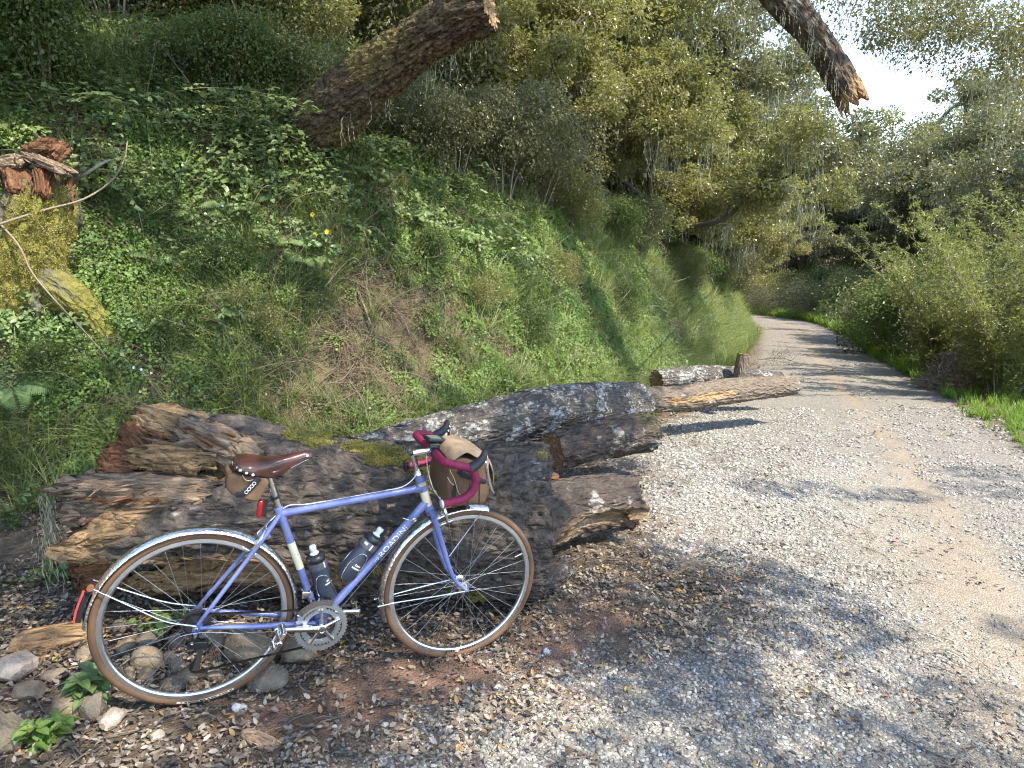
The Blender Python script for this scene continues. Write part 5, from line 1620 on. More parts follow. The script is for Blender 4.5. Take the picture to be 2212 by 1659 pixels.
# --- bottle cages and bottles
def bottle(base, top, side, label):
    base = np.asarray(base, float); top = np.asarray(top, float)
    d = (top - base); L = np.linalg.norm(d); d = d / L
    cg = MB()
    u = np.cross(d, [0, 1.0, 0])                              # in the bike plane, across the bottle
    r = 0.0395
    def on(a, t): return base + d * t + r * (math.cos(a) * np.array([0, -1.0, 0]) + math.sin(a) * u)
    for e in (1, -1):
        cg.tube(catmull([base - d * 0.006 + u * 0.01 * e * 0, base - d * 0.006 + 0.7 * (on(0.0 if e > 0 else PI, 0) - base), on((0.62 if e > 0 else PI - 0.62), 0.012), on((0.8 if e > 0 else PI - 0.8), 0.07), on(0.45 if e > 0 else PI - 0.45, 0.118), on(-0.1 if e > 0 else PI + 0.1, 0.126), on(-0.62 if e > 0 else PI + 0.62, 0.105), on(-0.95 if e > 0 else PI + 0.95, 0.05), on(-1.25 if e > 0 else PI + 1.25, 0.01)], 6), 0.0024, 7)
    co = cg.build('bottle_cage', SILVER, bike)
    root = empty('water_bottle')
    root.matrix_world = bike_matrix()
    tag(root, label, 'bottle', 'water bottles on the bicycle')
    b = MB()
    b.lathe([(0.026, 0.0), (0.033, 0.002), (0.0365, 0.009), (0.0368, 0.10), (0.0355, 0.122), (0.034, 0.135), (0.0345, 0.148)], base, d, 28); b.build('body', BOTTLE, root)
    b = MB(); b.lathe([(0.0362, 0.146), (0.0366, 0.15), (0.0366, 0.172), (0.0362, 0.175)], base, d, 28); b.build('band', BOTBAND, root)
    b = MB(); b.lathe([(0.034, 0.174), (0.0362, 0.177), (0.0362, 0.192), (0.032, 0.20), (0.022, 0.205), (0.016, 0.207)], base, d, 28); b.build('cap', BOTCAP, root)
    b = MB(); b.lathe([(0.0175, 0.204), (0.0175, 0.21), (0.012, 0.213), (0.0115, 0.222), (0.0135, 0.226), (0.0135, 0.236), (0.011, 0.24)], base, d, 20); b.build('nozzle', NOZ, root)
    return root, base, d, u
w1, b1, d1, u1 = bottle((0.4705, 0, 0.012), (0.4045, 0, 0.244), 1, 'dark grey water bottle nearly upright against the seat tube')
w2, b2, d2, u2 = bottle((0.527, 0, 0.098), (0.668, 0, 0.284), 1, 'dark grey water bottle lying along the slanting down tube')
def bottle_print(root, base, d, u, t0, ang0, ang1, hgt, name='print_bar', mat=None):
    m = MB(); n = 8
    V = []
    for a in np.linspace(ang0, ang1, n):
        for t in (t0, t0 + hgt):
            V.append(base + d * t + 0.0372 * (math.cos(a) * np.array([0, -1.0, 0]) + math.sin(a) * u))
    m.add(V, grid_faces(n, 2)); m.build(name, mat or WHITEP, root)
bottle_print(w2, b2, d2, u2, 0.058, -0.75, 0.35, 0.006)
bottle_print(w1, b1, d1, u1, 0.078, -0.15 - 0.9, -0.15, 0.006)
for k, (w, q) in enumerate(((0.16, 0.0), (0.1, 0.22), (0.15, 0.36), (0.1, 0.58))):
    bottle_print(w2, b2, d2, u2, 0.070, -0.5 + q, -0.5 + q + w, 0.007 + 0.002 * (k % 2), 'print_letter')
for k, (w, q) in enumerate(((0.14, 0.0), (0.1, 0.2), (0.14, 0.34))):
    bottle_print(w1, b1, d1, u1, 0.090, -0.85 + q, -0.85 + q + w, 0.007 + 0.002 * (k % 2), 'print_letter')
def band_patch(root, base, d, u, a0, a1, t0, t1):
    m = MB(); n = 6
    V = [base + d * t + 0.0371 * (math.cos(a) * np.array([0, -1.0, 0]) + math.sin(a) * u) for a in np.linspace(a0, a1, n) for t in (t0, t1)]
    m.add(V, grid_faces(n, 2)); m.build('band_mark', WHITEP, root)
band_patch(w2, b2, d2, u2, -0.12, 0.06, 0.149, 0.173); band_patch(w2, b2, d2, u2, 0.5, 0.95, 0.160, 0.170)
band_patch(w1, b1, d1, u1, -0.75, -0.6, 0.149, 0.173)

# --- saddle bag
sb = empty('saddle_bag'); sb.matrix_world = bike_matrix()
tag(sb, 'small brown canvas bag strapped under the leather saddle', 'bag')
def soft_prism(name, poly, y0, y1, mat, parent, bev, puff=0.0, seed=1):
    m = MB(); m.prism(poly, y0, y1)
    o = m.build(name, mat, parent, bevel=bev)
    bm = bmesh.new(); bm.from_mesh(o.data)
    bmesh.ops.triangulate(bm, faces=[f for f in bm.faces if len(f.verts) > 4])
    bmesh.ops.subdivide_edges(bm, edges=[e for e in bm.edges if e.calc_length() > 0.02], cuts=3, use_grid_fill=True)
    bm.normal_update()
    P = np.array([v.co[:] for v in bm.verts]); Nn = np.array([v.normal[:] for v in bm.verts])
    dsp = puff * fbm(P * 22.0, 3, seed)
    P = P + Nn * dsp[:, None]
    for v, p in zip(bm.verts, P): v.co = p
    bm.to_mesh(o.data); bm.free()
    o.data.polygons.foreach_set('use_smooth', np.ones(len(o.data.polygons), bool))
    return o
soft_prism('bag_body', [(0.098, 0.572), (0.160, 0.562), (0.232, 0.548), (0.243, 0.528), (0.207, 0.458), (0.165, 0.470), (0.118, 0.488), (0.096, 0.515)], -0.062, 0.062, CANVAS, sb, 0.010, 0.006, 3)
m = MB(); m.tube([(0.206, -0.0655, 0.553), (0.172, -0.069, 0.515), (0.150, -0.067, 0.496), (0.128, -0.064, 0.494)], [0.011, 0.0115, 0.0115, 0.011], 8, up=(0.5, 0, -0.8), flat=0.16); sbo = m.build('strap', WEB, sb)
for k in range(4):
    c = np.array([0.1715, -0.0715, 0.5145]) + np.array([0.0085, 0.0005, 0.0098]) * (k - 1.0)
    m = MB(); m.tube([c + 0.0058 * (math.cos(a) * np.array([0.7, 0, 0.7]) + math.sin(a) * np.array([0.7, 0, -0.7])) for a in np.linspace(0, 2 * PI, 14, endpoint=False)], 0.0011, 5, closed=True); m.build('strap_emblem', WHITEP, sbo)
m = MB(); m.tube(catmull([(0.15, -0.062, 0.566), (0.158, -0.07, 0.552), (0.172, -0.07, 0.546), (0.185, -0.068, 0.549)], 6), 0.0015, 6); m.build('cord', CORD, sb)

# --- handlebar bag
hb = empty('handlebar_bag'); hb.matrix_world = bike_matrix()
tag(hb, 'brown canvas handlebar bag with pale tan flap in front of the handlebar', 'bag')
soft_prism('bag_body', [(0.905, 0.405), (0.893, 0.500), (0.902, 0.585), (0.935, 0.604), (1.045, 0.590), (1.075, 0.53), (1.077, 0.45), (1.062, 0.403)], -0.118, 0.118, CANVAS, hb, 0.014, 0.008, 8)
fp = catmull([(0.900, 0.598), (0.925, 0.630), (0.965, 0.640), (1.02, 0.628), (1.066, 0.603), (1.089, 0.560), (1.094, 0.505)], 5)
m = MB()
k = 15; n = len(fp)
V = []
for lay in (0, 1):
    for i, (x, z) in enumerate(fp):
        for b in np.linspace(-1, 1, k):
            sag = 0.014 * abs(b) ** 6
            w = 0.124 + 0.004 * math.sin(i * 0.9)
            V.append((x - 0.3 * sag * (i > n * 0.6) - lay * 0.002 * (i > n * 0.5), w * b, z - sag * (1.2 + 0.5 * math.sin(i * 0.7 + 2 * b)) - lay * 0.0022))
Fq = grid_faces(n, k); N0 = n * k
m.add(V, np.vstack([Fq, Fq[:, ::-1] + N0]))
e = []
for i in range(n - 1): e += [[i * k, N0 + i * k, N0 + (i + 1) * k, (i + 1) * k], [i * k + k - 1, (i + 1) * k + k - 1, N0 + (i + 1) * k + k - 1, N0 + i * k + k - 1]]
for j in range(k - 1): e += [[j, j + 1, N0 + j + 1, N0 + j], [(n - 1) * k + j, N0 + (n - 1) * k + j, N0 + (n - 1) * k + j + 1, (n - 1) * k + j + 1]]
m.Q.append(np.array(e)); m.build('flap', CANVASL, hb, sharp=R(50))
m = MB(); m.tube([(0.935, -0.1205, 0.552), (0.985, -0.1225, 0.528), (1.04, -0.1205, 0.505), (1.08, -0.113, 0.49)], 0.0105, 8, up=(0, 0, 1), flat=0.2); st = m.build('strap', WEB, hb)
m = MB(); m.box((0.965, -0.126, 0.538), (0.042, 0.008, 0.026), (0, 0.42, 0)); m.build('buckle', PLAST, st, bevel=0.002)
m = MB(); m.tube([(0.925, -0.121, 0.40), (0.925, -0.121, 0.50)], 0.0075, 8, up=(1, 0, 0), flat=0.2); m.build('strap', WEB, hb)
m = MB(); m.tube([(0.985, -0.1215, 0.412), (0.988, -0.1225, 0.52)], 0.0014, 6); m.tube([(1.035, -0.1215, 0.408), (1.03, -0.1225, 0.50)], 0.0014, 6); m.build('seam', PLAST, hb)
for p in (((0.90, -0.119, 0.56), (0.92, -0.127, 0.52), (0.938, -0.129, 0.47), (0.952, -0.127, 0.455)), ((0.893, -0.117, 0.53), (0.905, -0.125, 0.51), (0.92, -0.126, 0.498))):
    m = MB(); m.tube(catmull(list(p), 6), 0.0017, 6); co = m.build('cord', CORD, hb)
m = MB(); m.tube([(0.951, -0.127, 0.457), (0.962, -0.127, 0.444)], 0.0036, 8); m.build('cord_lock', PLAST, hb)
m = MB(); m.tube([(0.935, -0.06, 0.622), (0.965, -0.075, 0.600)], [0.016, 0.013], 12, flat=0.7); m.build('front_lamp', PLAST, hb)
# ================================================================== trees and shrubs
OAK = leaf_mat('live_oak_leaf', (0.070, 0.073, 0.036), (0.245, 0.23, 0.12), 0.32, 0.30, (0.30, 0.30, 0.07), 0.35)
OAKY = leaf_mat('yellowish_oak_leaf', (0.090, 0.096, 0.038), (0.285, 0.27, 0.12), 0.40, 0.32, (0.42, 0.42, 0.08), 0.35)  # paler and yellower leaf tones than OAK
BUSHM = leaf_mat('shrub_leaf', (0.035, 0.060, 0.018), (0.12, 0.165, 0.045), 0.32, 0.42, (0.26, 0.34, 0.06), 0.8)
GREYB = leaf_mat('grey_green_leaf', (0.065, 0.075, 0.040), (0.20, 0.205, 0.11), 0.25, 0.6, (0.30, 0.30, 0.12), 0.8)
WILL = leaf_mat('willow_leaf', (0.085, 0.105, 0.030), (0.255, 0.265, 0.085), 0.38, 0.40, (0.42, 0.44, 0.10), 0.8)
LICH = leaf_mat('lace_lichen', (0.22, 0.23, 0.16), (0.40, 0.41, 0.30), 0.4, 0.9, (0.45, 0.46, 0.32), 2)
LIMB = plain('oak_limb_bark', (0.062, 0.048, 0.038), 0.9, var=0.45, scale=9, bump=0.9)
STEM = plain('grey_stem', (0.19, 0.16, 0.125), 0.85, var=0.35, scale=12, bump=0.4)

def clump_leaves(c, r, n, L, W, g, droop=0.25, shell=0.45):
    d = rand_dirs(n, g)
    q = (shell ** 3 + (1 - shell ** 3) * g.random(n)) ** (1 / 3)
    p = np.asarray(c) + d * q[:, None] * np.asarray(r)
    fwd = d * 0.55 + rand_dirs(n, g) * 0.8 + np.array([0, 0, -droop])
    up = rand_dirs(n, g) * 0.7 + np.array([0, 0, 0.75]) + d * 0.3
    LL = L * g.uniform(0.7, 1.3, n)
    return leaf_geo(p, fwd, up, LL, LL * W, 'dia', 0.12, 0.1)

def merge(parts):
    V, T, k = [], [], 0
    for v, t in parts:
        V.append(v); T.append(t + k); k += len(v)
    return np.vstack(V), np.vstack(T)

def strands(pts, g, n_per, Lmin, Lmax, W=0.012, jit=0.10):
    """thin wavy hanging threads made of short pieces"""
    P, F_, L = [], [], []
    for p in pts:
        for j in range(n_per):
            q = np.asarray(p) + g.normal(0, jit, 3) * np.array([1, 1, 0.5]); ln = g.uniform(Lmin, Lmax); k = 5
            for i in range(k):
                d = np.array([g.normal(0, .22), g.normal(0, .22), -1.0]); st = ln / k
                P.append(q); F_.append(d); L.append(st * 1.25)
                q = q + d * st
    P = np.array(P); n = len(P)
    return leaf_geo(P, np.array(F_), rand_dirs(n, g), np.array(L), W, 'dia', 0.05)

def oak_geo(seed, H, spread, base=0.35, nl=6, clumps=60, leaves=420, L=0.075, W=0.55, trunk_r=0.22, mat=OAK, cr=(0.5, 1.0), lich=40, low=0.25):
    """trunk, crown and lichen meshes of one oak standing at the origin"""
    g = np.random.default_rng(seed)
    m = MB()
    top = np.array([g.normal(0, 0.12) * spread * 0.4, g.normal(0, 0.12) * spread * 0.4, H * base])
    m.tube(catmull([(0, 0, -0.4), (g.normal(0, .08), g.normal(0, .08), H * base * 0.4), top], 6), np.interp(np.linspace(0, 1, 13), [0, .15, 1], [trunk_r * 1.5, trunk_r * 1.05, trunk_r * 0.85]), 10)
    tips = []
    for i in range(nl):
        a = 2 * PI * (i + g.uniform(-.3, .3)) / nl
        el = g.uniform(low, 1.15)
        R_ = spread * g.uniform(0.75, 1.05) * math.cos(el * 0.8)
        e = np.array([R_ * math.cos(a), R_ * math.sin(a), H * base + (H * (1 - base)) * math.sin(min(el, 1.3)) * g.uniform(0.7, 1.0)])
        s0 = lerp(np.zeros(3), top, g.uniform(0.7, 1.0))
        mid = lerp(s0, e, 0.45) + np.array([g.normal(0, .12) * spread, g.normal(0, .12) * spread, g.uniform(-0.03, 0.12) * H])
        pth = catmull([s0, lerp(s0, mid, 0.5) + g.normal(0, 0.05 * spread, 3), mid, lerp(mid, e, .5) + g.normal(0, .05 * spread, 3), e], 5)
        m.tube(pth, np.linspace(trunk_r * 0.6, trunk_r * 0.10, len(pth)), 8)
        for k in range(4):
            b0 = pth[int(len(pth) * g.uniform(0.35, 0.9))]
            b1 = b0 + (rand_dirs(1, g)[0] * np.array([1, 1, 0.6]) + np.array([math.cos(a) * .3, math.sin(a) * .3, 0.15])) * spread * g.uniform(0.22, 0.45)
            bp = catmull([b0, lerp(b0, b1, .5) + g.normal(0, .06 * spread, 3), b1], 4)
            m.tube(bp, np.linspace(trunk_r * 0.2, trunk_r * 0.05, len(bp)), 6)
            tips += [b1, bp[5]]
        tips += [e, pth[-4]]
    tips = np.array(tips)
    parts = []
    lp = []
    for i in range(clumps):
        c = tips[i % len(tips)] + g.normal(0, 0.16, 3) * spread * np.array([1, 1, 0.55])
        r = g.uniform(*cr) * np.array([1, 1, 0.62]) * spread * 0.22
        parts.append(clump_leaves(c, r, int(leaves * g.uniform(0.6, 1.3)), L, W, g))
        if g.random() < lich / max(clumps, 1): lp.append(c - np.array([0, 0, r[2] * 0.6]))
    V, T = merge(parts)
    crown_me = mesh_np('crown', V, T, mat, False)
    trunk_me = m.mesh('trunk', LIMB, sharp=None)
    lich_me = None
    if lp:
        v, t = strands(lp, g, 16, 0.2, 0.9, 0.022, 0.22)
        lich_me = mesh_np('lichen', v, t, LICH, False)
    return trunk_me, crown_me, lich_me

def place_tree(name, geo, x, y, rz, sc, label, group=None, cat='tree', dz=0.0, sz=None):
    e = empty(name, (x, y, float(hz(np.array([x]), np.array([y]))[0]) + dz), rz)
    e.scale = (sc, sc, sz or sc)
    tag(e, label, cat, group)
    obj('trunk', geo[0], e); c = obj('crown', geo[1], e)
    if geo[2] is not None:
        l = obj('lichen', geo[2], e); l['kind'] = 'stuff'
    return e

OA = oak_geo(1, 8.0, 3.6, 0.30, 7, 210, 330, 0.092, 0.60, 0.24, OAK, (0.38, 0.82), 60)
OB = oak_geo(2, 7.0, 3.4, 0.28, 6, 210, 330, 0.086, 0.60, 0.20, OAKY, (0.38, 0.82), 45)
OC = oak_geo(3, 9.0, 4.2, 0.34, 7, 220, 340, 0.100, 0.60, 0.30, OAK, (0.36, 0.78), 90)
OD = oak_geo(4, 5.0, 2.6, 0.22, 6, 180, 330, 0.073, 0.60, 0.13, OAKY, (0.40, 0.82), 22, low=0.1)

def shrub_geo(seed, rad, hgt, n, L, W, mat, stems=9, clumps=16):
    g = np.random.default_rng(seed)
    m = MB(); parts = []
    for i in range(clumps):
        a = g.uniform(0, 2 * PI); q = rad * math.sqrt(g.random()) * 0.75
        z = hgt * g.uniform(0.18, 0.85) * (1 - 0.35 * (q / rad) ** 2)
        c = np.array([q * math.cos(a), q * math.sin(a), z])
        r = rad * g.uniform(0.28, 0.5)
        parts.append(clump_leaves(c, np.array([r, r, r * 0.8]), int(n / clumps * g.uniform(.6, 1.4)), L, W, g, 0.15, 0.3))
        if i < stems:
            m.tube(catmull([(q * .15 * math.cos(a), q * .15 * math.sin(a), -0.15), c * np.array([.5, .5, .5]) + g.normal(0, .05, 3), c], 4), np.linspace(0.016, 0.004, 9), 5)
    V, T = merge(parts)
    return m.mesh('stems', STEM, sharp=None), mesh_np('foliage', V, T, mat, False), None

SA = shrub_geo(11, 1.0, 1.5, 13000, 0.046, 0.6, BUSHM)
SB = shrub_geo(12, 0.9, 1.2, 12000, 0.040, 0.6, OAKY)
SC_ = shrub_geo(13, 1.2, 1.9, 14000, 0.055, 0.55, OAK)
SD = shrub_geo(14, 1.1, 1.1, 9000, 0.040, 0.45, GREYB)
def willow_geo(seed, hgt, n_st, per, mat):
    g = np.random.default_rng(seed)
    m = MB(); P, F_, Ls = [], [], []
    for i in range(n_st):
        a = g.uniform(0, 2 * PI); lean = g.uniform(0.2, 0.95)
        h = hgt * g.uniform(0.35, 1.05)
        e = np.array([math.cos(a) * lean * h, math.sin(a) * lean * h, h])
        pth = catmull([(g.normal(0, .12), g.normal(0, .12), -.15), e * np.array([.35, .35, .5]), e], 8)
        m.tube(pth, np.linspace(0.013, 0.003, len(pth)), 5)
        for k in range(per):
            t = g.uniform(0.2, 1.0)
            p = np.array([np.interp(t, np.linspace(0, 1, len(pth)), pth[:, q]) for q in range(3)])
            bd = rand_dirs(1, g)[0] * np.array([1, 1, .5]) + np.array([0, 0, .35])
            bl = g.uniform(0.10, 0.45) * (1.1 - 0.6 * t)
            for j in range(9):
                P.append(p + bd * bl * (j / 8) + g.normal(0, .012, 3)); F_.append(bd * .6 + rand_dirs(1, g)[0] * .8); Ls.append(g.uniform(.05, .085))
    P = np.array(P); F_ = np.array(F_); Ls = np.array(Ls); n = len(P)
    V, T = leaf_geo(P, F_, rand_dirs(n, g) * .6 + np.array([0, 0, .8]), Ls, Ls * 0.30, 'dia', 0.1, 0.15)
    return m.mesh('stems', STEM, sharp=None), mesh_np('foliage', V, T, mat, False), None
WA = willow_geo(21, 2.8, 30, 95, WILL)
WB = willow_geo(22, 2.2, 28, 95, WILL)

def place_shrub(name, geo, x, y, rz, sc, label, group, cat='shrub', dz=-0.05, sz=None):
    e = empty(name, (x, y, float(hz(np.array([x]), np.array([y]))[0]) + dz), rz)
    e.scale = (sc, sc, sz or sc); tag(e, label, cat, group)
    obj('stems', geo[0], e); obj('foliage', geo[1], e)
    return e

# ---- oaks on the hill and beyond the bend
place_tree('oak_tree', OB, 1.2, 14.6, 0.4, 1.0, 'broad sunlit oak rising behind the middle of the bank', dz=-0.3)
place_tree('oak_tree', OA, 3.9, 19.5, 2.1, 1.0, 'tall oak left of the sky gaps above the bend', dz=-0.3)
place_tree('oak_tree', OB, -1.9, 12.2, 1.3, 0.95, 'oak crown right behind the leaning mossy trunk', dz=-0.4)
place_tree('oak_tree', OD, 2.9, 13.8, 0.3, 0.9, 'low bushy oak on the bank edge above the split log', dz=-0.3)
place_tree('oak_tree', OD, 5.9, 19.6, 1.7, 0.85, 'low bushy oak at the end of the bank where the track turns', dz=-0.3)
place_tree('oak_tree', OC, -4.3, 13.5, 0.9, 1.0, 'shaded oak high on the hill at upper left', dz=-0.5)
for x, y, r_, s, gg in ((-7.5, 11.5, 0.2, .95, OA), (-9.5, 8.0, 2.6, .9, OC), (0.5, 22.0, 0.8, 1.05, OA), (6.0, 27.5, 2.9, 1.0, OB), (-3.5, 20, 1.2, 1.1, OC), (8.0, 34.5, .6, .9, OA)):
    place_tree('oak_tree', gg, x, y, r_, s, 'oak partly hidden behind other crowns on the hillside', 'oaks on the hill behind the bank', dz=-0.4)
for x, y, r_, s, gg in ((13.8, 43, 0.3, .8, OB), (17.5, 44, 1.8, .75, OA), (21.5, 41, 2.2, .9, OC), (12.0, 52, 1.0, 1.0, OA), (19, 54, 2.7, .95, OB), (27, 46, .8, 1.1, OC), (6, 56, .4, 1.2, OC)):
    place_tree('oak_tree', gg, x, y, r_, s, 'oak in the distance beyond the bend of the track', 'distant oaks beyond the bend', dz=-0.3)
place_tree('oak_tree', OC, 21.3, 25.0, 2.4, 1.25, 'big lichen hung oak on the right side of the track', dz=-0.2)
place_tree('oak_tree', OA, 23.0, 34.5, 0.7, 1.3, 'oak with dark forking limbs right of the sky gaps', dz=-0.2)
place_tree('oak_tree', OC, 25.5, 32.0, 1.1, 1.5, 'tall oak behind the lichen hung oak at the right edge', dz=-0.2)

# ---- shrubs on the upper bank
def foot_at(arc, d):
    seg = np.linalg.norm(np.diff(FOOT, axis=0), axis=1); A = np.concatenate([[0], np.cumsum(seg)])
    p = np.array([np.interp(arc, A, FOOT[:, k]) for k in (0, 1)]); q = np.array([np.interp(arc + 0.1, A, FOOT[:, k]) for k in (0, 1)])
    t = (q - p) / np.linalg.norm(q - p)
    return p + d * np.array([-t[1], t[0]])
g = np.random.default_rng(33)
kinds = [(SA, 'leafy green shrub on the bank top LOC', 'green shrubs along the bank top'), (SC_, 'dark olive shrub upslope LOC', 'dark shrubs on the upper slope'), (SB, 'yellowish small leaved shrub LOC', 'yellowish shrubs on the bank crest')]
def zone(arc):
    for lim_, nm_ in ((9.5, 'beyond the left edge'), (11.5, 'above the mossy stump'), (14.0, 'above the base of the leaning trunk'), (17.5, 'above the lichen log'), (21, 'above the split log'), (26, 'towards the end of the bank')):
        if arc < lim_: return nm_
    return 'at the far end of the bank'
for i in range(34):
    arc = 6.5 + i * 0.86 + g.uniform(-.3, .3)
    d = bank_h(arc) * .5 + g.uniform(-0.1, 0.6)
    x, y = foot_at(arc, d)
    gg, lab, gr = kinds[g.choice(3, p=[0.5, 0.25, 0.25])]
    place_shrub('shrub', gg, x, y, g.uniform(0, 6.28), g.uniform(0.55, 0.85), lab.replace('LOC', zone(arc)), gr)
for i in range(26):
    arc = 6.0 + i * 1.05 + g.uniform(-.4, .4)
    d = bank_h(arc) * .5 + 1.5 + g.uniform(0, 1.3)
    x, y = foot_at(arc, d)
    gg, lab, gr = kinds[g.choice(3, p=[0.25, 0.55, 0.2])]
    place_shrub('shrub', gg, x, y, g.uniform(0, 6.28), g.uniform(0.85, 1.3), lab.replace('LOC', zone(arc) + ', further up'), gr)
for i in range(14):
    arc = 5.0 + i * 1.3; x, y = foot_at(arc, 5.0 + g.uniform(0, 1.5))
    place_shrub('shrub', SC_, x, y, g.uniform(0, 6.28), g.uniform(1.1, 1.5), kinds[1][1].replace('LOC', zone(arc) + ', highest'), kinds[1][2])
for ti, (x, y, s) in enumerate(((3.6, 16.6, .9), (2.2, 17.5, 1.1), (0.2, 15.5, 1.0), (5.0, 20.8, .95), (7.2, 24.6, .95), (8.6, 29.0, 1.0), (-0.6, 11.0, .8), (-2.6, 10.0, .8), (4.6, 24, 1.2), (1.2, 12.0, .75), (8.4, 33.5, 1.1), (8.6, 38.0, 1.1))):
    place_tree('scrub_oak', OD, x, y, x * 2.3, s, 'bushy low oak ' + ['behind the middle of the bank crest', 'behind the broad sunlit oak', 'below the broad sunlit oak on its left', 'left of the track end on the crest', 'above the last stretch of bank', 'just left of where the track vanishes', 'right of the leaning trunk top', 'behind the leaning trunk', 'deep in the trees left of the track end', 'above the lichen log on the crest', 'inside the bend behind the bank', 'past the bend on its inner side'][ti], 'scrub oaks behind the bank edge', dz=-.35)
for x, y, s, gg in ((4, 70, 1.5, OA), (10, 74, 1.4, OB), (16, 68, 1.35, OC), (22, 72, 1.4, OA), (28, 66, 1.4, OB), (34, 70, 1.5, OC), (40, 62, 1.5, OA), (46, 58, 1.5, OC), (32, 52, 1.2, OB), (37, 44, 1.2, OA), (30, 37, 1.1, OC), (24.5, 33, 1.0, OB), (-6, 66, 1.5, OB)):
    place_tree('oak_tree', gg, x, y, x * 1.3, s, 'oak in the far wood that closes the view', 'far wood beyond the bend', dz=-.5)
for x, y, r_, s, gg, lab in ((26.5, 43.0, .5, 1.6, OC, 'tall oak closing the right side of the sky gap'), (27.5, 50, 1.9, 1.6, OB, 'tall sunlit oak above the distant bend'), (15.2, 51, 2.8, 1.25, OA, 'oak straight behind the end of the track'), (25.5, 29.0, 1.4, 1.5, OA, 'oak crown under the upper right corner'), (19.6, 48.5, .9, 1.8, OA, 'very tall oak left of the broken limb tip'), (23.8, 47.5, 2.2, 1.75, OC, 'very tall oak straight below the broken limb'), (28.2, 46.0, 3.9, 2.0, OB, 'very tall oak right of the broken limb')):
    place_tree('oak_tree', gg, x, y, r_, s, lab, dz=-.3)
place_tree('oak_tree', OA, 7.3, 25.4, 1.2, 1.35, 'tall oak leaning over the track at the end of the bank', dz=-.4)
place_tree('oak_tree', OC, 16.2, 19.4, 0.2, 1.0, 'sunlit oak rising above the willows at the right', dz=-.3)
place_tree('oak_tree', OA, 31, 38, 3.3, 1.6, 'tall oak whose branches fill the upper right corner', dz=-.2)
# ---- leafy clumps on the bank face
for i, (u_, v_, s_, lab) in enumerate(((300, 480, .34, 'leafy clump right of the mossy stump'), (450, 600, .36, 'leafy clump in the left middle of the bank face'), (560, 700, .34, 'leafy clump low on the bank above the saddle'), (640, 640, .28, 'leafy clump left of the bare brown soil'), (930, 560, .36, 'leafy clump right of the yellow flowers'), (1040, 640, .38, 'leafy clump above the middle of the lichen log'), (1130, 720, .34, 'leafy clump close above the lichen log'), (1010, 440, .36, 'leafy clump high on the middle of the bank'), (1200, 600, .42, 'leafy clump on the bank left of its far end'), (1330, 660, .44, 'leafy clump above the near end of the split log'), (400, 760, .30, 'leafy clump just above the broken end of the big log'), (820, 430, .32, 'leafy clump under the leaning trunk'), (130, 800, .30, 'leafy clump at the lower left of the bank'))):
    p = hit(u_, v_)
    place_shrub('leafy_clump', (SA, SB)[i % 3 == 2], p.x, p.y, i * 1.9, s_, lab, 'leafy clumps on the bank face', 'plant', -.12)
# ---- right side of the track
for i, (x, y, s, gg) in enumerate(((7.6, 10.2, 1.0, WA), (8.9, 10.9, 1.1, WB), (8.2, 12.6, 1.05, WA), (9.9, 13.6, 1.15, WB), (9.4, 16.0, 1.15, WA), (11.2, 15.4, 1.3, WA), (10.9, 19.3, 1.1, WB), (9.3, 9.9, 1.1, WA), (9.9, 12.1, 1.3, WA), (12.3, 18.6, 1.5, WA))):
    gg = (gg, SB, gg, SD, SA)[i % 5]; s = s * (1.0 if gg in (WA, WB) else 1.55)
    place_shrub('verge_shrub', gg, x, y, i * 1.7, s, ['yellow green willow like shrub right behind the brush pile', 'rounded yellowish shrub at the right edge of the picture', 'second willow like shrub from the near end of the verge', 'grey green shrub in the middle of the right verge', 'leafy green shrub just past the middle of the verge', 'tall willow like shrub set back from the verge', 'yellowish shrub farthest along the verge', 'willow like shrub behind the sapling', 'broad grey shrub filling the right edge', 'leafy shrub under the sunlit oak'][i], 'shrubs on the right verge')
for i, (x, y, s) in enumerate(((13.6, 26.5, 1.3), (15.2, 28.5, 1.6), (16.6, 26.5, 1.5), (14.6, 33.0, 1.7), (13.9, 36.5, 1.4), (13.0, 41.5, 1.6), (11.0, 46.5, 1.6), (16.5, 36, 1.9))):
    place_shrub('grey_shrub', SD, x, y, i * 1.1, s, ['grey green shrub nearest the bend on its right', 'grey green shrub second along the outside of the bend', 'grey green shrub set back right of the bend', 'rounded grey shrub straight ahead at the bend', 'grey shrub left of the rounded one at the bend', 'grey shrub where the track disappears', 'farthest grey shrub beyond the bend', 'big grey shrub behind the others at the bend'][i], 'grey shrubs at the bend')
for i, (x, y, s, gg) in enumerate(((12.5, 22.5, .8, SA), (13.3, 24.5, .9, SA), (14.3, 30.5, .8, SA), (12.4, 44.5, 1.0, SA), (8.0, 48.2, 1.2, SA), (4.0, 51, 1.2, SA), (16.0, 32.5, 2.0, SB), (18.0, 30.0, 2.1, SB), (17.2, 35.5, 2.3, SA), (14.8, 39.5, 2.2, SB), (18.6, 39, 2.6, SB), (12.6, 47.8, 2.4, SB), (21.0, 33.5, 2.5, SA), (15.6, 43.5, 2.4, SA))):
    place_shrub('green_shrub', gg, x, y, i * 1.4, s, ['bright green shrub first on the outside of the bend', 'second bright green shrub on the outside of the bend', 'small bright shrub in front of the grey shrubs', 'bright shrub where the track disappears', 'low shrub beyond the vanishing track', 'farthest low shrub left of the bend', 'tall sunlit shrub straight ahead at the bend', 'tall yellowish shrub right of the bend', 'big green shrub behind the yellowish ones', 'sunlit bush left of the marker post', 'broad yellowish bush behind the bend', 'sunlit bush at the very end of the track', 'green bush under the distant oaks at right', 'green bush under the distant oaks ahead'][i], 'bright shrubs at the bend')
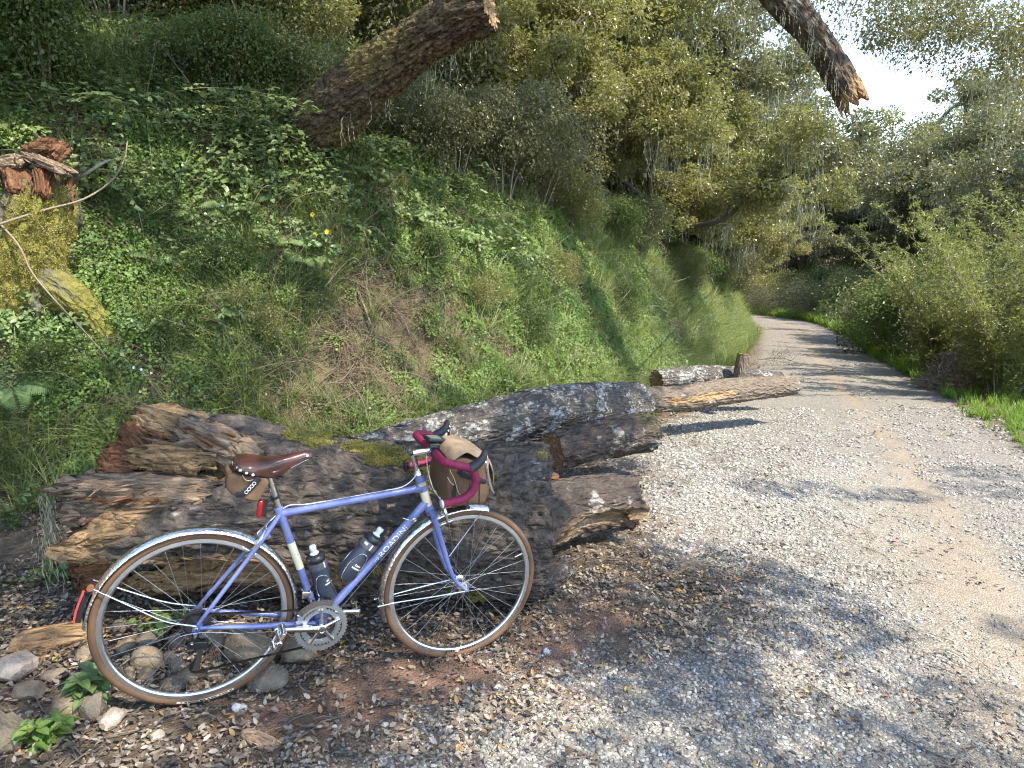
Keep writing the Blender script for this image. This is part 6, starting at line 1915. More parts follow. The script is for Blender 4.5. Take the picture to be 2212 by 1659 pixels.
# slender pale sapling at the right edge
e = empty('sapling', hit(2135, 700, gz)); tag(e, 'slender pale stemmed sapling at the right edge above the brush pile', 'sapling')
b = np.array(e.location)
path = [np.array(at(u, v, b[1])) - b for u, v in ((2138, 695), (2128, 600), (2135, 480), (2150, 330), (2172, 190), (2185, 95))]
m = MB(); m.tube(catmull(path, 6), np.linspace(0.03, 0.006, 31), 8)
for k in range(14):
    t = g.uniform(.25, .98); pp = catmull(path, 6); p0 = pp[int(t * 30)]
    m.tube([p0, p0 + np.array([g.normal(0, .25), g.normal(0, .25), g.uniform(.05, .3)])], [0.006, 0.002], 5)
m.build('stem', plain('pale_sapling_bark', (0.34, 0.31, 0.25), 0.8, var=.3), e)
parts = []
for k in range(30):
    p0 = pp[int(g.uniform(.25, 1) * 30)] + g.normal(0, .16, 3)
    parts.append(clump_leaves(p0, np.array([.2, .2, .16]), 36, 0.06, 0.28, g))
V, T = merge(parts); obj('foliage', mesh_np('foliage', V, T, WILL, False), e)

# ---- leaning cut trunk on the bank
b0 = hit(675, 320); Yb = b0.y
print('LEAN base', tuple(b0))
LP = [at(520, 470, Yb + 0.9), at(600, 380, Yb + 0.45), at(660, 300, Yb + 0.05), at(760, 205, Yb - 0.3), at(880, 110, Yb - 0.55), at(985, 42, Yb - 0.75), at(1062, 12, Yb - 0.85)]
kk = Yb / FOC
me = log_mesh('leaning_trunk', [tuple(p) for p in LP], [66 * kk, 68 * kk, 67 * kk, 63 * kk, 55 * kk, 44 * kk, 38 * kk], 61, BARK_TREE, 240, 120, furrow=0.045, lump=0.12, end0=0.02, end1=0.03, hollow=(0.02, 0.03), fs=(6.0, 22.0),
              mfun=lambda TH, SS, X: np.clip(0.72 * sstep(-0.15, 0.25, fbm(X * 2.2, 4, 7)) * sstep(0.98, 0.7, SS), 0, 1), wfun=lambda TH, SS, X: np.exp(-((SS - 0.40) / 0.022) ** 2) * np.exp(-((((TH + PI) % (2 * PI)) - PI - 0.9) / 0.16) ** 2))
lt = based('leaning_trunk', me, 'thick mossy oak trunk leaning out of the bank with a sawn top end', 'trunk')
# lichen wisps on it
v, t = strands([np.array(at(u, v_, Yb - 0.55)) - np.array(lt.location) for u, v_ in ((930, 130), (985, 85), (820, 200), (1010, 70), (745, 255))], np.random.default_rng(9), 5, 0.10, 0.30, 0.008, .05)
o = obj('lichen', mesh_np('lichen', v, t, LICH, False), lt); o['kind'] = 'stuff'

# ---- oak overhead: its limbs arch over the track, one broken limb hangs into view at upper right
tr = empty('overhanging_oak', (-5.4, 1.0, float(hz(np.array([-5.4]), np.array([1.0]))[0])))
tag(tr, 'oak arching overhead whose broken dark limb hangs into view at upper right', 'tree')
to = np.array(tr.location)
m = MB()
m.tube(catmull([(-5.4, 1.0, to[2] - .4), (-5.0, 1.3, to[2] + 1.5), (-4.2, 1.8, 6.3)], 6), np.linspace(.42, .3, 13), 12)
lim = catmull([(-4.3, 1.8, 6.0), (-1.6, 3.4, 7.3), (1.2, 5.6, 7.0), (2.6, 7.2, 5.9)] + [tuple(at(1640, -75, 7.6)), ], 6)
m.tube(lim, np.linspace(.28, .18, len(lim)), 10)
for e_ in (tuple(at(1950, -40, 10)), tuple(at(2150, -20, 9.5)), (1.5, .5, 8.0), (4.5, 2.5, 7.8), (6.5, 5.5, 7.6), (2.5, -2.0, 7.5), (7.5, 8.2, 7.8), (4.6, 9.0, 7.6)):
    pth = catmull([(-2.5, 2.6, 6.9), lerp((-2.5, 2.6, 6.9), e_, .5) + np.array([0, 0, .7]), e_], 5)
    m.tube(pth, np.linspace(.15, .03, len(pth)), 8)
o = m.build('trunk', LIMB, tr, sharp=None); o.location = -Vector(to)
HL = [tuple(at(1640, -75, 7.6)), tuple(at(1692, -5, 7.5)), tuple(at(1752, 70, 7.4)), tuple(at(1800, 140, 7.35)), tuple(at(1835, 205, 7.3)), tuple(at(1850, 240, 7.3))]
me = log_mesh('broken_limb', HL, [.19, .18, .155, .135, .145, .15], 71, BARK_LIMB, 120, 60, furrow=0.022, lump=0.13, end0=0.0, end1=0.16, hollow=(0.0, 0.10), wfun=lambda TH, SS, X: sstep(.78, .95, SS + .15 * fbm(X * 5, 3, 3)) * .85)
o = obj('broken_limb', me, tr); o.location = -Vector(to); o['label'] = 'dark broken limb hanging at upper right with a torn end'
v, t = strands([np.array(at(u, v_, 7.2)) for u, v_ in ((1760, 90), (1800, 130), (1780, 160), (1815, 190), (1700, 20), (1740, 50), (1830, 215))], np.random.default_rng(10), 12, 0.08, 0.24, 0.008, .08)
o = obj('lichen', mesh_np('lichen', v, t, LICH, False), tr); o.location = -Vector(to); o['kind'] = 'stuff'

# unseen part of its crown: clumps added along sun rays to shade the foreground
SHADE_EDGE = np.array([(2.0, -2.0), (2.25, 2.0), (2.25, 2.9), (2.0, 3.5), (1.35, 4.0), (1.15, 4.7), (1.35, 6.2), (1.5, 8.0), (2.0, 9.2)])
def shaded_ground(x, y):
    return x < np.interp(y, SHADE_EDGE[:, 1], SHADE_EDGE[:, 0])
def visible(p, m=60):
    q = np.asarray(p) - np.array([0, 0, CAM_H])
    c, s = math.cos(PITCH), math.sin(PITCH)
    yf = q[1] * c - q[2] * s; zu = q[1] * s + q[2] * c
    if yf < 0.2: return False
    u = 1106 + FOC * q[0] / yf; v = 829.5 - FOC * zu / yf
    return -m < u < 2212 + m and -m < v < 1659 + m
g = np.random.default_rng(77)
parts = []
n_ok = 0
while n_ok < 260:
    x, y = g.uniform(-5.0, 2.3), g.uniform(0.2, 10.5)
    if not shaded_ground(x + 0.35, y): 
        continue
    z0 = float(hz(np.array([x]), np.array([y]))[0])
    zc = g.uniform(5.6, 8.6)
    c = np.array([x, y, z0]) + SUN * (zc - z0) / SUN[2]
    r = g.uniform(.35, .62)
    if visible(c - np.array([0, 0, r]), 90): continue
    parts.append(clump_leaves(c, np.array([r, r, r * .6]), 210, 0.085, 0.55, g)); n_ok += 1
for x, y, zc, r in ((2.75, 5.2, 6.5, .25), (3.4, 5.25, 6.6, .22), (2.1, 5.05, 6.4, .22), (4.2, 5.4, 6.6, .3), (4.6, 5.9, 6.5, .3), (3.2, 2.2, 6.6, .4), (2.7, 1.7, 6.2, .45), (3.6, 1.6, 6.6, .45), (2.7, 3.1, 7, .2)):
    c = np.array([x, y, -.3]) + SUN * (zc + .3) / SUN[2]  # extra unseen clumps, set along sun rays to cast shade on the track
    parts.append(clump_leaves(c, np.array([r * 1.5, r * .7, r * .6]), 130, 0.08, 0.5, g))
HANGL = []
# leafy sprays of the same oak hanging round the broken limb at the top of the view
for k in range(120):
    u_ = g.uniform(1480, 1840) if k % 4 == 0 else g.uniform(1860, 2260); v_ = g.uniform(-90, 20) if k % 4 == 0 else g.uniform(-80, 60) + g.random() * .42 * max(0, u_ - 1800)
    Y_ = g.uniform(8.6, 11.5)
    r = g.uniform(.22, .42)
    c_ = np.array(at(u_, v_, Y_)); parts.append(clump_leaves(c_, np.array([r, r, r * .7]), 170, 0.05, 0.55, g))
    if k % 3 == 0: HANGL.append(c_)
V, T = merge(parts)
o = obj('crown', mesh_np('crown', V, T, OAK, False), tr); o.location = -Vector(to)
v, t = strands(HANGL, g, 12, .2, .7, .010, .16)
o = obj('lichen', mesh_np('lichen', v, t, LICH, False), tr); o.location = -Vector(to); o['kind'] = 'stuff'
# ================================================================== bank vegetation
MAID = leaf_mat('maidenhair_leaflet', (0.088, 0.145, 0.030), (0.225, 0.32, 0.072), 0.36, 0.5, (0.26, 0.40, 0.06), 1.1)
HERB = leaf_mat('herb_leaf', (0.080, 0.128, 0.042), (0.205, 0.28, 0.105), 0.30, 0.42, (0.24, 0.36, 0.10), 1.1)
GRASSM = leaf_mat('bank_grass', (0.092, 0.128, 0.038), (0.25, 0.29, 0.095), 0.32, 0.5, (0.28, 0.36, 0.07), 0.9)
VERGE = leaf_mat('verge_grass', (0.090, 0.155, 0.018), (0.19, 0.29, 0.040), 0.40, 0.5, (0.36, 0.55, 0.05), 0.9)
THATCH = leaf_mat('dry_thatch', (0.075, 0.052, 0.030), (0.19, 0.145, 0.085), 0.15, 0.8, (0.3, 0.22, 0.12), 1.5)
BRAM = leaf_mat('bramble_leaf', (0.085, 0.125, 0.042), (0.22, 0.28, 0.10), .3, .42, (.3, .4, .15), 1.2)
YEL = plain('yellow_petal', (0.75, 0.52, 0.02), 0.5)
WHT = plain('white_petal', (0.75, 0.76, 0.78), 0.5)
VSTEM = plain('green_stem', (0.10, 0.11, 0.035), 0.7, var=.3)

def spray(seed, n_fr=6, per=22, L=0.019, W=0.95, length=0.20, mat=MAID):
    g = np.random.default_rng(seed)
    P, F_, Ls = [], [], []
    for i in range(n_fr):
        a = g.uniform(0, 2 * PI); ln = length * g.uniform(.6, 1.15)
        for j in range(per):
            t = (j + g.random()) / per
            r = ln * t * 0.9; z = ln * (0.75 * t - 0.72 * t * t) + 0.02
            w = 0.045 * (1 - 0.6 * t) * g.choice([-1, 1]) * g.uniform(.3, 1)
            P.append((r * math.cos(a) - w * math.sin(a), r * math.sin(a) + w * math.cos(a), z + g.normal(0, .008)))
            F_.append((math.cos(a) + g.normal(0, .7), math.sin(a) + g.normal(0, .7), g.normal(-.1, .3))); Ls.append(L * g.uniform(.65, 1.25))
    P = np.array(P); F_ = np.array(F_); Ls = np.array(Ls); n = len(P)
    V, T = leaf_geo(P, F_, rand_dirs(n, g) * .5 + np.array([0, 0, .9]), Ls, Ls * W, 'dia', .08)
    return mesh_np('leaf_spray', V, T, mat, False)
def tuft(seed, n=26, hgt=0.30, w=0.0055, mat=GRASSM, lean=0.7, droop=0.55):
    g = np.random.default_rng(seed)
    Vs, Ts, k = [], [], 0
    for i in range(n):
        a = g.uniform(0, 2 * PI); h = hgt * g.uniform(.5, 1.2); d = np.array([math.cos(a), math.sin(a), 0]); s = np.array([-d[1], d[0], 0])
        b = np.array([g.normal(0, .025), g.normal(0, .025), -.01])
        ln = lean * g.uniform(.4, 1.2)
        rows = []
        for t in (0, .35, .7, 1.0):
            c = b + d * h * ln * t ** 1.4 + np.array([0, 0, h * (t - droop * ln * t * t)])
            ww = w * (1 - t) ** .6 * .5 + .0002
            rows += [c - s * ww, c + s * ww]
        Vs += rows
        Ts += [[k, k + 1, k + 3], [k, k + 3, k + 2], [k + 2, k + 3, k + 5], [k + 2, k + 5, k + 4], [k + 4, k + 5, k + 7], [k + 4, k + 7, k + 6]]
        k += 8
    return mesh_np('grass_tuft', np.array(Vs), np.array(Ts), mat, False)

# sample points on the bank
_seg = np.linalg.norm(np.diff(FOOT, axis=0), axis=1); _A = np.concatenate([[0], np.cumsum(_seg)])
def bank_samples(per, dmin, dmax, amin, amax, dens=None):
    """points on the bank, 'per' of them for each square metre of its surface where dens is 1"""
    n = int((amax - amin) * (dmax - dmin) * per * 3)
    arc = rng.uniform(amin, amax, n); d = rng.uniform(dmin, dmax, n)
    p = np.stack([np.interp(arc, _A, FOOT[:, k]) for k in (0, 1)], 1); q = np.stack([np.interp(arc + .1, _A, FOOT[:, k]) for k in (0, 1)], 1)
    t = (q - p) / np.linalg.norm(q - p, axis=1)[:, None]
    x = p[:, 0] - d * t[:, 1]; y = p[:, 1] + d * t[:, 0]
    nz_ = terrain_normal(hz, x, y)[:, 2]
    keep = rng.random(n) < np.clip(dens(x, y, d, arc), 0, 1) * np.minimum(1 / nz_, 3) / 3 * ((y > 1.5) & (np.abs(x) < .8 * y + 1.6))
    return x[keep], y[keep], d[keep], arc[keep]
BARE = [(hit(800, 690), .30), (hit(850, 640), .26), (hit(770, 760), .24), (hit(340, 880), .22), (hit(890, 770), .22), (hit(1240, 640), .25), (hit(1520, 640), .7), (hit(1500, 740), .6), (hit(960, 690), .3), (hit(150, 300), .3), (hit(1090, 760), .22)]
def bare(x, y):
    s = np.zeros_like(x)
    for p, r in BARE: s = s + np.exp(-((x - p.x) ** 2 + (y - p.y) ** 2) / r ** 2 * 1.3)
    return np.clip(s, 0, 1)
def put(name, label, cat, x, y, variants, sc, tilt=0.55, lift=0.0, parent=None):
    z = hz(x, y)
    nr = terrain_normal(hz, x, y)
    nr = nr * tilt + np.array([0, 0, 1.0]) * (1 - tilt); nr /= np.linalg.norm(nr, axis=1)[:, None]
    nr = nr + rng.normal(0, .12, nr.shape); nr /= np.linalg.norm(nr, axis=1)[:, None]
    o = scatter(name, np.stack([x, y, z + lift], 1), align_rot(nr, rng.uniform(0, 6.28, len(x))), sc, rng.integers(0, len(variants), len(x)), variants)
    return tag(o, label, cat, kind='stuff')

SP = [spray(400 + i) for i in range(7)]
SP2 = [spray(420 + i, 5, 12, 0.042, .62, .26, HERB) for i in range(6)]
GT = [tuft(440 + i) for i in range(6)] + [tuft(446 + i, 22, .42, .007, GRASSM, .9, .5) for i in range(3)]
TT = [tuft(460 + i, 24, .30, .0035, THATCH, 1.1, .75) for i in range(5)]
VT = [tuft(480 + i, 30, .16, .007, VERGE, .6, .4) for i in range(5)]
patch = lambda x, y, f, sd: n2(x, y, f, sd, 3)
x, y, d, a = bank_samples(190, 0.02, 3.0, 6.5, 27, lambda x, y, d, a: np.clip((1 - 1.05 * bare(x, y)) * sstep(-.30, .12, patch(x, y, 1.2, 81)) * np.where(a < 20, 1, .8), 0, 1))
print('maid', len(x))
put('maidenhair_cover', 'small leaved green maidenhair cover spread over the bank face', 'ground cover', x, y, SP, rng.uniform(.75, 1.4, len(x)), .6)
x, y, d, a = bank_samples(90, 0.1, 5.0, 6.0, 30, lambda x, y, d, a: np.clip((1 - 1.0 * bare(x, y)) * (sstep(.0, .35, patch(x, y, .7, 83)) + .5 * sstep(1.1, 1.7, d)), 0, 1))
print('herb', len(x))
put('leafy_herbs', 'broader leaved green herbs mixed over the bank and its crest', 'ground cover', x, y, SP2, rng.uniform(.7, 1.35, len(x)), .45)
SP3 = [spray(430 + i, 7, 13, 0.046, .62, .36, BRAM) for i in range(5)]
x, y, d, a = bank_samples(50, 0.9, 4.5, 6.5, 16, lambda x, y, d, a: np.clip(.35 + sstep(-.1, .3, patch(x, y, 1.0, 84)) * sstep(.9, 1.5, d), 0, 1.2))
print('broad', len(x))
put('broadleaf_thicket', 'pale broad leaved thicket over the upper left of the bank', 'ground cover', x, y, SP3, rng.uniform(.8, 1.4, len(x)), .4, .08)
x, y, d, a = bank_samples(100, -0.25, 2.8, 6.0, 34, lambda x, y, d, a: np.clip((1 - .85 * bare(x, y)) * (.30 + 1.2 * sstep(-.05, .3, patch(x, y, .8, 85)) + .15 * (a > 19) + .8 * (d < .3)), 0, 1.6))
print('grass', len(x))
put('bank_grass', 'long drooping green grass growing over the bank', 'grass', x, y, GT, rng.uniform(.7, 1.35, len(x)) * np.where(y > 12, 1.1, 1), .35)
x, y, d, a = bank_samples(60, -0.1, 2.2, 6.0, 32, lambda x, y, d, a: np.clip(.14 + .5 * bare(x, y), 0, 1))
print('thatch', len(x))
put('dry_thatch', 'dry brown grass and fine roots hanging on the bare parts of the bank', 'dry grass', x, y, TT, rng.uniform(.7, 1.5, len(x)), .8)
DSTEM = plain('dead_stem', (0.19, 0.15, 0.10), .85, var=.4, scale=6)
def stem_bundle(seed, n=4):
    g_ = np.random.default_rng(seed); m = MB()
    for i in range(n):
        a_ = g_.uniform(0, 2 * PI); L = g_.uniform(.25, .7); d_ = np.array([math.cos(a_), math.sin(a_), g_.uniform(-.2, 1.0)])
        p0 = g_.normal(0, .05, 3) * np.array([1, 1, .2])
        pth = catmull([p0, p0 + d_ * L * .5 + g_.normal(0, .05, 3), p0 + d_ * L + np.array([0, 0, -.18 * L]) + g_.normal(0, .06, 3)], 4)
        m.tube(pth, np.linspace(.0032, .0012, len(pth)), 4)
    return m.mesh('stem_bundle', DSTEM, sharp=None)
DS = [stem_bundle(470 + i) for i in range(7)]
x, y, d, a = bank_samples(9, 0.1, 3.0, 6.0, 28, lambda x, y, d, a: .5 + .5 * bare(x, y))
print('dead', len(x))
put('dead_stems', 'thin dead brown stems tangled through the bank plants', 'dead stems', x, y, DS, rng.uniform(.7, 1.4, len(x)), .6, .05)
# verge grass right of the track and along its far edge
def verge_d(x, y):
    rd, _ = poly_dist(x, y, ROADC)
    return (rd < -ROADW - 0.05 + .18 * n2(x, y, .9, 87)) & (rd > -7.0)
x = rng.uniform(3.5, 22, 60000); y = rng.uniform(4, 46, 60000)
rdv, _ = poly_dist(x, y, ROADC)
k = verge_d(x, y) & (np.hypot((x - hit(2120, 838, gz).x) / 1.3, (y - hit(2120, 838, gz).y) / .9) > 1) & (rng.random(60000) < np.where(rdv > -3.6, .62, .25)) & (x < .8 * y + 1.5)
x, y = x[k], y[k]
print('verge', len(x))
put('verge_grass', 'bright green sunlit grass along the right edge of the track', 'grass', x, y, VT, rng.uniform(.8, 1.6, len(x)) * np.clip(y / 10, .8, 2.2), .1)
# low weeds on the ground by the logs and stones
x, y = sample_area(-4.0, -1.55, 1.5, 4.6, 900, lambda a, b: sstep(.0, .5, n2(a, b, 1.1, 89)) * (poly_dist(a, b, FOOT)[0] < .1) * .5)
put('ground_weeds', 'low green weeds among the stones left of the rear wheel', 'weeds', x, y, SP2 + GT[:2], rng.uniform(.35, .7, len(x)), .2)

# ---- ferns
def fern_geo(seed, nf=8, ln=0.42):
    g = np.random.default_rng(seed)
    P, F_, Ls, UPS = [], [], [], []
    m = MB()
    for i in range(nf):
        a = 2 * PI * i / nf + g.uniform(-.25, .25); l = ln * g.uniform(.7, 1.1)
        d = np.array([math.cos(a), math.sin(a), 0]); s = np.array([-d[1], d[0], 0])
        pth = [d * l * t * .85 + np.array([0, 0, l * (.85 * t - .62 * t * t)]) for t in np.linspace(0, 1, 12)]
        m.tube(pth, np.linspace(.002, .0006, 12), 4)
        for j in range(2, 24):
            t = j / 24
            c = d * l * t * .85 + np.array([0, 0, l * (.85 * t - .62 * t * t)])
            for sd in (-1, 1):
                P.append(c); F_.append(s * sd + d * .45 + np.array([0, 0, -.15])); Ls.append(l * .26 * math.sin(PI * (t * .85 + .12)) ** .9)
                UPS.append(np.array([0, 0, 1.0]) - d * .3)
    n = len(P); Ls = np.array(Ls)
    V, T = leaf_geo(np.array(P), np.array(F_), np.array(UPS), Ls, np.maximum(Ls * .22, .008), 'hex', .1, .15)
    return m.mesh('stalks', VSTEM, sharp=None), mesh_np('fronds', V, T, HERB, False)
FG = [fern_geo(500), fern_geo(501, 7, .36)]
def at_bank(name, u, v, label, cat, group=None, rz=0.0, lean=.5):
    p = hit(u, v)
    nr = terrain_normal(hz, np.array([p.x]), np.array([p.y]))[0]
    nn = Vector(nr * lean + np.array([0, 0, 1 - lean])).normalized()
    e = empty(name, p); e.rotation_mode = 'QUATERNION'
    e.rotation_quaternion = Vector((0, 0, 1)).rotation_difference(nn) @ Quaternion((0, 0, 1), rz)
    return tag(e, label, cat, group)
for i, (u, v, s, lab) in enumerate(((520, 455, .95, 'arching fern left of the yellow flowers on the bank'), (615, 520, .9, 'fern with long fronds just left of the yellow flowered plant'), (560, 395, .8, 'fern below the base of the leaning trunk'), (430, 470, .85, 'fern right of the mossy stump on the bank'), (665, 565, .8, 'fern hanging under the yellow flowered plant'), (700, 430, .75, 'fern below the leaning trunk on its right'), (30, 860, .9, 'fern at the left edge above the weeds'), (1000, 520, .8, 'fern on the middle of the bank face'), (880, 470, .7, 'fern high on the bank right of the leaning trunk base'), (1180, 700, .8, 'fern low on the bank above the lichen log'), (340, 560, .7, 'fern beside the root of the mossy stump'))):
    e = at_bank('fern', u, v, lab, 'fern', 'ferns on the bank', i * 1.3); e.scale = (s, s, s)
    obj('stalks', FG[i % 2][0], e); obj('fronds', FG[i % 2][1], e)
# ---- plants with yellow flowers
def flower(m, c, n, r=0.022, k=8):
    u, v, w = frame_of(n)
    P = np.tile(c, (k, 1)); a = np.linspace(0, 2 * PI, k, endpoint=False)
    F_ = np.cos(a)[:, None] * u + np.sin(a)[:, None] * v + w * .15
    V, T = leaf_geo(P, F_, np.tile(w, (k, 1)), r, r * .55, 'dia', .1)
    m.add(V, tris=T)
def herb_plant(name, u, v, label, cat, hgt, n_st, leafL, seed, flowers=0, fm=YEL, mat=HERB, rad=.18, fr=.022):
    g = np.random.default_rng(seed)
    e = at_bank(name, u, v, label, cat, None, 0, .45)
    m = MB(); P, F_, Ls = [], [], []; tips = []
    for i in range(n_st):
        a = g.uniform(0, 2 * PI); q = rad * g.uniform(.3, 1)
        t_ = np.array([q * math.cos(a), q * math.sin(a), hgt * g.uniform(.6, 1.1)])
        pth = catmull([(0, 0, -.03), t_ * np.array([.4, .4, .6]), t_], 5)
        m.tube(pth, np.linspace(.0028, .0012, len(pth)), 4); tips.append(t_)
        for j in range(13):
            c = pth[int(g.uniform(.2, 1) * (len(pth) - 1))]
            P.append(c); F_.append(rand_dirs(1, g)[0] * np.array([1, 1, .4]) + np.array([0, 0, .1])); Ls.append(leafL * g.uniform(.6, 1.2))
    m.build('stems', VSTEM, e, sharp=None)
    P = np.array(P); Ls = np.array(Ls)
    V, T = leaf_geo(P, np.array(F_), rand_dirs(len(P), g) * .4 + np.array([0, 0, 1.0]), Ls, Ls * .58, 'hex', .12, .25)
    obj('leaves', mesh_np('leaves', V, T, mat, False), e)
    for i in range(flowers):
        fmb = MB(); flower(fmb, tips[i % len(tips)] + np.array([0, 0, .012]), np.array([.6, -.8, .5]), fr)
        fmb.build('flower', fm, e, smooth=False)
    return e
herb_plant('flowering_plant', 690, 560, 'leafy plant with yellow flowers in the middle of the bank', 'plant', .30, 12, .055, 601, 3, YEL, HERB, .2, .024)
herb_plant('flowering_plant', 12, 105, 'plant with one yellow flower at the top left corner', 'plant', .25, 6, .05, 602, 1, YEL, HERB, .15, .05)
herb_plant('flowering_plant', 300, 860, 'small plant with white flowers low on the bank behind the big log', 'plant', .2, 6, .03, 603, 4, WHT, HERB, .14, .012)
herb_plant('flowering_plant', 480, 520, 'small white flowered plant right of the mossy stump', 'plant', .2, 6, .03, 604, 5, WHT, HERB, .16, .012)
herb_plant('weed', 1085, 945, 'spiky green weed between the lichen log and the short log', 'weed', .20, 10, .075, 605, 0, YEL, HERB, .10)
herb_plant('weed', 105, 1610, 'round leaved green weed in the bottom left corner', 'weed', .10, 10, .05, 606, 0, YEL, MAID, .10)
herb_plant('weed', 130, 1255, 'leafy weed in front of the broken end of the big log', 'weed', .12, 10, .055, 607, 0, YEL, HERB, .16)
herb_plant('weed', 205, 1540, 'grassy weed against the rear tyre foot', 'weed', .16, 8, .07, 608, 0, YEL, HERB, .07)
herb_plant('weed', 345, 1370, 'dark green weed behind the spokes of the rear wheel', 'weed', .10, 9, .045, 609, 0, YEL, HERB, .16)
herb_plant('weed', 30, 1150, 'leafy weed at the left edge beside the big log', 'weed', .25, 10, .05, 610, 0, YEL, HERB, .2)
herb_plant('weed', 500, 720, 'broad leaved weed in the middle of the maidenhair', 'weed', .22, 9, .06, 611, 0, YEL, HERB, .2)
herb_plant('weed', 300, 755, 'lobed weed below the root of the mossy stump', 'weed', .2, 9, .06, 612, 0, YEL, HERB, .18)
# ---- brambles
def bramble(pts, label, seed, leafL=.062, dY=-.8, n=44):
    g = np.random.default_rng(seed)
    p0 = hit(*pts[0])
    Y = p0.y
    P = [np.array(p0)] + [np.array(at(u, v, Y + dY * (i + 1) / len(pts) )) for i, (u, v) in enumerate(pts[1:])]
    base = P[0].copy()
    pth = catmull([p - base for p in P], 10)
    e = empty('bramble', p0); tag(e, label, 'bramble', 'brambles arching from the upper bank')
    m = MB(); m.tube(pth, np.linspace(.005, .002, len(pth)), 5); m.build('cane', plain('bramble_cane', (.20, .17, .09), .7, var=.3), e, sharp=None)
    Q, F_, Ls = [], [], []
    for j in range(n):
        c = pth[int((.15 + .85 * j / n) * (len(pth) - 1))] + g.normal(0, .03, 3)
        f0 = rand_dirs(1, g)[0] * np.array([1, 1, .3])
        for k in (-1, 0, 1):
            r_ = np.array([f0[0] - k * .8 * f0[1], f0[1] + k * .8 * f0[0], f0[2] - .1])
            Q.append(c + r_ * .012); F_.append(r_); Ls.append(leafL * g.uniform(.7, 1.15))
    Ls = np.array(Ls)
    V, T = leaf_geo(np.array(Q), np.array(F_), rand_dirs(len(Q), g) * .35 + np.array([0, -.25, 1.0]), Ls, Ls * .66, 'hex', .1, .2)
    obj('leaves', mesh_np('leaves', V, T, BRAM, False), e)
bramble([(300, 220), (430, 190), (560, 200), (640, 225), (690, 245)], 'bramble reaching right across the base of the leaning trunk', 1)
bramble([(220, 130), (330, 90), (430, 80), (520, 120)], 'bramble arching below the dark thicket at top', 2)
bramble([(60, 60), (150, 110), (260, 150), (360, 190)], 'bramble trailing down from the top left corner', 3)
bramble([(380, 240), (480, 230), (560, 260), (640, 300)], 'lower bramble ending left of the leaning trunk base', 4)
bramble([(20, 170), (120, 200), (220, 205), (300, 240)], 'bramble above the mossy stump', 5)
bramble([(260, 60), (350, 25), (440, 20), (520, 45)], 'bramble highest at the top of the bank', 6)
bramble([(860, 300), (960, 330), (1040, 350), (1075, 380)], 'pale bramble right of the leaning trunk', 7, .045)

# ---- mossy stump on the left
BARK_STUMP = bark_mat('mossy_stump_bark', (0.040, 0.034, 0.026), (0.15, 0.135, 0.11), 0.1, wood=(0.15, 0.075, 0.04), wood2=(0.05, 0.024, 0.016), mcol=(0.20, 0.185, 0.045), cell=(9, 12))
s0 = hit(80, 560); Ys = s0.y - .1
print('STUMP', tuple(s0))
kk = Ys / FOC
sp = [at(70, 720, Ys + .12), at(62, 620, Ys), at(70, 520, Ys - .02), at(88, 420, Ys + .02), at(88, 345, Ys + .1)]
me = log_mesh('stump_body', [tuple(p) for p in sp], [92 * kk, 86 * kk, 78 * kk, 66 * kk, 46 * kk], 81, BARK_STUMP, 130, 96, furrow=0.035, lump=0.42, end0=.02, end1=.30, hollow=(.02, .2),
              wfun=lambda TH, SS, X: np.clip(sstep(.90, .97, SS + .1 * fbm(X * 6, 3, 5)) + np.exp(-((((TH + PI) % (2 * PI)) - PI - 1.1) / .25) ** 2) * sstep(.6, .75, SS) * .9, 0, 1), mfun=lambda TH, SS, X: np.clip(sstep(-.30, .0, fbm(X * 3.5, 4, 6)) * sstep(.92, .76, SS), 0, 1))
sv = np.empty(len(me.vertices) * 3, np.float32); me.vertices.foreach_get('co', sv); sv = sv.reshape(-1, 3).copy(); sm = np.empty(len(me.vertices), np.float32); me.attributes['moss'].data.foreach_get('value', sm)
stump = based('mossy_stump', me, 'moss covered rotten stump with a pale broken top on the left of the bank', 'stump')
moss_on(stump.data, sv, np.where(sm > .4, sm, 0), 3200, stump, sc=1.2)
_h = lambda u, v, o_: at(u, v, hit(u, v).y + o_)
rp = [at(95, 610, Ys - .02), _h(150, 640, -.10), _h(195, 680, -.06), _h(225, 725, -.02), _h(240, 775, .03), _h(250, 810, .12)]
rm = log_mesh('root', [tuple(p) for p in rp], [56 * kk, 44 * kk, 34 * kk, 26 * kk, 19 * kk, 14 * kk], 83, BARK_STUMP, 100, 60, furrow=.022, lump=.32, mfun=lambda TH, SS, X: np.clip(sstep(-.35, .05, fbm(X * 4, 4, 6)) * sstep(.95, .6, SS), 0, 1))
o = obj('root', rm, stump); o.location = -stump.location
for i, (a, b, w, t_, c) in enumerate((((60, 338, -.05), (150, 372, -.10), .05, .035, 0), ((60, 335, .02), (120, 312, .02), .085, .06, 2), ((95, 425, -.14), (88, 365, -.08), .06, .04, 1), ((50, 350, -.08), (5, 358, -.06), .07, .05, 0), ((110, 345, 0), (140, 312, .05), .06, .05, 2), ((40, 420, -.14), (30, 360, -.06), .08, .05, 2))):
    rot_chunk('broken_wood', at(a[0], a[1], Ys + a[2]), at(b[0], b[1], Ys + b[2]), w, t_, 120 + i, (WOODP, WOODR, BARK_STUMP)[c], stump, stump.location)
moss_on  # (cushions above)
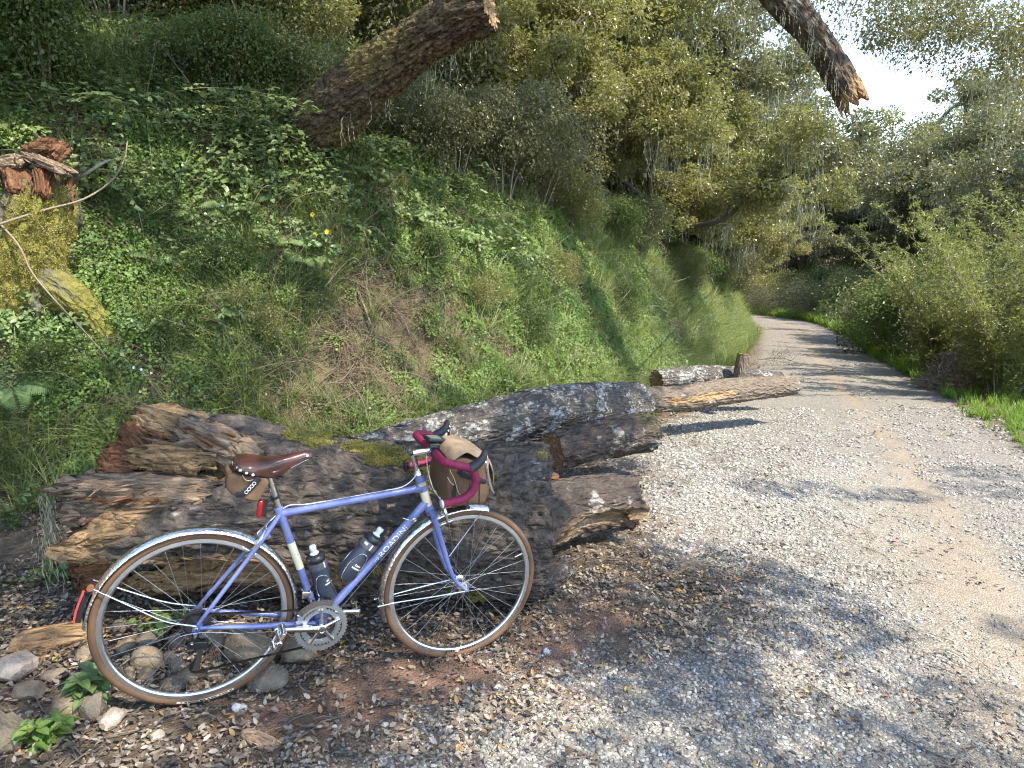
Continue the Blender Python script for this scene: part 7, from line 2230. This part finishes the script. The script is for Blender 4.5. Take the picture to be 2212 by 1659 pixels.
# ---- trailing vines and roots
VINE = plain('tan_vine', (0.20, 0.155, 0.105), .8, var=.25)
def vine(name, label, pts, r, mat=VINE, cat='vine', lift=-.12):
    P = []
    for i, q in enumerate(pts):
        u, v = q[0], q[1]
        h_ = hit(u, v)
        P.append(at(u, v, h_.y + (q[2] if len(q) > 2 else lift)))
    base = Vector(P[0])
    pth = catmull([np.array(p - base) for p in P], 10)
    m = MB(); m.tube(pth, np.linspace(r, r * .6, len(pth)), 7)
    o = m.build(name, mat, sharp=None); o.location = base
    return tag(o, label, cat)
vine('vine', 'tan vine curving from the left edge up over the mossy stump', [(-5, 485, -.35), (90, 455, -.4), (180, 430, -.4), (240, 390, -.35), (268, 345, -.3), (275, 305, -.2)], .008)
vine('vine', 'thin brown vine slanting down from the left edge below the stump', [(-5, 478, -.3), (40, 530, -.4), (70, 590, -.4), (120, 650, -.4), (190, 725, -.25), (245, 790, -.1)], .007)
vine('dead_branch', 'pale lichen covered twig right of the mossy stump top', [(150, 395, -.1), (185, 375, -.25), (225, 350, -.3), (240, 345, -.3)], .014, plain('pale_twig', (.24, .21, .165), .9, var=.35, scale=25, bump=.5), 'branch')
RT_ = plain('exposed_root', (0.17, 0.125, 0.085), .85, var=.3)
for i, pts in enumerate(([(735, 665), (745, 695), (738, 720), (715, 728)], [(770, 620), (790, 670), (810, 720), (850, 750)], [(1222, 525), (1240, 550), (1232, 585)], [(830, 640), (870, 690), (900, 740)], [(1535, 600), (1545, 625), (1530, 660)], [(1545, 625), (1570, 640), (1590, 655)], [(300, 790), (325, 820), (330, 860)], [(960, 700), (975, 740), (1010, 790)])):
    vine('exposed_root', ('pale crooked root on the bare soil left of the lichen log', 'thin root slanting over the bare brown soil', 'dark root hanging on the bank below the shrubs', 'fine root crossing the dry grass on the bank', 'pale root sticking out of the red cut at the end of the bank', 'short root branching right in the red cut', 'root beside the small white flowers low on the bank', 'root hanging above the lichen log')[i], pts, .012 if y is not None else .01, RT_, 'root', -.06)
# ---- hanging lichen wisps on the bank plants
g = np.random.default_rng(91)
wp = [at(u, v, hit(u, v).y - .25) for u, v in ((760, 390), (835, 420), (937, 430), (700, 470), (945, 440), (1170, 230), (325, 90), (720, 420), (630, 470))]
v, t = strands([np.array(p) for p in wp], g, 4, .08, .26, .007, .03)
o = obj('hanging_lichen', mesh_np('hanging_lichen', v, t, LICH, False)); tag(o, 'pale wisps of lace lichen hanging among the bank plants', 'lichen', kind='stuff')
v, t = strands([np.array(at(100, 1085, 2.66)), np.array(at(95, 1070, 2.64)), np.array(at(105, 1120, 2.66)), np.array(at(98, 1150, 2.66))], g, 16, .08, .30, .005, .018)
o = obj('lichen_beard', mesh_np('lichen_beard', v, t, LICH, False)); tag(o, 'pale lichen beard hanging from the left tip of the big log', 'lichen', kind='stuff')
# ---- brush pile on the right
bp = hit(2120, 838, gz)
e = empty('brush_pile', bp); tag(e, 'tangled heap of dead brown brush at the right edge of the track', 'brush pile')
for nm, mt, nn, rr in (('twigs', plain('dead_brush', (.24, .185, .13), .85, var=.4), 800, .005), ('sticks', plain('grey_brush', (.30, .265, .225), .85, var=.35), 70, .010)):
    m = MB()
    for i in range(nn):
        a = g.uniform(0, 2 * PI); q = math.sqrt(g.random())
        c = np.array([q * 1.05 * math.cos(a), q * .65 * math.sin(a), .95 * (1 - q * q) * g.random() ** .8 + .02])
        d = rand_dirs(1, g)[0] * np.array([1, 1, .55]); L = g.uniform(.2, .6)
        m.tube([c - d * L / 2, c + rand_dirs(1, g)[0] * L * .12, c + d * L / 2 + np.array([0, 0, .05])], [rr, rr * .8, rr * .3], 4)
    m.build(nm, mt, e, sharp=None)['kind'] = 'stuff'
# dead twigs by the grey log
e = empty('dead_branch', hit(1690, 790, gz)); tag(e, 'dark dead branch with fine twigs lying past the grey log', 'branch')
m = MB()
m.tube(catmull([(-.5, .1, .12), (0, 0, .16), (.35, -.15, .05)], 6), np.linspace(.014, .006, 13), 6)
for i in range(70):
    c = np.array([g.uniform(-.6, .3), g.normal(0, .12), g.uniform(.02, .3)]); d = rand_dirs(1, g)[0]
    m.tube([c, c + d * .12, c + d * .25 + g.normal(0, .03, 3)], [.004, .003, .0015], 4)
m.build('twigs', TWIG, e, sharp=None)['kind'] = 'stuff'
# marker post at the far bend
p = hit(1655, 662, gz); k = p.y / FOC
m = MB(); m.box((0, 0, 10 * k), (9 * k, 5 * k, 24 * k)); o = m.build('marker_post', plain('white_paint', (.6, .6, .58), .6), bevel=.01); o.location = p
tag(o, 'small white marker post beside the track at the far bend', 'post')
# ---- single coloured leaves on the gravel
LEAFC = {'orange': plain('orange_leaf', (.38, .16, .04), .6), 'yellow': plain('yellow_leaf', (.42, .33, .05), .6), 'brown': plain('brown_leaf', (.17, .10, .05), .7), 'tan': plain('tan_leaf', (.36, .27, .17), .7)}
for i, (u, v, c, s, lab) in enumerate(((1905, 1510, 'orange', .034, 'orange fallen leaf alone on the gravel at lower right'), (1815, 1345, 'orange', .03, 'orange brown leaf on the dusty wheel track'), (1355, 1490, 'yellow', .03, 'yellow leaf left of the orange leaf on the gravel'), (1345, 1610, 'orange', .022, 'small orange leaf near the bottom edge of the gravel'), (1720, 1450, 'tan', .034, 'tan curled leaf on the gravel left of the wheel track'), (2085, 1500, 'brown', .034, 'brown leaf on the packed track at lower right'), (1230, 1595, 'tan', .036, 'pale tan leaf at the bottom centre of the gravel'), (1095, 1095 + 60, 'tan', .045, 'tan leaf on the litter in front of the hollow log'), (745, 1390, 'yellow', .03, 'yellow leaf below the chainring'), (985, 1480, 'yellow', .026, 'yellow leaf under the front wheel'), (1320, 1280, 'brown', .035, 'curled brown leaf on the stones right of the front wheel'))):
    p = hit(u, v, gz)
    V, T = leaf_geo(np.zeros((1, 3)), np.array([[math.cos(i * 2.1), math.sin(i * 2.1), .1]]), np.array([[.1, .2, 1.0]]), s, s * .5, 'hex', .2, .2)
    me = mesh_np('fallen_leaf', V, T, LEAFC[c]); o = obj('fallen_leaf', me); o.location = p + Vector((0, 0, .012)); tag(o, lab, 'leaf', 'single leaves on the gravel')
